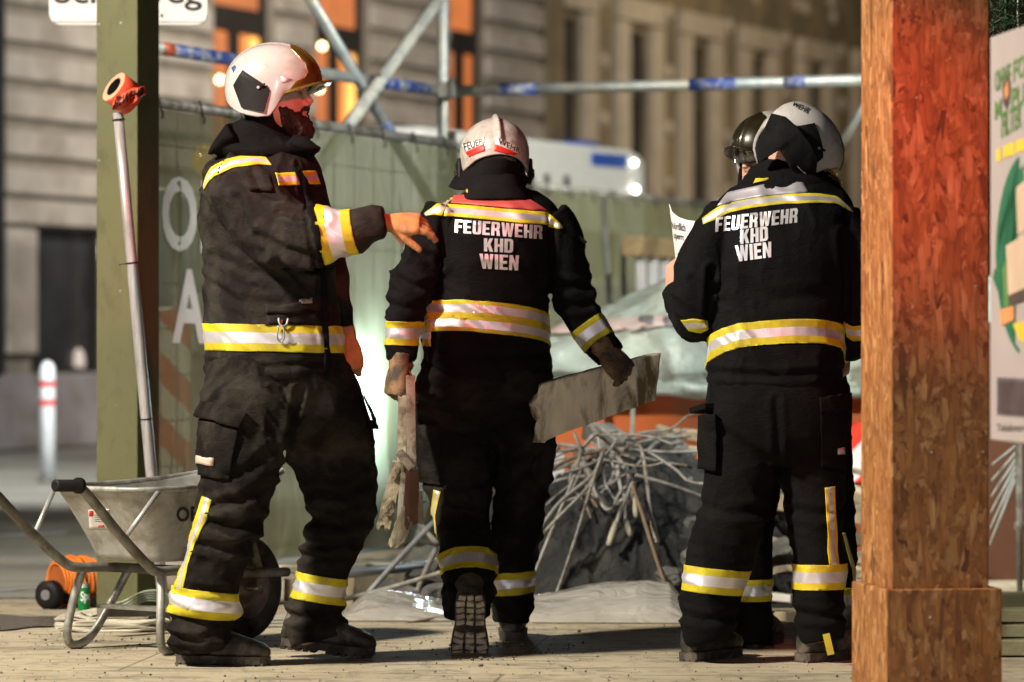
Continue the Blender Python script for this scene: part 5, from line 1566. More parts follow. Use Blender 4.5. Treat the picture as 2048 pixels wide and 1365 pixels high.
# ================================================================== LITTLE THINGS ON THE GROUND
def make_small():
    q = PG(168, 1240)
    r = thing("drink_can", q, "green drink can with white lettering standing on the pavement by the barrow leg", "can")
    gm = mat("green_can_print", (.01, .26, .06), .28, metal=.3, var=.12, vscale=20, bmp=0, coat=.3)
    bm = bmesh.new()
    prof = [(.010, .001), (.0195, .001), (.0215, .007), (.0215, .118), (.0175, .131), (.0185, .134), (.0165, .134), (.0160, .131), (.002, .1305)]
    rows = [[bm.verts.new(q + Vector((a * math.cos(2 * math.pi * k / 32), a * math.sin(2 * math.pi * k / 32), z))) for k in range(32)] for a, z in prof]
    for A, B in zip(rows, rows[1:]):
        for k in range(32): bm.faces.new((A[k], A[(k + 1) % 32], B[(k + 1) % 32], B[k]))
    V = np.array([v.co[:] for v in bm.verts]); bm.verts.index_update()
    S = Surf(V, [tuple(v.index for v in fc.verts) for fc in bm.faces])
    b = build("body", bm, gm, r, True)
    bm = bmesh.new(); tube(bm, [q + Vector((0, 0, .119)), q + Vector((0, 0, .1315)), q + Vector((0, 0, .1345))], [.0218, .0180, .0188], 32, cap=False); build("rim", bm, STEEL, b)
    text_on(S, "lettering", b, font_text("Spri", .02), [(161, 1184), (185, 1180), (185, 1205), (161, 1209)], WHITE, .0006)
    # cable reel
    c = PG(142, 1213); c.y = 14.75; c.x = (140 - CX) / F * c.y; c.z = 0
    ax = Vector((.80, .60, 0)).normalized() 
    r = thing("cable_reel", c, "cable drum wound with orange cable lying behind the barrow", "cable reel")
    z = .098
    ctr = c + Vector((.02, 0, z))
    orange = mat("orange_cable", (.72, .19, .02), .5, var=.15, vscale=12, bmp=.2)
    u = Vector((0, 0, 1)); v = ax.cross(u)
    bm = bmesh.new()
    rnd = random.Random(4)
    for k in range(44):
        o = ctr + ax * (-.078 + .0036 * k)
        rad = .066 + .020 * rnd.random() + .012 * math.sin(math.pi * k / 43)
        t1, t2 = rnd.uniform(-.25, .25), rnd.uniform(-.25, .25)
        tube(bm, [o + u * math.cos(a) * rad + v * math.sin(a) * rad + ax * (.03 * t1 * math.cos(a) + .03 * t2 * math.sin(a)) for a in np.linspace(0, 2 * math.pi, 30, endpoint=False)], .0046, 7, closed=True)
    build("cable", bm, orange, r)
    bm = bmesh.new(); tube(bm, [ctr - ax * .08, ctr + ax * .08], .068, 24); build("drum", bm, mat("dark_orange_drum", (.35, .09, .02), .6), r)
    e = P(97, 1190, 14.6); e.z = .055
    bm = bmesh.new(); d = (ctr - e); d.z = 0; d.normalize()
    tube(bm, [e - d * .015, e - d * .012, e + d * .03, e + d * .034], [.03, .054, .054, .04], 28)
    build("end_disc", bm, BLACK_PLASTIC, r, False)
    bm = bmesh.new(); tube(bm, [e - d * .022, e - d * .013], .02, 16); build("hub", bm, mat("grey_hub", (.16, .16, .17), .5), r)
    bm = bmesh.new(); tube(bm, [e + d * .03, c + Vector((.05, -.09, .022)), c + Vector((.16, -.08, .02))], .02, 10); build("frame", bm, BLACK_PLASTIC, r)
    # folded cream sheets
    cream = mat("cream_sheet", (.60, .57, .48), .5, var=.1, vscale=6, bmp=.3, bscale=16, bdist=.02)
    rnd = random.Random(9)
    bm = bmesh.new()
    for k in range(7):
        c = PG(225 + rnd.uniform(-12, 18), 1258); c.z = .008 + k * .0085
        n = 44; ro = []; ru = []
        for i in range(n):
            a = 2 * math.pi * i / n
            ww = .21 - .012 * k + .02 * math.sin(3 * a + k) ; dd = .20 - .012 * k
            x = ww * math.copysign(abs(math.cos(a)) ** .6, math.cos(a)); y = dd * math.copysign(abs(math.sin(a)) ** .6, math.sin(a))
            wob = .005 * math.sin(5 * a + k * 1.7)
            ro.append(bm.verts.new(c + Vector((x, y, .003 + wob)))); ru.append(bm.verts.new(c + Vector((x * .985, y * .985, -.003 + wob))))
        bm.faces.new(ro); bm.faces.new(ru[::-1])
        for i in range(n): bm.faces.new((ro[i], ro[(i + 1) % n], ru[(i + 1) % n], ru[i]))
    tag(build("folded_sheets", bm, cream), "pile of folded cream sheets under the wheelbarrow", "sheets")
    # upper crumpled part + hose loops
    hose = mat("pale_green_hose", (.36, .42, .33), .6, var=.12, vscale=10, bmp=.2)
    bm = bmesh.new()
    for k in range(5):
        h = .055 + .016 * k
        pts = smoothline([PG(232 - k * 2, 1246) + Vector((0, .12, .065)), P(252 - k, 1236 - k * 6, 13.55) + Vector((0, 0, .02)), P(290, 1200 - k * 4.5, 13.6), P(330, 1206 - k * 5, 13.65), P(372, 1240 - k * 3, 13.7)], 8)
        pa = [p + Vector((0, -.035, 0)) for p in pts]; pb = [p + Vector((0, .035, 0)) for p in pts]
        A = [bm.verts.new(p) for p in pa]; B = [bm.verts.new(p) for p in pb]
        A2 = [bm.verts.new(p + Vector((0, 0, -.005))) for p in pa]; B2 = [bm.verts.new(p + Vector((0, 0, -.005))) for p in pb]
        for i in range(len(A) - 1):
            bm.faces.new((A[i], A[i + 1], B[i + 1], B[i])); bm.faces.new((A2[i], B2[i], B2[i + 1], A2[i + 1]))
            bm.faces.new((A[i], A2[i], A2[i + 1], A[i + 1])); bm.faces.new((B[i], B[i + 1], B2[i + 1], B2[i]))
        bm.faces.new((A[0], B[0], B2[0], A2[0])); bm.faces.new((A[-1], A2[-1], B2[-1], B[-1]))
    tag(build("flat_hose", bm, hose, None, True), "loops of flat pale green hose at the foot of the green post", "hose")
    bm = bmesh.new(); obox(bm, P(202, 1224, 13.2), P(360, 1222, 13.45), .05, .035, bev=.003)
    tag(build("steel_flat", bm, mat("grey_flat_bar", (.20, .195, .18), .6, metal=.3, var=.2, dirt=(.12, .11, .10), dirt_amt=.4)), "grey flat bar lying on the cream sheets", "bar")
    bm = bmesh.new()
    for k in range(3):
        c = PG(520 + k * 22, 1252 - k * 3); c.z = .006 + .007 * k; box(bm, c, (.20, .20, .005), rotz(12 + 9 * k), .001)
    tag(build("sheet_scraps", bm, mat("grey_green_scrap", (.40, .42, .36), .5, var=.15)), "thin grey green sheet scraps on the ground beside the barrow wheel", "scraps")
make_small()

# ================================================================== VENDING CABINET AT THE RIGHT EDGE
def make_cabinet():
    a = P(1980, 0, 9.8); b = P(2048, 0, 9.44)
    d = Vector((b.x - a.x, b.y - a.y, 0)).normalized()
    W = .80
    n = Vector((d.y, -d.x, 0))           # facing left, towards the camera
    if n.x > 0: n = -n
    z0 = P(0, 881, 9.8).z; z1 = P(0, 74, 9.8).z
    A = Vector((a.x, a.y, 0))
    r = thing("vending_cabinet", A + d * W / 2 - n * .12, "pinkish white vending cabinet with green poster print at the right edge", "cabinet")
    white = mat("pink_white_cabinet", (.40, .345, .345), .45, var=.05, vscale=8, bmp=.05)
    rot = Matrix((d, n, Vector((0, 0, 1)))).transposed()
    bm = bmesh.new(); box(bm, A + d * W / 2 - n * .09 + Vector((0, 0, (z0 + z1) / 2)), (W, .18, z1 - z0), rot, .006)
    body = build("housing", bm, white, r)
    S = plane_surf(A + Vector((0, 0, z0)) - d * .1, A + d * W + Vector((0, 0, z0)), A + d * W + Vector((0, 0, z1)), A + Vector((0, 0, z1)) - d * .1)
    green = mat("green_print", (.10, .21, .06), .5, var=.1, vscale=30, bmp=0)
    dgreen = mat("dark_green_print", (.02, .14, .07), .5, var=.1, vscale=30, bmp=0)
    yel = mat("yellow_print", (.72, .50, .05), .5, var=.1, bmp=0)
    beige = mat("beige_print", (.55, .40, .30), .5, var=.1, bmp=0)
    org = mat("orange_print", (.70, .26, .10), .5, var=.1, bmp=0)
    dk = mat("dark_brown_print", (.08, .055, .05), .5, bmp=0)
    def tx(s, q, m, bold=.018): text_on(S, "poster_lettering", body, font_text(s, bold), q, m, .002, .3)
    tx("OHNE", [(1991, 143), (2022, 125), (2022, 169), (1991, 186)], green)
    tx("FOLIE", [(2028, 121), (2078, 92), (2078, 138), (2028, 166)], green)
    tx("M", [(1991, 204), (2004, 196), (2004, 234), (1991, 241)], green)
    tx("PUR", [(2024, 178), (2066, 158), (2066, 200), (2024, 222)], green)
    tx("FILTER", [(2004, 226), (2044, 206), (2044, 254), (2004, 277)], green)
    YB = [(1994, 300, 2003), (2008, 293, 2030), (2033, 283, 2060)]
    def face(pts, m, off, name="poster_print"):
        bm = bmesh.new()
        vs = []
        for x, y in pts:
            loc, nn = S.hit(x, y); vs.append(bm.verts.new(loc + n * off))
        f = bm.faces.new(vs); bmesh.ops.triangulate(bm, faces=[f])
        g = bmesh.ops.extrude_face_region(bm, geom=bm.faces[:])
        for v in [q for q in g["geom"] if isinstance(q, bmesh.types.BMVert)]: v.co -= n * (off * .9)
        build(name, bm, m, body)
    face([(2013, 160), (2018, 150), (2022, 165), (2020, 205), (2014, 220), (2008, 205), (2007, 180)], dk, .0026, "poster_emblem")
    face([(2011, 178), (2018, 160), (2019, 190), (2013, 200)], org, .0032, "poster_emblem")
    for x0, y0, x1 in YB: face([(x0, y0), (x1, y0 - (x1 - x0) * .42), (x1, y0 + 26 - (x1 - x0) * .42), (x0, y0 + 24)], yel, .0024, "poster_band")
    # oval ring
    def oval(cx, cy, rx, ry, k, m, off, a0=0, a1=360, w=3):
        P_o = [(cx + rx * math.cos(R(t)), cy - ry * math.sin(R(t))) for t in np.linspace(a0, a1, 40)]
        P_i = [(cx + (rx - w) * math.cos(R(t)), cy - (ry - w * 2.6) * math.sin(R(t))) for t in np.linspace(a0, a1, 40)]
        face(P_o + P_i[::-1], m, off)
    oval(2062, 510, 69, 210, 0, dgreen, .002, 110, 250, 3.5)
    face([(2010, 398), (2025, 360), (2048, 330), (2048, 450), (2030, 470), (2032, 590), (2010, 520), (2004, 450)], dgreen, .0018)
    face([(2034, 376), (2062, 352), (2062, 455), (2037, 470)], beige, .0026)
    face([(2014, 492), (2062, 462), (2062, 572), (2018, 592)], beige, .0028)
    face([(2018, 592), (2062, 570), (2062, 600), (2020, 612)], dk, .0026)
    face([(2006, 540), (2014, 520), (2020, 612), (2012, 618)], green, .0032)
    face([(1988, 556), (1992, 538), (1999, 548), (2006, 528), (2004, 600)], dgreen, .0036)
    face([(2002, 620), (2030, 612), (2030, 640), (2004, 652)], org, .0036)
    face([(2028, 648), (2062, 640), (2062, 690), (2040, 680)], yel, .0030)
    # coin tray
    def B(px, py): return S.hit(px, py)[0]
    bm = bmesh.new(); p = [B(1995, 765), B(2075, 755), B(2075, 832), B(1995, 829)]
    c = sum(p, Vector()) / 4; box(bm, c - n * .001, ((p[1] - p[0]).length, .006, .095), rot, .001)
    tr = build("tray_frame", bm, mat("grey_violet_metal", (.20, .17, .19), .4, metal=.4), r)
    bm = bmesh.new(); box(bm, c + d * .02 + n * .003, ((p[1] - p[0]).length - .03, .006, .078), rot, .001)
    build("tray_flap", bm, mat("dark_violet_flap", (.085, .06, .065), .4, var=.2), tr)
    tx("Tabakwaren sind ab 18", [(1995, 848), (2120, 846), (2120, 862), (1995, 863)], dk, 0)
    for k in (0.25, .7):
        bm = bmesh.new(); q = A + d * (W * k + .22) - n * .09; tube(bm, [q, q + Vector((0, 0, z0))], .03, 14); build("leg", bm, mat("pinkish_leg_paint", (.40, .30, .30), .5), r)
make_cabinet()

def make_right_gap():
    # seen between the boarded post and the cabinet
    bm = bmesh.new()
    box(bm, (P(2022, 0, 16.4).x, 16.4, .55), (.35, .05, 1.1), rotz(4), .004)
    tag(build("brown_panel", bm, mat("dark_red_brown_panel", (.10, .035, .015), .7, var=.2, vscale=4)), "dark red brown board standing behind the gap right of the orange pillar", "board")
    g = "wire rods stacked behind the orange pillar"
    wire = mat("pale_wire_rod", (.36, .36, .33), .6, metal=.3, var=.2)
    for k in range(6):
        bm = bmesh.new(); a = P(2034 - k * 1, 890 + k * 14, 15.6 + k * .02); b = P(1985 - k, 930 + k * 32, 15.5)
        tube(bm, [a, b], .007, 6)
        tag(build("wire_rod", bm, wire), "pale wire rod fanning down left of the thin grey standpipe", "rod", g)
    bm = bmesh.new(); a = P(2037, 860, 15.4); b = P(2040, 1200, 15.4); b.z = 0; tube(bm, [a, a.lerp(b, .55), a.lerp(b, .56), a.lerp(b, .6), a.lerp(b, .61), b], [.014, .014, .022, .022, .014, .012], 12)
    tag(build("standpipe", bm, STEEL_DULL), "thin grey standpipe with a collar in the gap right of the orange pillar", "pipe")
    pm = mat("yellow_grey_boards", (.30, .28, .17), .8, var=.3, vscale=6, bmp=.4)
    for k in range(4):
        bm = bmesh.new(); box(bm, (PG(2030, 1210 + 30 * k).x + .1, PG(2030, 1215 + 32 * k).y, .03), (.55, .16 if k else .2, .05), rotz(3), .004)
        tag(build("ground_board", bm, pm), "yellowish board lying on the ground behind the right side of the orange pillar", "board", "yellowish boards lying behind the pillar")
    bm = bmesh.new(); rnd = random.Random(8)
    c = P(2012, 40, 12.5)
    for k in range(260):
        p = c + Vector((rnd.gauss(0, .03), rnd.gauss(0, .04), rnd.gauss(0.02, .05)))
        q = p + Vector((rnd.uniform(-1, 1), rnd.uniform(-1, 1), rnd.uniform(-.8, .8))) * .035
        obox(bm, p, q, .004, .002)
    tube(bm, [P(2012, 90, 12.5), P(2012, -60, 12.5)], .006, 6)
    r = tag(build("hanging_greenery", bm, mat("dark_green_needles", (.02, .055, .02), .7, var=.4)), "dark green sprig hanging above the vending cabinet", "greenery")
    bm = bmesh.new(); tube(bm, [P(2036, -60, 12.9), P(2036, 100, 12.9)], .004, 6)
    tag(build("cord", bm, wire), "thin pale cord hanging beside the green sprig", "cord")
make_right_gap()
# ================================================================== PEOPLE
def frame(F_, up=(0, 0, 1), roll=0.0, at=(0, 0, 0)):
    x = Vector(F_).normalized(); z = Vector(up); z = (z - x * z.dot(x)).normalized(); y = z.cross(x)
    M = Matrix((x, y, z)).transposed()
    if roll: M = Matrix.Rotation(R(roll), 3, x) @ M
    return Matrix.Translation(Vector(at)) @ M.to_4x4()

ZB_EAR = [(0, .006), (25, -.006), (50, -.026), (66, -.043), (76, -.085), (84, -.112), (100, -.114), (116, -.107), (134, -.090), (160, -.060), (180, -.052)]
ZB_OLD = [(0, .000), (30, -.010), (60, -.03), (80, -.056), (100, -.066), (120, -.064), (140, -.056), (160, -.052), (180, -.050)]
def helmet(parent, M, paint, zb_t, crest=.006, crest_w=.012, gold=GOLD, panel=True):
    xs = [a for a, b in zb_t]; ys = [b for a, b in zb_t]
    A_, B_, C_, Z0 = .150, .117, .118, .004
    def pt(th, v, off=0.0):
        a = abs((math.degrees(th) + 180) % 360 - 180)
        zb = float(np.interp(a, xs, ys))
        # v 0 top, .62 equator, 1 lower edge
        if v < .62:
            e = (1 - v / .62) * math.pi / 2
            r, z = math.cos(e), Z0 + C_ * math.sin(e)
        else:
            w = (v - .62) / .38
            r, z = 1 - .05 * w * w * (1 if a > 60 else .4), Z0 + (zb - Z0) * w
        ct, st = math.cos(th), math.sin(th)
        x = A_ * r * ct; y = B_ * r * st
        if ct < 0: x *= 1 - .03 * max(0, (z - .02) / .1)
        if a > 120 and z < .02: x -= .006 * min(1, (.02 - z) / .05)
        k = math.exp(-(y / crest_w) ** 2) * crest * (1 if z > Z0 else max(0, 1 - (Z0 - z) / .03))
        n = Vector((x / A_ ** 2, y / B_ ** 2, max(0, z - Z0) / C_ ** 2))
        n = n.normalized() if n.length > 1e-9 else Vector((0, 0, 1))
        return Vector((x, y, z)) + n * (k + off)
    def grid(pred, off, nth=144, nv=64, inner=.004):
        bm = bmesh.new(); vd = {}
        vfun = lambda j: (j / nv)
        def gv(i, j, o):
            key = (i % nth if j else 0, j, o)
            if key not in vd: vd[key] = bm.verts.new(M @ pt(2 * math.pi * i / nth, vfun(j), o))
            return vd[key]
        for i in range(nth):
            for j in range(nv):
                c = pt(2 * math.pi * (i + .5) / nth, (j + .5) / nv)
                if not pred(c): continue
                vs = [gv(i, j, off), gv(i, j + 1, off), gv(i + 1, j + 1, off), gv(i + 1, j, off)]
                vs = list(dict.fromkeys(vs))
                if len(vs) >= 3:
                    try: bm.faces.new(vs)
                    except ValueError: pass
        nf = bm.faces[:]
        bmesh.ops.recalc_face_normals(bm, faces=nf)
        return bm
    def solid(bm, t):
        bm.normal_update()
        cen = M @ Vector((0, 0, -.02))
        # border edge
        be = [e for e in bm.edges if e.is_boundary]
        r = bmesh.ops.extrude_edge_only(bm, edges=be)
        for v in [g for g in r["geom"] if isinstance(g, bmesh.types.BMVert)]:
            v.co += (cen - v.co).normalized() * t
    bm = grid(lambda c: True, 0)
    V = np.array([v.co[:] for v in bm.verts]); bm.verts.index_update()
    S = Surf(V, [tuple(v.index for v in f.verts) for f in bm.faces])
    solid(bm, .012)
    shell = build("helmet", bm, paint, parent, True)
    bm = grid(lambda c: True, -.010)
    build("liner", bm, BLACK_PLASTIC, shell, True)
    if gold:
        def isg(c):
            x, y, z = c
            return x > float(np.interp(z, [-.03, 0, .010, .028, .055, .0866, .108, .122], [.075, .096, .118, .1255, .1165, .086, .062, .055])) and z < .124
        bm = grid(isg, .0025, 360, 160); solid(bm, .004); build("front_plate", bm, gold, shell, True)
    # peak
    bm = bmesh.new(); rows = []
    for i in range(33):
        th = R(-66 + 132 * i / 32)
        p = pt(th, 1.0); q = pt(th, .93)
        k = math.cos(th * 1.28) ** 1.0 if abs(th * 1.28) < math.pi / 2 else 0
        out = Vector((math.cos(th), math.sin(th) * .8, -.10)).normalized()
        rows.append([bm.verts.new(M @ z) for z in (q + out * .004, p + out * (.004 + .034 * max(0, k)) + Vector((0, 0, .004)), p + out * (.004 + .033 * max(0, k)) - Vector((0, 0, .001)), p - out * .004 - Vector((0, 0, .002)))])
    for a, b in zip(rows, rows[1:]):
        for j in range(3): bm.faces.new((a[j], b[j], b[j + 1], a[j + 1]))
    build("peak", bm, gold or BLACK_PLASTIC, shell, True)
    if panel:
        poly = [(-.074, .0345), (-.0126, -.0047), (.0173, -.0283), (.0155, -.040), (-.0024, -.0992), (-.077, -.0835), (-.0898, -.041), (-.1087, -.0126)]
        for s in (1, -1):
            bm = bmesh.new()
            f = bm.faces.new([bm.verts.new((x, 0, z)) for x, z in poly])
            bmesh.ops.triangulate(bm, faces=[f])
            bmesh.ops.subdivide_edges(bm, edges=bm.edges[:], cuts=5, use_grid_fill=True)
            bmesh.ops.triangulate(bm, faces=bm.faces)
            for v in bm.verts:
                x, z = v.co.x, v.co.z
                r = math.sqrt(max(0.02, 1 - (x / A_) ** 2)); y = B_ * r
                if z > Z0: y = B_ * math.sqrt(max(.02, 1 - (x / A_) ** 2 - ((z - Z0) / C_) ** 2))
                v.co = M @ Vector((x, s * (y + .0035), z))
            be = [e for e in bm.edges if e.is_boundary]
            r = bmesh.ops.extrude_edge_only(bm, edges=be)
            for v in [g for g in r["geom"] if isinstance(g, bmesh.types.BMVert)]:
                v.co -= (M.to_3x3() @ Vector((0, s, 0))) * .007
            sp = build("side_panel", bm, BLACK_PLASTIC, shell, False)
            bm = bmesh.new()
            def sp_pt(x, z, o): return M @ Vector((x, s * (B_ * math.sqrt(max(.02, 1 - (x / A_) ** 2)) + o), z))
            tube(bm, [sp_pt(-.018, -.022, .005), sp_pt(-.018, -.022, .010)], .0045, 12)
            build("screw", bm, STEEL, shell)
            bm = bmesh.new(); obox(bm, sp_pt(-.012, -.018, .008), sp_pt(.004, -.012, .008), .006, .006); build("lever", bm, BLACK_PLASTIC, shell)
    else:
        for s in (1, -1):
            bm = bmesh.new(); c = M @ Vector((.02, s * .121, -.05))
            rot3 = M.to_3x3()
            box(bm, c, (.065, .014, .075), rot3, .006); box(bm, c + rot3 @ Vector((0, s * .008, -.01)), (.03, .012, .03), rot3, .004)
            build("visor_hinge", bm, BLACK_PLASTIC, shell, False)
    return shell, S

def head(bm, M, neck=None):
    rows = [(.060, .070, -.070, .055), (.030, .100, -.090, .072), (0, .104, -.094, .075), (-.022, .1045, -.092, .074), (-.034, .0985, -.090, .073), (-.050, .1015, -.088, .072),
            (-.068, .103, -.082, .069), (-.088, .105, -.076, .064), (-.098, .1035, -.070, .062), (-.110, .105, -.06, .058), (-.125, .103, -.045, .052), (-.140, .100, -.03, .045), (-.152, .085, -.01, .034)]
    rings = []
    for z, xf, xb, hw in crom(rows, 3):
        c = M @ Vector(((xf + xb) / 2, 0, z)); m3 = M.to_3x3()
        rings.append((c, m3 @ Vector(((xf - xb) / 2, 0, 0)), m3 @ Vector((0, hw, 0))))
    ringloft(bm, rings, 32, 2.25)
    def lt(pts, rs): tube(bm, [M @ Vector(p) for p in pts], rs, 10)
    lt([(.098, 0, -.022), (.108, 0, -.04), (.119, 0, -.056), (.121, 0, -.066)], [.008, .009, .0105, .012])          # nose
    for s in (1, -1):
        lt([(.100, s * .016, -.062), (.112, s * .010, -.071), (.117, s * .004, -.073)], [.006, .0085, .006])
        lt([(.094, s * .048, -.018), (.104, s * .022, -.017), (.106, s * .008, -.02)], [.006, .0075, .006])      # brow ridge
    lt([(.093, -.026, -.093), (.107, 0, -.090), (.093, .026, -.093)], [.004, .0065, .004])
    lt([(.093, -.022, -.107), (.108, 0, -.108), (.093, .022, -.107)], [.004, .007, .004])
    lt([(.02, .072, -.02), (.0, .078, -.045), (.015, .074, -.075)], [.010, .012, .008]); lt([(.02, -.072, -.02), (.0, -.078, -.045), (.015, -.074, -.075)], [.010, .012, .008])
    n0 = M @ Vector((-.02, 0, -.07)); n1 = Vector(neck) if neck else M @ Vector((-.055, 0, -.25))
    tube(bm, [n0, n0.lerp(n1, .4), n0.lerp(n1, .75), n1], [.054, .055, .058, .066], 18)
def eyes(parent, M):
    em = mat("eye_white", (.22, .17, .15), .25, var=.05, bmp=0); im = mat("dark_iris", (.03, .02, .015), .2, bmp=0)
    for s in (1, -1):
        bm = bmesh.new(); blob(bm, M @ Vector((.0885, s * .030, -.036)), .0105, .0105, .0085, None, 14)
        e = build("eye", bm, em, parent, True)
        bm = bmesh.new(); blob(bm, M @ Vector((.0962, s * .030, -.036)), .004, .005, .005, None, 10); build("iris", bm, im, e, True)

def hand(bm, wrist, fdir, palm_n, side=1, curls=(40, 45, 35), spread=3, thumb=(.55, .75, .35), fat=1.0, scale=1.0, thumb_curl=25, per=None):
    """side=+1 puts the thumb on +Y of the frame (X fingers, Z back of hand)"""
    x = Vector(fdir).normalized(); z = -Vector(palm_n); z = (z - x * z.dot(x)).normalized(); y = z.cross(x) * side
    def W(a, b, c): return Vector(wrist) + (x * a + y * b + z * c) * scale
    rings = []
    for a, w, t in ((-.045, .024, .019), (0, .026, .019), (.025, .036, .018), (.055, .042, .0165), (.085, .043, .0145), (.098, .040, .012)):
        rings.append((W(a, 0, 0), y * w * scale * fat, z * t * scale * fat))
    ringloft(bm, rings, 20, 2.6)
    for k, (off, ln) in enumerate(((.031, .074), (.011, .083), (-.010, .078), (-.030, .060))):
        p = W(.090, off, 0)
        ang = 0; pts = [W(.070, off * .95, 0), p]
        cc = per[k] if per else curls
        fd = (x + y * (off * spread)).normalized()
        for s_, (fr, c) in enumerate(zip((.46, .30, .24), cc)):
            ang += c
            d = fd * math.cos(R(ang)) - z * math.sin(R(ang))
            p = p + d * ln * fr * scale; pts.append(p)
        rr = [.0095, .0100, .0092, .0086, .0072]
        tube(bm, pts, [q * fat * scale for q in rr], 10)
        blob(bm, pts[-1], .0074 * fat * scale, .0074 * fat * scale, .0074 * fat * scale, None, 10)
    d = (x * thumb[0] + y * thumb[1] - z * thumb[2]).normalized()
    b0 = W(.018, .022, -.004); b1 = b0 + d * .045 * scale
    d2 = (d * math.cos(R(thumb_curl)) + (x * .8 - z * .6).normalized() * math.sin(R(thumb_curl))).normalized()
    b2 = b1 + d2 * .034 * scale; b3 = b2 + d2 * .026 * scale
    tube(bm, [b0, b1, b2, b3], [.0155 * fat * scale, .0125 * fat * scale, .0112 * fat * scale, .009 * fat * scale], 10)
    blob(bm, b3, .009 * fat * scale, .009 * fat * scale, .009 * fat * scale, None, 10)

def glove(parent, m, *a, cuff=None, voxel=.0032, **k):
    bm = bmesh.new(); hand(bm, *a, **k)
    if cuff:
        p, q, r0, r1 = cuff
        tube(bm, [Vector(p), Vector(p).lerp(Vector(q), .5), Vector(q)], [r0, (r0 + r1) / 2, r1], 16)
    me = remesh(bm, voxel, 3)
    V = mesh_arrays(me); N = normals_of(me)
    d = (fbm(V * 60, 3, 3) - .5) * .003
    V = V + N * d[:, None]; me.vertices.foreach_set("co", V.ravel()); me.update()
    me.materials.clear(); me.materials.append(m)
    return link("glove", me, parent)

def boot(parent, heel, toe, up=(0, 0, 1), shaft=None, L=.305, upper=BOOT, solem=SOLE, seed=1, wide=1.0):
    """heel and toe are points on the sole's underside"""
    heel, toe = Vector(heel), Vector(toe)
    f = (toe - heel).normalized(); u = Vector(up); u = (u - f * u.dot(f)).normalized(); s = u.cross(f)
    def W(a, b, c): return heel + f * a * L + s * (b * wide) + u * c
    bm = bmesh.new()
    rings = []
    for t, w, h, z0 in ((.0, .018, .05, .028), (.03, .033, .085, .024), (.14, .040, .115, .022), (.30, .040, .125, .022), (.42, .041, .108, .022), (.56, .045, .085, .022), (.70, .049, .070, .022), (.84, .046, .058, .022), (.94, .036, .045, .024), (1.0, .016, .026, .028)):
        rings.append((W(t, 0, z0 + h / 2), s * w, u * (h / 2)))
    ringloft(bm, rings, 28, 2.7)
    if shaft is None: shaft = heel + f * (.24 * L) + u * .30
    shaft = Vector(shaft)
    a0 = W(.26, 0, .08)
    ax = (shaft - a0).normalized(); sd = s - ax * s.dot(ax); sd.normalize(); fd = sd.cross(ax)
    rings = []
    for t, w, d in ((0, .042, .058), (.35, .044, .058), (.7, .048, .060), (1, .052, .064)):
        rings.append((a0.lerp(shaft, t), sd * w, fd * d))
    ringloft(bm, rings, 26, 2.2)
    me = remesh(bm, .0055, 3)
    V = mesh_arrays(me); N = normals_of(me)
    V = V + N * folds(V, .0035, seed, 10, 26, .2)[:, None]
    me.vertices.foreach_set("co", V.ravel()); me.update(); me.materials.clear(); me.materials.append(upper)
    b = link("boot", me, parent)
    bm = bmesh.new()
    prof = [(.0, .020), (.02, .033), (.12, .041), (.30, .040), (.42, .041), (.56, .047), (.70, .051), (.84, .048), (.93, .038), (.985, .020), (1.005, .004)]
    top, bot = [], []
    P2 = [(t, w) for t, w in prof] + [(t, -w) for t, w in prof[::-1]]
    for t, w in P2:
        top.append(bm.verts.new(W(t, w * 1.02, .030))); bot.append(bm.verts.new(W(t, w * .98, .006)))
    bm.faces.new(top); bm.faces.new(bot[::-1])
    n = len(P2)
    for k in range(n): bm.faces.new((top[k], bot[k], bot[(k + 1) % n], top[(k + 1) % n]))
    rnd = random.Random(seed)
    t = .03
    while t < .97:                                  # cleats
        w = float(np.interp(t, [p[0] for p in prof], [p[1] for p in prof]))
        if not .38 < t < .46:
            for b0, b1 in ((-.95, -.35), (-.25, .25), (.35, .95)):
                c = W(t, w * (b0 + b1) / 2, .0015)
                box(bm, c, (.058 * L, abs(b1 - b0) * w * .92 * wide, .013), Matrix((f, s, u)).transposed() @ Matrix.Rotation(rnd.uniform(-.35, .35), 3, 'Z'), .0015, 1)
        t += .082
    build("sole", bm, [SOLE, solem], b)
    return b

def sheet_px(name, parent, A, B, Yf, m, nl=28, nv=14, thick=.006, amp=.004, seed=1, smooth=True):
    bm = bmesh.new(); rows = []
    V = []
    for i in range(nl + 1):
        a = lerp_poly(A, i / nl); b = lerp_poly(B, i / nl); row = []
        for j in range(nv + 1):
            q = a + (b - a) * j / nv
            V.append(P(q[0], q[1], Yf(i / nl, j / nv))[:])
    V = np.array(V); V[:, 1] += (fbm(V * 22, seed, 3) - .5) * amp * 4
    vs = [bm.verts.new(p) for p in V]; Fc = []
    for i in range(nl):
        for j in range(nv):
            k = i * (nv + 1) + j; q = (k, k + nv + 1, k + nv + 2, k + 1); Fc.append(q); bm.faces.new([vs[t] for t in q])
    g = bmesh.ops.extrude_face_region(bm, geom=bm.faces[:])
    for v in [q for q in g["geom"] if isinstance(q, bmesh.types.BMVert)]: v.co.y += thick
    return build(name, bm, m, parent, smooth), Surf(V, Fc)

def body_mesh(parent, parts, M, voxel=.006, m=SKIN, neck=None):
    """one continuous body under the clothes; parts is a list of builder calls"""
    bm = bmesh.new()
    for fn in parts: fn(bm)
    head(bm, M, neck)
    me = remesh(bm, voxel, 2)
    me.materials.clear(); me.materials.append(m)
    return link("body", me, parent)

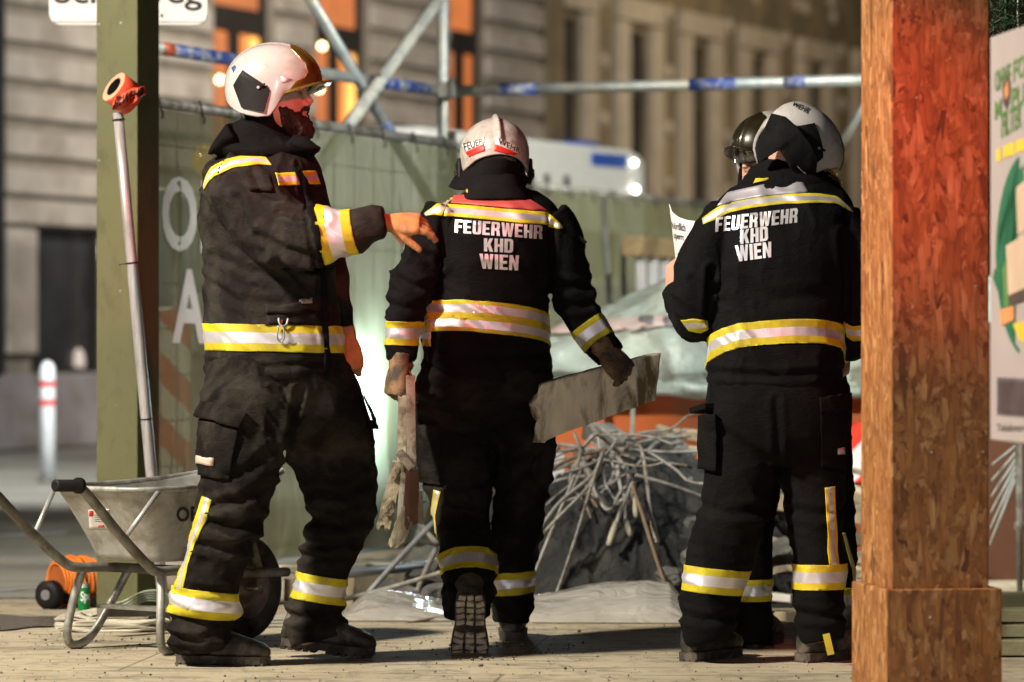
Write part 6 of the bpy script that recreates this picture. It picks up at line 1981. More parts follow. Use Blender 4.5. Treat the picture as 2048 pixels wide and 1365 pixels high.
def leg_pred(line, r):
    A = [np.array(P(*n[:3])[:]) for n in line]
    def f(V):
        best = np.full(len(V), 1e9)
        for a, b in zip(A, A[1:]):
            ab = b - a; t = np.clip(((V - a) @ ab) / (ab @ ab), 0, 1)
            best = np.minimum(best, np.linalg.norm(V - (a + t[:, None] * ab), axis=1))
        return best < r
    return f
def cuts3(y, s): return [-(y + s / 2), -s / 2, s / 2, y + s / 2]
MY = [YELLOW, SILVER]
def lowmask(z0, z1, lo=.5, hi=1.4):
    return lambda V: np.interp(V[:, 2], [z0, z1], [hi, lo])

# ------------------------------------------------------------------ man 1: points to the right
def man_one():
    base = Vector((P(480, 0, 12.15).x, 12.15, 0))
    r = thing("person", base, "bearded firefighter in dusty dark gear and white helmet, pointing right with a gloved hand", "person")
    M = frame((.985, -.17, .0), at=P(546, 166, 12.1))
    jrows = [(292, 462, 606, 12.13, .10), (318, 438, 630, 12.13, .155), (345, 416, 641, 12.13, .195), (385, 408, 653, 12.13, .205), (450, 404, 662, 12.13, .195), (520, 409, 668, 12.13, .185), (600, 412, 677, 12.13, .185), (650, 413, 684, 12.13, .19), (700, 413, 686, 12.13, .195), (735, 414, 684, 12.13, .195), (752, 418, 676, 12.13, .19)]
    ra = [(478, 372, 11.99, 64, .09), (505, 405, 11.95, 72, .095), (545, 452, 11.90, 70, .092), (600, 478, 11.85, 60, .085), (650, 472, 11.83, 50, .07), (700, 462, 11.82, 44, .062), (735, 452, 11.82, 38, .057), (768, 447, 11.82, 31, .050)]
    la = [(560, 380, 12.32, 60, .09), (615, 470, 12.36, 58, .085), (650, 560, 12.38, 48, .075), (674, 620, 12.36, 32, .058), (686, 668, 12.32, 26, .045)]
    nl = [(505, 745, 12.06, 92, .135), (492, 830, 12.01, 94, .125), (482, 905, 11.99, 86, .118), (473, 975, 11.99, 74, .108), (458, 1040, 12.0, 69, .10), (438, 1100, 12.02, 64, .092), (418, 1165, 12.03, 60, .09), (404, 1220, 12.04, 60, .09), (398, 1262, 12.05, 56, .088), (402, 1293, 12.06, 48, .08)]
    fl = [(605, 745, 12.2, 90, .135), (640, 820, 12.26, 92, .125), (660, 890, 12.31, 88, .118), (676, 955, 12.34, 77, .108), (682, 1015, 12.35, 68, .10), (664, 1085, 12.36, 58, .09), (645, 1155, 12.37, 54, .088), (634, 1215, 12.38, 58, .09), (628, 1262, 12.39, 60, .09), (632, 1284, 12.39, 54, .085)]
    waist = [(690, 420, 682, 12.13, .185), (750, 416, 694, 12.13, .185), (800, 408, 716, 12.14, .18), (850, 420, 730, 12.16, .165), (900, 450, 690, 12.17, .10)]
    b = body_mesh(r, [lambda bm: torso(bm, jrows, .8), lambda bm: limb(bm, ra, .62), lambda bm: limb(bm, la, .62), lambda bm: limb(bm, nl, .7), lambda bm: limb(bm, fl, .7), lambda bm: torso(bm, waist[:4], .8),
                       lambda bm: hand(bm, P(776, 446, 11.82), (1, 0, -.1), (0, .8, -.6), -1, scale=.62),
                       lambda bm: hand(bm, P(686, 690, 12.34), (.1, 0, -1), (-1, 0, 0), 1, scale=.62)], M, .0042)
    eyes(b, M)
    # beard
    bm = bmesh.new(); rings = []; m3 = M.to_3x3()
    for z, xf, xb, hw in crom([(-.050, .030, .004, .050), (-.068, .060, .004, .0605), (-.085, .082, .004, .0665), (-.105, .1085, .010, .064), (-.125, .122, .018, .058), (-.145, .130, .03, .052), (-.165, .128, .04, .044), (-.182, .112, .055, .026)], 3):
        rings.append((M @ Vector(((xf + xb) / 2, 0, z)), m3 @ Vector(((xf - xb) / 2, 0, 0)), m3 @ Vector((0, hw, 0))))
    ringloft(bm, rings, 30, 2.3)
    tube(bm, [M @ Vector(p) for p in ((.085, -.036, -.104), (.104, -.02, -.086), (.1125, 0, -.080), (.104, .02, -.086), (.085, .036, -.104))], [.006, .0065, .0055, .0065, .006], 8)
    me = remesh(bm, .0035, 2); V = mesh_arrays(me); N = normals_of(me)
    q = V * np.array([160, 160, 38]); V = V + N * ((vnoise(q, 4) - .45) * .010 + (fbm(V * 45, 7, 2) - .5) * .012)[:, None]
    me.vertices.foreach_set("co", V.ravel()); me.update(); me.materials.clear()
    me.materials.append(mat("dark_brown_beard", (.026, .012, .008), .8, var=.5, vscale=60, bmp=.6, bscale=200, stretch=(1, 1, .3)))
    link("beard", me, b)
    sh, S = helmet(r, M, HELMET, ZB_EAR)
    patch(S, "reflective_triangle", sh, [(561, 152), (563, 166)], [(585, 160), (570, 166)], SILVER, 3, ((0, 1, 0),), .001, 2)
    patch(S, "blue_mark", sh, [(463, 136), (470, 131)], [(467, 146), (473, 135)], BLUE_PAINT, 3, ((0, 1, 0),), .001, 2)
    # hood under the helmet
    bm = bmesh.new(); rows = []
    for z, xf, xb, hw in crom([(-.03, .045, -.115, .094), (-.07, .040, -.108, .092), (-.10, .030, -.092, .086), (-.135, .035, -.085, .080), (-.175, .06, -.095, .085), (-.215, .10, -.13, .10)], 3):
        rows.append((M @ Vector(((xf + xb) / 2, 0, z)), m3 @ Vector(((xf - xb) / 2, 0, 0)), m3 @ Vector((0, hw, 0))))
    ringloft(bm, rows, 30, 2.2)
    cloth("hood", bm, KNIT, r, .006, 3, .004, 5)
    # jacket
    bm = bmesh.new(); torso(bm, jrows); limb(bm, ra); limb(bm, la)
    cr = [([(520, 470), (570, 500), (640, 512)], .010, 8), ([(560, 425), (620, 440), (650, 440)], .008, 7), ([(475, 400), (490, 450), (530, 500)], .010, 9), ([(430, 510), (500, 545), (600, 560)], .008, 9),
          ([(415, 560), (470, 600), (560, 610)], .006, 9), ([(420, 725), (520, 735), (640, 728)], .006, 6), ([(560, 520), (590, 545), (655, 530)], .010, 8), ([(592, 330), (610, 420), (632, 540), (645, 690)], .006, 4), ([(505, 345), (520, 380), (560, 400)], .006, 7)]
    j, S = cloth("jacket", bm, CLOTH_DUSTY, r, .0068, 2, .015, 11, None, cr, 5.5, 8.0, .6)
    # collar
    bm = bmesh.new()
    torso(bm, [(243, 478, 570, 12.13, .095), (262, 455, 590, 12.13, .115), (285, 430, 622, 12.13, .13), (302, 424, 634, 12.12, .15), (318, 445, 620, 12.12, .15)], 1, 2.1)
    limb(bm, [(585, 285, 12.02, 20, .03), (612, 292, 12.0, 18, .025), (640, 303, 12.0, 7, .012)])
    limb(bm, [(470, 268, 12.05, 26, .06), (440, 290, 12.06, 14, .05), (426, 303, 12.08, 5, .03)])
    cloth("collar", bm, CLOTH_BLACK, j, .006, 4, .009, 14)
    ax = (P(700, 462, 11.82) - P(650, 472, 11.83)).normalized()
    band(S, "sleeve_stripe", j, P(678, 466, 11.825), ax, [-.056, -.026, .020, .050], [0, 1, 0], MY, leg_pred(ra[3:], .13))
    wn_ = Vector((.02, 0, 1))
    bm = bmesh.new(); torso(bm, jrows); T = plain_surf(bm, .0068, 2, .015, 11, 5.5, 8.0, .6, cr)
    band(T, "waist_stripe", j, P(550, 677, 12.13), wn_, [-.042, -.017, .017, .042], [0, 1, 0], MY)
    patch(S, "shoulder_stripe", j, [(407, 371), (413, 352), (422, 336), (454, 319), (505, 309), (531, 315), (543, 330)], [(409, 380), (418, 364), (433, 352), (469, 336), (515, 331), (531, 331), (544, 332)][0:7], MY, 30, ((0, .3, 0), (.3, .7, 1), (.7, 1, 0)))
    patch(S, "chest_stripe", j, [(550, 347), (595, 345)], [(556, 373), (598, 370)], MY, 14, ((0, .30, 0), (.30, .72, 1), (.72, 1, 0)))
    patch(S, "chest_stripe", j, [(601, 343), (630, 342)], [(606, 370), (640, 369)], MY, 10, ((0, .30, 0), (.30, .72, 1), (.72, 1, 0)))
    patch(S, "storm_flap", j, [(585, 338), (606, 380), (630, 480), (640, 560), (648, 748)], [(599, 335), (620, 380), (642, 480), (651, 560), (660, 746)], CLOTH_BLACK, 30, ((0, 1, 0),), .007)
    patch(S, "pocket_flap", j, [(530, 612), (634, 604)], [(531, 628), (635, 624)], CLOTH_DUSTY, 14, ((0, 1, 0),), .010)
    patch(S, "pocket", j, [(533, 628), (633, 624)], [(534, 652), (636, 650)], CLOTH_DUSTY, 14, ((0, 1, 0),), .006)
    patch(S, "label", j, [(598, 600), (624, 596)], [(599, 611), (625, 607)], mat("pale_cloth_label", (.30, .25, .24), .6), 5, ((0, 1, 0),), .012)
    patch(S, "breast_pocket", j, [(490, 362), (538, 352)], [(500, 384), (548, 384)], CLOTH_DUSTY, 10, ((0, 1, 0),), .007)
    # snap hook on the waist stripe
    loc, n = S.hit(560, 655); c = loc + n * .012
    bm = bmesh.new(); sc = 12.0 / F
    def K(x, y): return S.hit(x, y)[0] + n * .014
    tube(bm, smoothline([K(556, 655), K(553, 672), K(555, 684), K(562, 687), K(567, 678), K(566, 662), K(560, 655)], 5), .0028, 8)
    tube(bm, smoothline([K(556, 640), K(557, 648), K(560, 655)], 4), .0035, 8); tube(bm, smoothline([K(575, 641), K(572, 652), K(566, 656), K(560, 655)], 4), .0035, 8)
    hk = build("snap_hook", bm, STEEL, j)
    patch(S, "strap_end", j, [(557, 641), (566, 640)], [(557, 650), (564, 650)], mat("red_strap", (.35, .05, .04), .6), 4, ((0, 1, 0),), .013)
    # trousers
    bm = bmesh.new(); torso(bm, waist); limb(bm, nl); limb(bm, fl)
    cr = [([(540, 900), (500, 940), (460, 950)], .008, 9), ([(540, 970), (480, 1000), (430, 1010)], .010, 9), ([(520, 1040), (470, 1055), (420, 1045)], .012, 9), ([(505, 1085), (450, 1100), (400, 1090)], .010, 9), ([(470, 1240), (420, 1252), (350, 1240)], .012, 9),
          ([(455, 1262), (400, 1275), (350, 1268)], .012, 8), ([(580, 870), (600, 900), (660, 930)], .008, 9), ([(740, 960), (690, 990), (620, 985)], .010, 9), ([(735, 1035), (680, 1050), (610, 1035)], .012, 9), ([(710, 1080), (660, 1092), (600, 1080)], .011, 8),
          ([(690, 1228), (630, 1240), (570, 1230)], .011, 8), ([(600, 780), (585, 840), (570, 905)], .010, 8), ([(690, 1110), (650, 1118), (598, 1110)], .009, 7)]
    t, S = cloth("trousers", bm, TROUSER_DUSTY, r, .0068, 2, .012, 17, lowmask(.2, 1.0, .6, 1.25), cr, 6, 13, .3)
    ax = (P(404, 1220, 12.04) - P(418, 1165, 12.03)).normalized()
    band(S, "leg_stripe", t, P(404, 1205, 12.04), Vector((.13, 0, 1)), [-.043, -.018, .018, .043], [0, 1, 0], MY, leg_pred(nl[4:], .14))
    band(S, "leg_stripe", t, P(642, 1177, 12.37), Vector((.16, 0, 1)), [-.043, -.018, .018, .043], [0, 1, 0], MY, leg_pred(fl[4:], .14))
    patch(S, "side_stripe", t, [(405, 993), (390, 1040), (370, 1090), (358, 1140), (347, 1178)], [(424, 1000), (413, 1040), (392, 1085), (377, 1130), (367, 1180)], MY, 30, ((0, .32, 0), (.32, .68, 1), (.68, 1, 0)))
    patch(S, "cargo_pocket", t, [(403, 838), (478, 860)], [(395, 948), (458, 962)], TROUSER_DUSTY, 18, ((0, 1, 0),), .012, 18)
    patch(S, "pocket_flap", t, [(413, 802), (495, 828)], [(399, 832), (480, 858)], TROUSER_DUSTY, 16, ((0, 1, 0),), .022, 6)
    patch(S, "label", t, [(401, 911), (430, 916)], [(400, 926), (429, 932)], mat("pale_orange_label", (.62, .46, .40), .6), 5, ((0, 1, 0),), .016)
    patch(S, "cargo_pocket", t, [(715, 800), (742, 860)], [(718, 790), (750, 862)], TROUSER_DUSTY, 14, ((0, 1, 0),), .02)
    # boots
    boot(r, PG(356, 1328, 0) , PG(490, 1331, 0), (0, 0, 1), P(402, 1240, 12.07), seed=3)
    h = PG(572, 1300, 0); h.z = .05; 
    boot(r, P(563, 1292, 12.40), P(762, 1316, 12.36), (0.06, -.06, 1), P(632, 1225, 12.39), seed=5)
    # gloves: pointing right hand, hanging left hand
    glove(r, GLOVE_ORANGE, P(779, 446, 11.82), (1, -.05, -.04), (.10, .62, -.78), -1, curls=(22, 28, 18), fat=1.22, scale=.96, thumb=(.80, .45, .50), thumb_curl=18,
          per=[(14, 20, 16), (24, 30, 20), (32, 38, 26), (38, 42, 30)])
    glove(r, GLOVE_ORANGE, P(694, 680, 12.30), (.10, .05, -1), (-.55, .84, 0), 1, curls=(70, 60, 30), fat=1.22, thumb=(.92, .30, .22), thumb_curl=14, per=[(62, 65, 35), (72, 70, 40), (78, 75, 40), (78, 75, 40)])
man_one()

# ------------------------------------------------------------------ man 2: walks away with boards
def man_two():
    base = Vector((P(985, 0, 12.9).x, 12.9, 0))
    r = thing("person", base, "firefighter with red lit silver collar patch walking away, carrying a board in each gloved hand", "person")
    M = frame((-.12, .95, -.30), at=P(989, 311, 12.95))
    jrows = [(384, 932, 1052, 12.98, .09), (400, 905, 1088, 12.95, .12), (425, 876, 1112, 12.92, .155), (460, 864, 1112, 12.9, .17), (510, 863, 1102, 12.9, .165), (570, 861, 1098, 12.9, .15), (615, 856, 1095, 12.9, .15), (660, 849, 1097, 12.9, .16), (700, 850, 1101, 12.9, .168), (735, 852, 1104, 12.9, .17), (765, 858, 1094, 12.9, .16)]
    la = [(890, 432, 12.86, 44, .085), (868, 468, 12.84, 46, .08), (843, 520, 12.82, 41, .075), (822, 575, 12.80, 39, .07), (809, 630, 12.80, 35, .063), (804, 680, 12.81, 31, .056), (803, 718, 12.81, 27, .048)]
    ra = [(1095, 440, 12.88, 44, .085), (1122, 478, 12.88, 46, .08), (1133, 530, 12.9, 40, .075), (1143, 580, 12.92, 42, .072), (1166, 635, 12.93, 39, .065), (1191, 675, 12.92, 33, .056), (1222, 712, 12.9, 28, .048)]
    ll = [(915, 760, 12.93, 78, .14), (908, 830, 12.94, 76, .13), (912, 900, 12.95, 75, .118), (918, 965, 12.96, 66, .105), (926, 1030, 12.93, 58, .098), (932, 1090, 12.86, 54, .093), (936, 1150, 12.77, 52, .092), (938, 1195, 12.70, 49, .09), (940, 1226, 12.66, 44, .08)]
    rl = [(1030, 760, 12.93, 76, .14), (1044, 830, 12.96, 70, .13), (1046, 900, 12.99, 63, .118), (1042, 965, 13.02, 55, .105), (1035, 1030, 13.05, 48, .098), (1028, 1095, 13.07, 43, .093), (1024, 1160, 13.08, 40, .09), (1023, 1215, 13.09, 40, .09), (1022, 1246, 13.09, 37, .085)]
    waist = [(715, 848, 1103, 12.92, .165), (760, 838, 1106, 12.92, .175), (810, 833, 1108, 12.93, .17), (860, 850, 1100, 12.95, .15), (900, 890, 1075, 12.96, .10)]
    b = body_mesh(r, [lambda bm: torso(bm, jrows, .8), lambda bm: limb(bm, la, .62), lambda bm: limb(bm, ra, .62), lambda bm: limb(bm, ll, .66), lambda bm: limb(bm, rl, .66), lambda bm: torso(bm, waist[:4], .8),
                       lambda bm: hand(bm, P(803, 722, 12.81), (-.05, 0, -1), (1, .2, 0), 1, scale=.62), lambda bm: limb(bm, [(803, 700, 12.81, 19, .03), (803, 735, 12.81, 18, .028)]),
                       lambda bm: hand(bm, P(1222, 712, 12.9), (.5, 0, -.8), (-.8, .3, -.5), -1, scale=.62)], M, .006, neck=P(990, 400, 12.97))
    sh, S = helmet(r, M, HELMET_OLD, ZB_OLD, .014, .009, gold=None, panel=False)
    for tl, tr, br, bl, txt, q in (((924, 289), (969, 275), (969.5, 289), (932, 305), "FEUER", [(927, 288), (966, 277), (967, 287.5), (931, 303)]),
                                   ((992, 274), (1042, 297), (1037, 308), (990.5, 289), "WEHR", [(997, 276), (1041, 298), (1038.5, 308), (996.5, 287)])):
        patch(S, "white_sticker", sh, [tl, tr], [bl, br], WHITE, 10, ((0, 1, 0),), .0012, 4)
        text_on(S, "sticker_lettering", sh, font_text(txt, .012), q, BLACK_INK, .0022)
    patch(S, "red_sticker", sh, [(931, 306), (950, 294), (970, 289.5)], [(939, 315), (952, 309), (970.5, 303)], RED_INK, 10, ((0, 1, 0),), .0012, 4)
    patch(S, "red_sticker", sh, [(990, 289.5), (1012, 297), (1037, 309)], [(988.5, 302.5), (1008, 307), (1024, 313)], RED_INK, 10, ((0, 1, 0),), .0012, 4)
    sheet_px("neck_curtain", sh, [(921, 333), (932, 330), (948, 321), (968, 316), (989, 314.5), (1010, 317), (1030, 325), (1046, 339), (1052, 350)], [(896, 374), (915, 381), (938, 379), (962, 382), (990, 388), (1015, 390), (1035, 386), (1048, 378), (1061, 358)],
             lambda u, v: 12.80 + .13 * (2 * u - 1) ** 2 + .012 * v, KNIT, 34, 12, .008, .004, 3)
    bm = bmesh.new(); torso(bm, [(325, 945, 1036, 12.95, .10), (355, 935, 1046, 12.93, .125), (380, 930, 1054, 12.92, .135), (402, 922, 1066, 12.92, .15)])
    cloth("hood", bm, KNIT, r, .006, 3, .004, 5)
    bm = bmesh.new(); tube(bm, smoothline([P(934, 381, 12.85), P(940, 387, 12.84), P(950, 384, 12.84)], 4), .006, 8); build("chin_strap_buckle", bm, mat("yellow_strap", (.55, .42, .05), .5), sh)
    bm = bmesh.new(); torso(bm, jrows); limb(bm, la); limb(bm, ra)
    cr = [([(835, 505), (865, 515), (885, 530)], .010, 7), ([(800, 560), (830, 575), (858, 570)], .009, 7), ([(780, 610), (810, 620), (842, 612)], .008, 7), ([(885, 440), (880, 520), (872, 600)], .008, 6), ([(1105, 450), (1102, 520), (1100, 590)], .010, 6), ([(1110, 560), (1140, 575), (1175, 570)], .010, 7), ([(1130, 610), (1160, 615), (1190, 605)], .009, 7), ([(860, 700), (950, 712), (1090, 705)], .006, 8)]
    j, S = cloth("jacket", bm, CLOTH_BLACK, r, .0068, 2, .012, 23, None, cr, 5.5, 9, .5)
    # shoulder loop tip
    bm = bmesh.new(); obox(bm, P(1142, 462, 12.86), P(1172, 487, 12.86), .05, .012, up=(.6, 0, .8), bev=.003); build("shoulder_tab", bm, CLOTH_BLACK, j)
    patch(S, "yoke_patch", j, [(908, 393), (940, 390), (1000, 395), (1050, 398), (1062, 402)], [(902, 408), (940, 411), (1000, 416), (1060, 422), (1098, 425)], RED_LIT_PATCH, 24, ((0, 1, 0),), .004, 5)
    patch(S, "back_stripe", j, [(893, 409), (960, 414), (1040, 421), (1097, 426)], [(887, 432), (960, 439), (1040, 447), (1094, 450)], MY, 24, TRI)
    patch(S, "shoulder_stripe", j, [(849, 428), (868, 413), (890, 398), (912, 396)], [(852, 433), (868, 430), (884, 432), (893, 409)], MY, 16, TRI)
    patch(S, "shoulder_stripe", j, [(1098, 429), (1112, 440), (1125, 454)], [(1096, 454), (1110, 456), (1123, 459)], MY, 10, TRI)
    nrm = Vector((-.10, -.17, 1)).normalized() if False else Vector((.10, .15, 1)).normalized()
    nrm = Vector((.085, .17, 1)).normalized()
    bm = bmesh.new(); torso(bm, jrows); T = plain_surf(bm, .0068, 2, .012, 23, 5.5, 9, .5, cr)
    for cy_, in ((621,), (652.5,)):
        band(T, "waist_stripe", j, P(985, cy_, 12.75), nrm, [-.0265, -.0135, .0135, .0265], [0, 1, 0], MY)
    band(S, "sleeve_stripe", j, P(806, 667, 12.805), Vector((.03, 0, 1)), cuts3(.022, .036), [0, 1, 0], MY, leg_pred(la[3:], .10))
    ax = (P(1222, 712, 12.9) - P(1166, 635, 12.93)).normalized()
    band(S, "sleeve_stripe", j, P(1186, 668, 12.92), ax, cuts3(.020, .034), [0, 1, 0], MY, leg_pred(ra[3:], .105))
    text_on(S, "back_lettering", j, block_text("FEUERWEHR"), [(911, 440), (1085, 452), (1084, 478.5), (910, 466)], SILVER, .003)
    text_on(S, "back_lettering", j, block_text("KHD"), [(968, 477), (1027, 478), (1026, 506), (968, 503)], SILVER, .003)
    text_on(S, "back_lettering", j, block_text("WIEN"), [(959, 508), (1038, 511), (1036, 541), (961, 537)], SILVER, .003)
    bm = bmesh.new(); torso(bm, waist); limb(bm, ll); limb(bm, rl)
    cr = [([(845, 800), (900, 830), (960, 860)], .009, 9), ([(850, 770), (910, 790), (985, 790)], .008, 9), ([(985, 860), (985, 960), (982, 1060)], .014, 8), ([(870, 1160), (930, 1175), (985, 1165)], .008, 8), ([(1090, 830), (1050, 850), (1000, 850)], .007, 9), ([(860, 960), (910, 975), (970, 965)], .008, 9), ([(1085, 975), (1040, 985), (990, 980)], .007, 8)]
    t, S = cloth("trousers", bm, TROUSER_DUSTY2, r, .0068, 2, .014, 29, lowmask(.15, 1.0, .7, 1.2), cr, 6, 12, .3)
    band(S, "leg_stripe", t, P(936, 1118, 12.72), Vector((-.02, .33, 1)), [-.041, -.017, .017, .041], [0, 1, 0], MY, leg_pred(ll[3:], .13))
    band(S, "leg_stripe", t, P(1024, 1168, 13.0), Vector((-.07, 0, 1)), [-.038, -.016, .016, .038], [0, 1, 0], MY, leg_pred(rl[4:], .115))
    patch(S, "side_stripe", t, [(868, 980), (862, 1030), (868, 1080), (876, 1150)], [(882, 984), (871, 1035), (877, 1085), (886, 1150)], MY, 24, ((0, .3, 0), (.3, .7, 1), (.7, 1, 0)))
    patch(S, "cargo_pocket", t, [(838, 850), (880, 850)], [(842, 965), (885, 975)], TROUSER_DUSTY2, 16, ((0, 1, 0),), .015, 14)
    patch(S, "cargo_pocket", t, [(1068, 860), (1103, 858)], [(1062, 965), (1092, 968)], TROUSER_DUSTY2, 16, ((0, 1, 0),), .02, 14)
    patch(S, "seat_panel", t, [(845, 738), (960, 728), (1095, 742)], [(842, 800), (960, 800), (1102, 805)], TROUSER_DUSTY2, 24, ((0, 1, 0),), .004, 12)
    # boots
    boot(r, P(941, 1192, 12.50), P(939, 1310, 12.56), (0, 1, .1), P(939, 1175, 12.68), L=.262, solem=SOLE_DUSTY, seed=7, wide=1.22)
    boot(r, PG(1022, 1283), PG(1030, 1262), (0, 0, 1), P(1023, 1200, 13.09), seed=9)
    # gloves
    glove(r, GLOVE_TAN, P(798, 733, 12.77), (-.16, -.05, -1), (.85, .5, 0), 1, curls=(70, 65, 40), fat=1.42, thumb=(.8, -.1, .7), thumb_curl=20, per=[(52, 60, 40), (56, 62, 40), (60, 64, 40), (64, 64, 40)],
          cuff=(P(800, 742, 12.79), P(803, 726, 12.80), .036, .044))
    glove(r, GLOVE_TAN, P(1212, 703, 12.87), (.62, -.1, -.72), (-.35, .75, -.5), -1, curls=(70, 65, 40), fat=1.3, thumb=(.5, -.3, .8), thumb_curl=20, per=[(60, 60, 40), (62, 62, 40), (62, 64, 40), (64, 64, 40)],
          cuff=(P(1212, 703, 12.87), P(1200, 690, 12.88), .034, .040))
man_two()

# ------------------------------------------------------------------ man 3: front right, reads a sheet
def man_three():
    base = Vector((P(1545, 0, 12.25).x, 12.25, 0))
    r = thing("person", base, "firefighter in black gear with grey collar patch, head bowed, holding a white sheet", "person")
    M = frame((.60, .44, -.66), roll=6, at=P(1606, 292, 12.28))
    jrows = [(330, 1520, 1630, 12.30, .09), (358, 1490, 1655, 12.28, .11), (385, 1456, 1684, 12.26, .135), (420, 1424, 1706, 12.24, .17), (470, 1412, 1706, 12.22, .18), (530, 1414, 1700, 12.2, .175), (600, 1415, 1692, 12.2, .168), (650, 1415, 1688, 12.2, .17), (700, 1415, 1687, 12.2, .175), (745, 1418, 1685, 12.2, .172), (778, 1426, 1676, 12.2, .16)]
    la = [(1448, 432, 12.2, 40, .085), (1425, 480, 12.17, 48, .088), (1404, 545, 12.16, 53, .085), (1393, 605, 12.17, 50, .08), (1390, 645, 12.22, 42, .07), (1376, 636, 12.30, 36, .06), (1358, 607, 12.38, 27, .05), (1347, 582, 12.43, 20, .044)]
    ra = [(1680, 432, 12.22, 42, .085), (1700, 490, 12.2, 46, .085), (1712, 560, 12.2, 46, .08), (1716, 625, 12.22, 42, .072), (1714, 668, 12.28, 36, .062), (1708, 690, 12.40, 28, .05), (1712, 690, 12.5, 24, .045)]
    ll = [(1490, 775, 12.22, 76, .135), (1484, 850, 12.22, 77, .125), (1482, 920, 12.2, 75, .115), (1474, 990, 12.18, 70, .105), (1460, 1050, 12.16, 66, .10), (1441, 1110, 12.16, 60, .095), (1424, 1165, 12.17, 54, .092), (1416, 1220, 12.18, 53, .092), (1414, 1262, 12.18, 51, .09), (1418, 1280, 12.18, 46, .082)]
    rl = [(1606, 775, 12.22, 78, .135), (1618, 850, 12.22, 74, .125), (1624, 920, 12.22, 69, .115), (1628, 990, 12.22, 62, .105), (1632, 1050, 12.21, 54, .10), (1637, 1110, 12.2, 50, .095), (1638, 1165, 12.19, 49, .092), (1638, 1220, 12.19, 48, .092), (1640, 1262, 12.19, 46, .09), (1642, 1282, 12.19, 42, .082)]
    waist = [(750, 1420, 1682, 12.2, .165), (790, 1414, 1690, 12.2, .172), (840, 1412, 1698, 12.2, .165), (890, 1430, 1680, 12.2, .14), (930, 1480, 1620, 12.2, .09)]
    wr = P(1347, 588, 12.43)
    b = body_mesh(r, [lambda bm: torso(bm, jrows, .8), lambda bm: limb(bm, la, .6), lambda bm: limb(bm, ra, .6), lambda bm: limb(bm, ll, .68), lambda bm: limb(bm, rl, .68), lambda bm: torso(bm, waist[:4], .8),
                       lambda bm: hand(bm, wr, (.02, .05, 1), (.9, .45, 0), 1, per=[(52, 50, 30), (62, 60, 30), (66, 60, 30), (70, 62, 32)], thumb=(.75, .3, .35), thumb_curl=8, scale=1.0, fat=1.05),
                       lambda bm: hand(bm, P(1712, 690, 12.5), (0, .8, .2), (-1, 0, 0), -1)], M, .0042, neck=P(1572, 385, 12.27))
    eyes(b, M)
    sh, S = helmet(r, M, HELMET, ZB_EAR)
    text_on(S, "helmet_lettering", sh, font_text("FEUERWEHR", .02), [(1557, 219), (1622, 215), (1617, 229), (1549, 233)], BLACK_INK, .0018) if False else None
    text_on(S, "helmet_lettering", sh, font_text("WEHR", .02), [(1588, 205), (1622, 218), (1615, 229), (1583, 212)], BLACK_INK, .0018)
    sheet_px("neck_curtain", sh, [(1543, 227), (1572, 234), (1594, 254), (1618, 282), (1636, 312), (1632, 346), (1628, 348)], [(1510, 296), (1516, 328), (1540, 312), (1560, 300), (1580, 336), (1600, 358), (1626, 366)],
             lambda u, v: 12.11 + .10 * (u - .45) ** 2 * 2 + .02 * v, KNIT, 30, 14, .010, .004, 6)
    bm = bmesh.new()
    torso(bm, [(318, 1535, 1612, 12.29, .085), (335, 1508, 1640, 12.28, .105), (360, 1486, 1660, 12.26, .125), (382, 1475, 1668, 12.25, .13)])
    bm2 = bmesh.new(); torso(bm2, jrows); limb(bm2, la); limb(bm2, ra)
    cr = [([(1424, 540), (1418, 590), (1418, 640)], .010, 7), ([(1685, 470), (1694, 560), (1690, 640)], .010, 7), ([(1385, 560), (1410, 580), (1438, 575)], .007, 8), ([(1425, 745), (1540, 752), (1680, 742)], .006, 7), ([(1460, 560), (1540, 600), (1640, 590)], .004, 12)]
    j, S = cloth("jacket", bm2, CLOTH_BLACK, r, .0068, 2, .010, 31, None, cr, 5, 8, .5)
    cloth("collar", bm, CLOTH_BLACK, j, .006, 4, .005, 16)
    patch(S, "collar_label", j, [(1520, 347), (1547, 344)], [(1507, 369), (1537, 362)], [BLACK_PLASTIC, YELLOW], 6, ((0, .5, 0), (.5, 1, 1)), .006)
    patch(S, "yoke_patch", j, [(1456, 387), (1490, 378), (1530, 370), (1570, 366), (1604, 364)], [(1434, 414), (1475, 404), (1520, 396), (1570, 390), (1617, 387)], SILVER_DULL, 24, ((0, 1, 0),), .004, 5)
    patch(S, "back_stripe", j, [(1405, 438), (1430, 419), (1454, 405), (1498, 394), (1564, 388), (1634, 388), (1674, 394), (1704, 421)], [(1407, 450), (1432, 440), (1456, 427), (1511, 416), (1570, 409), (1640, 407), (1672, 408), (1706, 427)], MY, 36, TRI)
    nrm = Vector((-.06, .34, 1)).normalized()
    bm = bmesh.new(); torso(bm, jrows); T = plain_surf(bm, .0068, 2, .010, 31, 5, 8, .5, cr)
    band(T, "waist_stripe", j, P(1556, 664, 12.03), nrm, [-.037, -.014, .014, .037], [0, 1, 0], MY)
    patch(S, "sleeve_stripe", j, [(1362, 640), (1388, 637), (1414, 641)], [(1378, 662), (1400, 666), (1416, 659)], MY, 12, ((0, .28, 0), (.28, .7, 1), (.7, 1, 0)))
    patch(S, "sleeve_stripe", j, [(1684, 644), (1705, 652), (1728, 650)], [(1692, 672), (1706, 682), (1728, 680)], MY, 12, ((0, .28, 0), (.28, .7, 1), (.7, 1, 0)))
    text_on(S, "back_lettering", j, block_text("FEUERWEHR"), [(1432, 436), (1597, 417), (1595, 446), (1430, 465)], SILVER, .003)
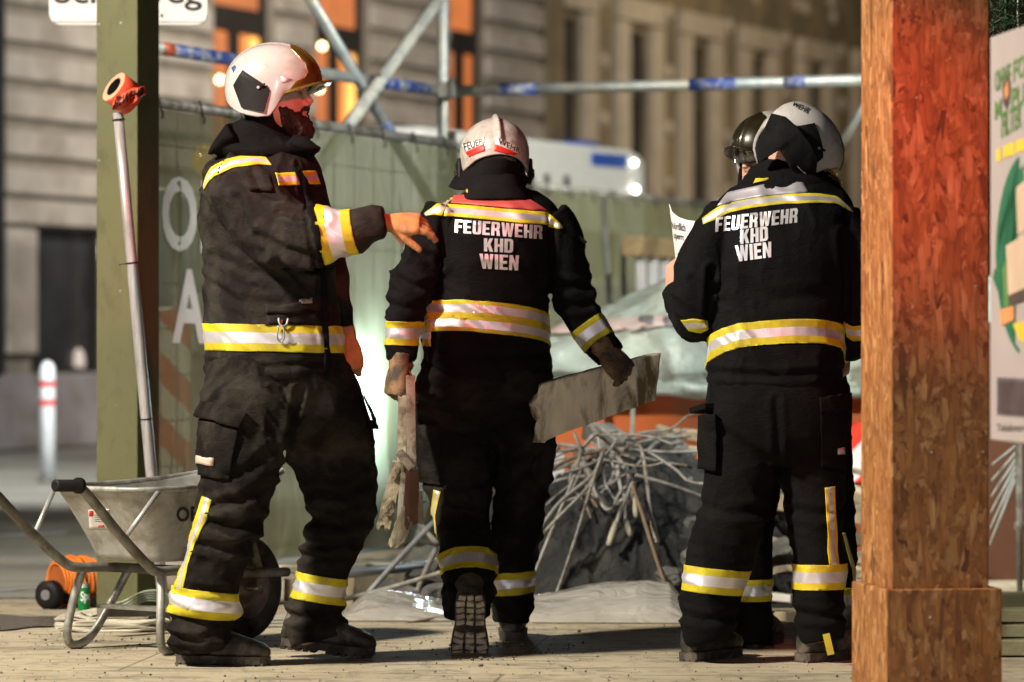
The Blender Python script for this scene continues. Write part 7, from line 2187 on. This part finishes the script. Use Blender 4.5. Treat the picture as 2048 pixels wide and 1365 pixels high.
    text_on(S, "back_lettering", j, block_text("KHD"), [(1482, 461), (1536, 453), (1537, 482), (1481, 489)], SILVER, .003)
    text_on(S, "back_lettering", j, block_text("WIEN"), [(1471, 492), (1543, 484), (1543, 515), (1475, 524)], SILVER, .003)
    bm = bmesh.new(); torso(bm, waist); limb(bm, ll); limb(bm, rl)
    cr = [([(1553, 800), (1556, 870), (1556, 940)], .005, 7), ([(1400, 1010), (1450, 1030), (1530, 1020)], .007, 9), ([(1590, 1020), (1640, 1030), (1690, 1020)], .007, 9), ([(1370, 1230), (1410, 1240), (1465, 1232)], .008, 8), ([(1595, 1225), (1640, 1235), (1685, 1228)], .008, 8), ([(1440, 860), (1490, 890), (1540, 920)], .006, 9)]
    t, S = cloth("trousers", bm, TROUSER_BLACK, r, .0072, 5, .009, 37, lowmask(.15, 1.0, .6, 1.2), cr, 5, 10, .3)
    band(S, "leg_stripe", t, P(1420, 1162, 12.10), Vector((.10, .0, 1)).normalized(), [-.040, -.017, .017, .040], [0, 1, 0], MY, leg_pred(ll[4:], .135))
    band(S, "leg_stripe", t, P(1637, 1156, 12.10), Vector((-.01, .0, 1)).normalized(), [-.040, -.017, .017, .040], [0, 1, 0], MY, leg_pred(rl[4:], .125))
    patch(S, "side_stripe", t, [(1649, 975), (1652, 1030), (1655, 1070), (1654, 1100), (1658, 1132)], [(1669, 973), (1671, 1030), (1674, 1070), (1674, 1100), (1678, 1132)], MY, 24, ((0, .3, 0), (.3, .72, 1), (.72, 1, 0)))
    patch(S, "cargo_pocket", t, [(1636, 812), (1688, 806)], [(1640, 935), (1686, 938)], TROUSER_BLACK, 16, ((0, 1, 0),), .016, 14)
    patch(S, "pocket_flap", t, [(1632, 795), (1688, 788)], [(1634, 826), (1690, 824)], TROUSER_BLACK, 14, ((0, 1, 0),), .026, 6)
    patch(S, "label", t, [(1669, 893), (1680, 892)], [(1669, 908), (1681, 907)], mat("grey_cloth_label", (.45, .45, .45), .6), 4, ((0, 1, 0),), .020)
    patch(S, "cargo_pocket", t, [(1410, 830), (1440, 826)], [(1404, 940), (1440, 945)], TROUSER_BLACK, 14, ((0, 1, 0),), .022, 14)
    bm = bmesh.new(); obox(bm, P(1404, 822, 12.2), P(1436, 812, 12.12), .10, .02, up=(0, 0, 1), bev=.004); build("pocket_flap", bm, TROUSER_BLACK, t)
    boot(r, PG(1374, 1324), PG(1384, 1324) + Vector((.16, .26, 0)), (0, 0, 1), P(1418, 1240, 12.2), seed=11)
    boot(r, PG(1602, 1326) , PG(1604, 1326) + Vector((.20, .2, 0)), (0, 0, 1), P(1642, 1245, 12.22), seed=13)
    bm = bmesh.new(); obox(bm, P(1652, 1268, 12.07), P(1662, 1310, 12.06), .022, .004, up=(0, -1, 0)); build("pull_tab", bm, YELLOW, r)
man_three()
def make_paper():
    # TL, TR, BR, BL corners of the curled sheet
    Yl, Yr = 12.44, 12.30
    A = [(1338, 406), (1344, 424), (1356, 434), (1376, 441), (1397, 443), (1420, 462)]
    B = [(1356, 560), (1360, 562), (1368, 566), (1378, 570), (1392, 575), (1410, 580)]
    bm = bmesh.new(); V = []; n, mv = 24, 12
    for i in range(n + 1):
        a = lerp_poly(A, i / n); b = lerp_poly(B, i / n)
        for j in range(mv + 1):
            q = a + (b - a) * j / mv
            V.append(P(q[0], q[1], Yl + (Yr - Yl) * i / n + .05 * (1 - i / n) ** 3)[:])
    V = np.array(V); vs = [bm.verts.new(p) for p in V]; Fc = []
    for i in range(n):
        for j in range(mv):
            k = i * (mv + 1) + j; q = (k, k + mv + 1, k + mv + 2, k + 1); Fc.append(q); bm.faces.new([vs[t] for t in q])
    S = Surf(V, Fc)
    skirt(bm, lambda v: Vector((0, .0008, 0)))
    o = build("notice_sheet", bm, mat("white_paper", (.74, .72, .75), .7, var=.03, bmp=.05), None, True)
    tag(o, "curled white notice sheet with black print held up by the firefighter on the right", "paper")
    text_on(S, "print", o, font_text("hördlich", .015), [(1343, 444), (1371, 448), (1371, 464), (1346, 458)], BLACK_INK, .001)
    text_on(S, "print", o, font_text("sperrt", .015), [(1347, 466), (1368, 471), (1368, 486), (1350, 481)], BLACK_INK, .001)
    text_on(S, "print", o, font_text("erboten", .015), [(1355, 502), (1389, 508), (1389, 522), (1356, 514)], BLACK_INK, .001)
make_paper()

# ------------------------------------------------------------------ man 4: mostly hidden behind man 3
def man_four():
    base = Vector((P(1585, 0, 12.8).x, 12.8, 0))
    r = thing("person", base, "firefighter with gold fronted helmet mostly hidden behind the one holding the white sheet", "person")
    M = frame((-.70, -.68, .0), roll=-4, at=P(1541, 299, 12.74))
    jrows = [(400, 1530, 1610, 12.85, .10), (430, 1500, 1640, 12.85, .13), (470, 1470, 1680, 12.85, .15), (550, 1465, 1690, 12.85, .15), (650, 1465, 1690, 12.85, .15), (750, 1465, 1690, 12.85, .15), (790, 1480, 1680, 12.85, .14)]
    la = [(1660, 450, 12.85, 45, .07), (1690, 560, 12.8, 42, .07), (1690, 680, 12.8, 32, .05)]
    ra = [(1490, 450, 12.8, 45, .07), (1470, 560, 12.8, 42, .07), (1500, 640, 12.7, 32, .05)]
    ll = [(1535, 780, 12.85, 66, .12), (1524, 880, 12.83, 58, .11), (1512, 980, 12.8, 46, .10), (1507, 1060, 12.78, 41, .095), (1504, 1130, 12.77, 39, .09), (1504, 1200, 12.76, 38, .09), (1504, 1262, 12.76, 36, .085), (1505, 1284, 12.76, 34, .08)]
    rl = [(1640, 780, 12.85, 62, .12), (1655, 880, 12.83, 50, .11), (1660, 980, 12.8, 46, .10), (1662, 1060, 12.78, 45, .095), (1668, 1130, 12.77, 42, .09), (1670, 1200, 12.76, 40, .09), (1672, 1262, 12.76, 38, .085), (1673, 1290, 12.76, 36, .08)]
    waist = [(740, 1470, 1690, 12.85, .15), (800, 1468, 1700, 12.85, .15), (860, 1480, 1690, 12.84, .13)]
    b = body_mesh(r, [lambda bm: torso(bm, jrows, .8), lambda bm: limb(bm, la, .6), lambda bm: limb(bm, ra, .6), lambda bm: limb(bm, ll, .68), lambda bm: limb(bm, rl, .68), lambda bm: torso(bm, waist, .8),
                       lambda bm: hand(bm, P(1690, 690, 12.8), (0, -.2, -1), (-1, 0, 0), 1), lambda bm: hand(bm, P(1502, 645, 12.7), (.5, -.2, -.3), (0, 0, -1), -1)], M, .0042, neck=P(1550, 400, 12.84))
    eyes(b, M)
    sh, S = helmet(r, M, HELMET, ZB_EAR, gold=mat("darkened_gold_coating", (.020, .015, .006), .3, metal=.2, var=.3, vscale=14, bmp=.03, coat=.7))  # same gold coating, its dark reflection put into the base colour
    # clear eye shield folded half down
    m, nt, bs = nodes_of("clear_eye_shield")
    bs.inputs["Base Color"].default_value = (.85, .88, .80, 1); bs.inputs["Transmission Weight"].default_value = .95; bs.inputs["Roughness"].default_value = .05
    bump(nt, bs, noise(nt, coords(nt), 8), .05, .01)
    bm = bmesh.new(); rows = []
    for i in range(25):
        th = R(-62 + 124 * i / 24); w = max(0, math.cos(th * 1.35)) ** .6 if abs(th * 1.35) < 1.57 else 0
        rows.append([bm.verts.new(M @ (Vector((.150 * math.cos(th) * (1 - .02 * j), .108 * math.sin(th), .004 - .055 * max(.05, w) * j / 5)))) for j in range(6)])
    for a, c in zip(rows, rows[1:]):
        for j in range(5): bm.faces.new((a[j], c[j], c[j + 1], a[j + 1]))
    g = bmesh.ops.extrude_face_region(bm, geom=bm.faces[:])
    for v in [q for q in g["geom"] if isinstance(q, bmesh.types.BMVert)]: v.co += (M.translation - v.co).normalized() * .002
    build("eye_shield", bm, m, sh, True)
    bm = bmesh.new(); tube(bm, smoothline([M @ Vector(p) for p in ((.03, .10, -.06), (.05, .085, -.12), (.075, .05, -.158), (.085, 0, -.165), (.075, -.05, -.158), (.05, -.085, -.12), (.03, -.10, -.06))], 5), .007, 8)
    build("chin_strap", bm, KNIT, sh)
    bm = bmesh.new(); torso(bm, jrows); limb(bm, la); limb(bm, ra)
    torso(bm, [(345, 1505, 1580, 12.82, .09), (372, 1495, 1600, 12.84, .11), (410, 1500, 1620, 12.85, .13)])
    cloth("jacket", bm, CLOTH_BLACK, r, .009, 4, .007, 41)
    bm = bmesh.new(); torso(bm, waist); limb(bm, ll); limb(bm, rl)
    t, S = cloth("trousers", bm, TROUSER_BLACK, r, .008, 5, .008, 43, lowmask(.15, 1.0, .6, 1.2))
    band(S, "leg_stripe", t, P(1504, 1182, 12.70), Vector((-.02, 0, 1)).normalized(), [-.036, -.017, .017, .036], [0, 1, 0], MY, leg_pred(ll[3:], .115))
    band(S, "leg_stripe", t, P(1672, 1200, 12.70), Vector((-.02, 0, 1)).normalized(), [-.038, -.017, .017, .038], [0, 1, 0], MY, leg_pred(rl[3:], .115))
    patch(S, "side_stripe", t, [(1684, 1066), (1692, 1100), (1703, 1140), (1706, 1180)], [(1690, 1066), (1699, 1100), (1711, 1140), (1711, 1180)], MY, 20, ((0, .25, 0), (.25, .6, 1), (.6, 1, 0)))
    boot(r, PG(1495, 1297), PG(1500, 1297) + Vector((.10, .28, 0)), (0, 0, 1), P(1505, 1240, 12.78), seed=15)
    boot(r, PG(1665, 1303), PG(1670, 1303) + Vector((.2, .2, 0)), (0, 0, 1), P(1672, 1245, 12.78), seed=17)
man_four()

# ------------------------------------------------------------------ the boards they carry
def make_boards():
    wood = mat("torn_board_wood", (.38, .33, .23), .85, var=.35, vscale=6, bmp=.8, bscale=22, bdist=.012, dirt=(.11, .085, .055), dirt_amt=.42, dscale=7)
    pale = mat("pale_board_face", (.80, .74, .60), .8, var=.2, vscale=10, bmp=.35, bscale=40, dirt=(.16, .125, .06), dirt_amt=.38, dscale=7, stretch=(1.6, 1, .6))
    # wide board, right hand: TL, TR, BR, BL of its face
    def slab(tl, tr, br, bl, Ya, Yb, t, m, seed, rough=.008, nx=44, nz=18, back=(0, 1)):
        bm = bmesh.new(); g = [[], []]
        V = []
        for side in (0, 1):
            for i in range(nx + 1):
                for j in range(nz + 1):
                    u, v = i / nx, j / nz
                    q = (np.array(tl) * (1 - u) + np.array(tr) * u) * (1 - v) + (np.array(bl) * (1 - u) + np.array(br) * u) * v
                    p = P(q[0], q[1], Ya + (Yb - Ya) * u); rg = -(1 - u) ** 14 * .045 * (vnoise(np.array([[v * 9.0, side * 3.0, seed]]), 3)[0] - .3)
                    V.append((p.x + side * t * back[0] - rg, p.y + side * t * back[1], p.z))
        V = np.array(V); e = (fbm(V * 24, seed, 3) - .5)
        V += np.stack([e, e * .6, (fbm(V * 31, seed + 4, 3) - .5)], -1) * rough * 2
        vs = [bm.verts.new(p) for p in V]; N = (nx + 1) * (nz + 1)
        id_ = lambda s, i, j: vs[s * N + i * (nz + 1) + j]
        for s in (0, 1):
            for i in range(nx):
                for j in range(nz): bm.faces.new((id_(s, i, j), id_(s, i + 1, j), id_(s, i + 1, j + 1), id_(s, i, j + 1)))
        for i in range(nx):
            for j in (0, nz): bm.faces.new((id_(0, i, j), id_(0, i + 1, j), id_(1, i + 1, j), id_(1, i, j)))
        for j in range(nz):
            for i in (0, nx): bm.faces.new((id_(0, i, j), id_(0, i, j + 1), id_(1, i, j + 1), id_(1, i, j)))
        return bm, m
    bm, m = slab((1074, 770), (1322, 706), (1312, 800), (1072, 886), 12.72, 12.95, .05, pale, 3, .004, 60, 24, (-.48, .88))
    tag(build("broken_board", bm, m, None, True), "wide pale dirty board carried tilted in the firefighter's right hand", "board")
    # torn plank bundle, left hand
    c0 = P(806, 760, 12.78)
    r = thing("broken_plank", c0, "long torn plank with splintered end hanging from the firefighter's left hand", "board")
    pl2 = mat("pale_torn_plank", (.66, .61, .50), .85, var=.25, vscale=8, bmp=.5, bscale=40, dirt=(.20, .165, .115), dirt_amt=.40, dscale=14)
    redw = mat("reddish_board_wood", (.17, .075, .045), .8, var=.3, vscale=8, bmp=.4)
    def stick(name, a, b, Y, wpx, t, m, seed, rag=.004):
        bm = bmesh.new(); p, q = P(*a, Y), P(*b, Y)
        obox(bm, p, q, wpx * Y / F, t, up=(0, -1, 0))
        bmesh.ops.subdivide_edges(bm, edges=bm.edges[:], cuts=5, use_grid_fill=True)
        bmesh.ops.subdivide_edges(bm, edges=[e for e in bm.edges if e.calc_length() > .02], cuts=3, use_grid_fill=True)
        V = np.array([v.co[:] for v in bm.verts]); ax = np.array((q - p).normalized()); L = (q - p).length
        s_ = (V - np.array(p)) @ ax / L
        e1 = fbm(V * np.array([70, 70, 12]), seed, 3) - .5; e2 = vnoise(V * np.array([120, 120, 8]), seed + 5) - .5
        end = np.clip((s_ - .9) / .1, 0, 1) + np.clip((.06 - s_) / .06, 0, 1) * .3
        V = V + np.stack([e1 * rag, (fbm(V * 50, seed + 2, 2) - .5) * rag, 0 * e1], -1) + np.outer(e2 * end * .05, ax)
        for v, w in zip(bm.verts, V): v.co = w
        build(name, bm, m, r, False)
    stick("plank", (821, 754), (824, 1004), 12.71, 18, .050, pl2, 8, .003)
    stick("plank", (806, 792), (803, 965), 12.735, 17, .045, mat("grey_torn_plank", (.42, .38, .29), .85, var=.3, vscale=9, bmp=.6, bscale=40, dirt=(.14, .115, .075), dirt_amt=.48, dscale=14), 9, .008)
    stick("splinter", (799, 925), (767, 1056), 12.72, 27, .05, wood, 12, .012)
    stick("splinter", (807, 948), (797, 1064), 12.70, 11, .04, pl2, 14, .004)
    stick("stub", (825, 940), (822, 1048), 12.69, 27, .045, redw, 10, .006)
    stick("splinter", (836, 985), (838, 1038), 12.70, 17, .04, wood, 15, .010)
    stick("splinter", (818, 1018), (793, 1086), 12.70, 30, .05, wood, 13, .012)
    for k, (x, y, s_, q) in enumerate(((792, 950, .018, 1.7), (778, 1015, .018, 1.5), (822, 1040, .022, 1.2), (806, 985, .016, 1.6))):
        bm = bmesh.new(); rock(bm, P(x, y, 12.69), s_ * .8, s_, s_ * q, 70 + k, 4, .75); build("mortar_lump", bm, wood, r, False)
    bm = bmesh.new(); obox(bm, P(797, 903, 12.67), P(824, 937, 12.67), .028, .02, up=(0, -1, 0), bev=.003); build("chip", bm, pl2, r)
    bm = bmesh.new(); tube(bm, [P(838, 1010, 12.7), P(852, 1003, 12.69)], .0022, 6); build("nail", bm, STEEL_DULL, r)
make_boards()
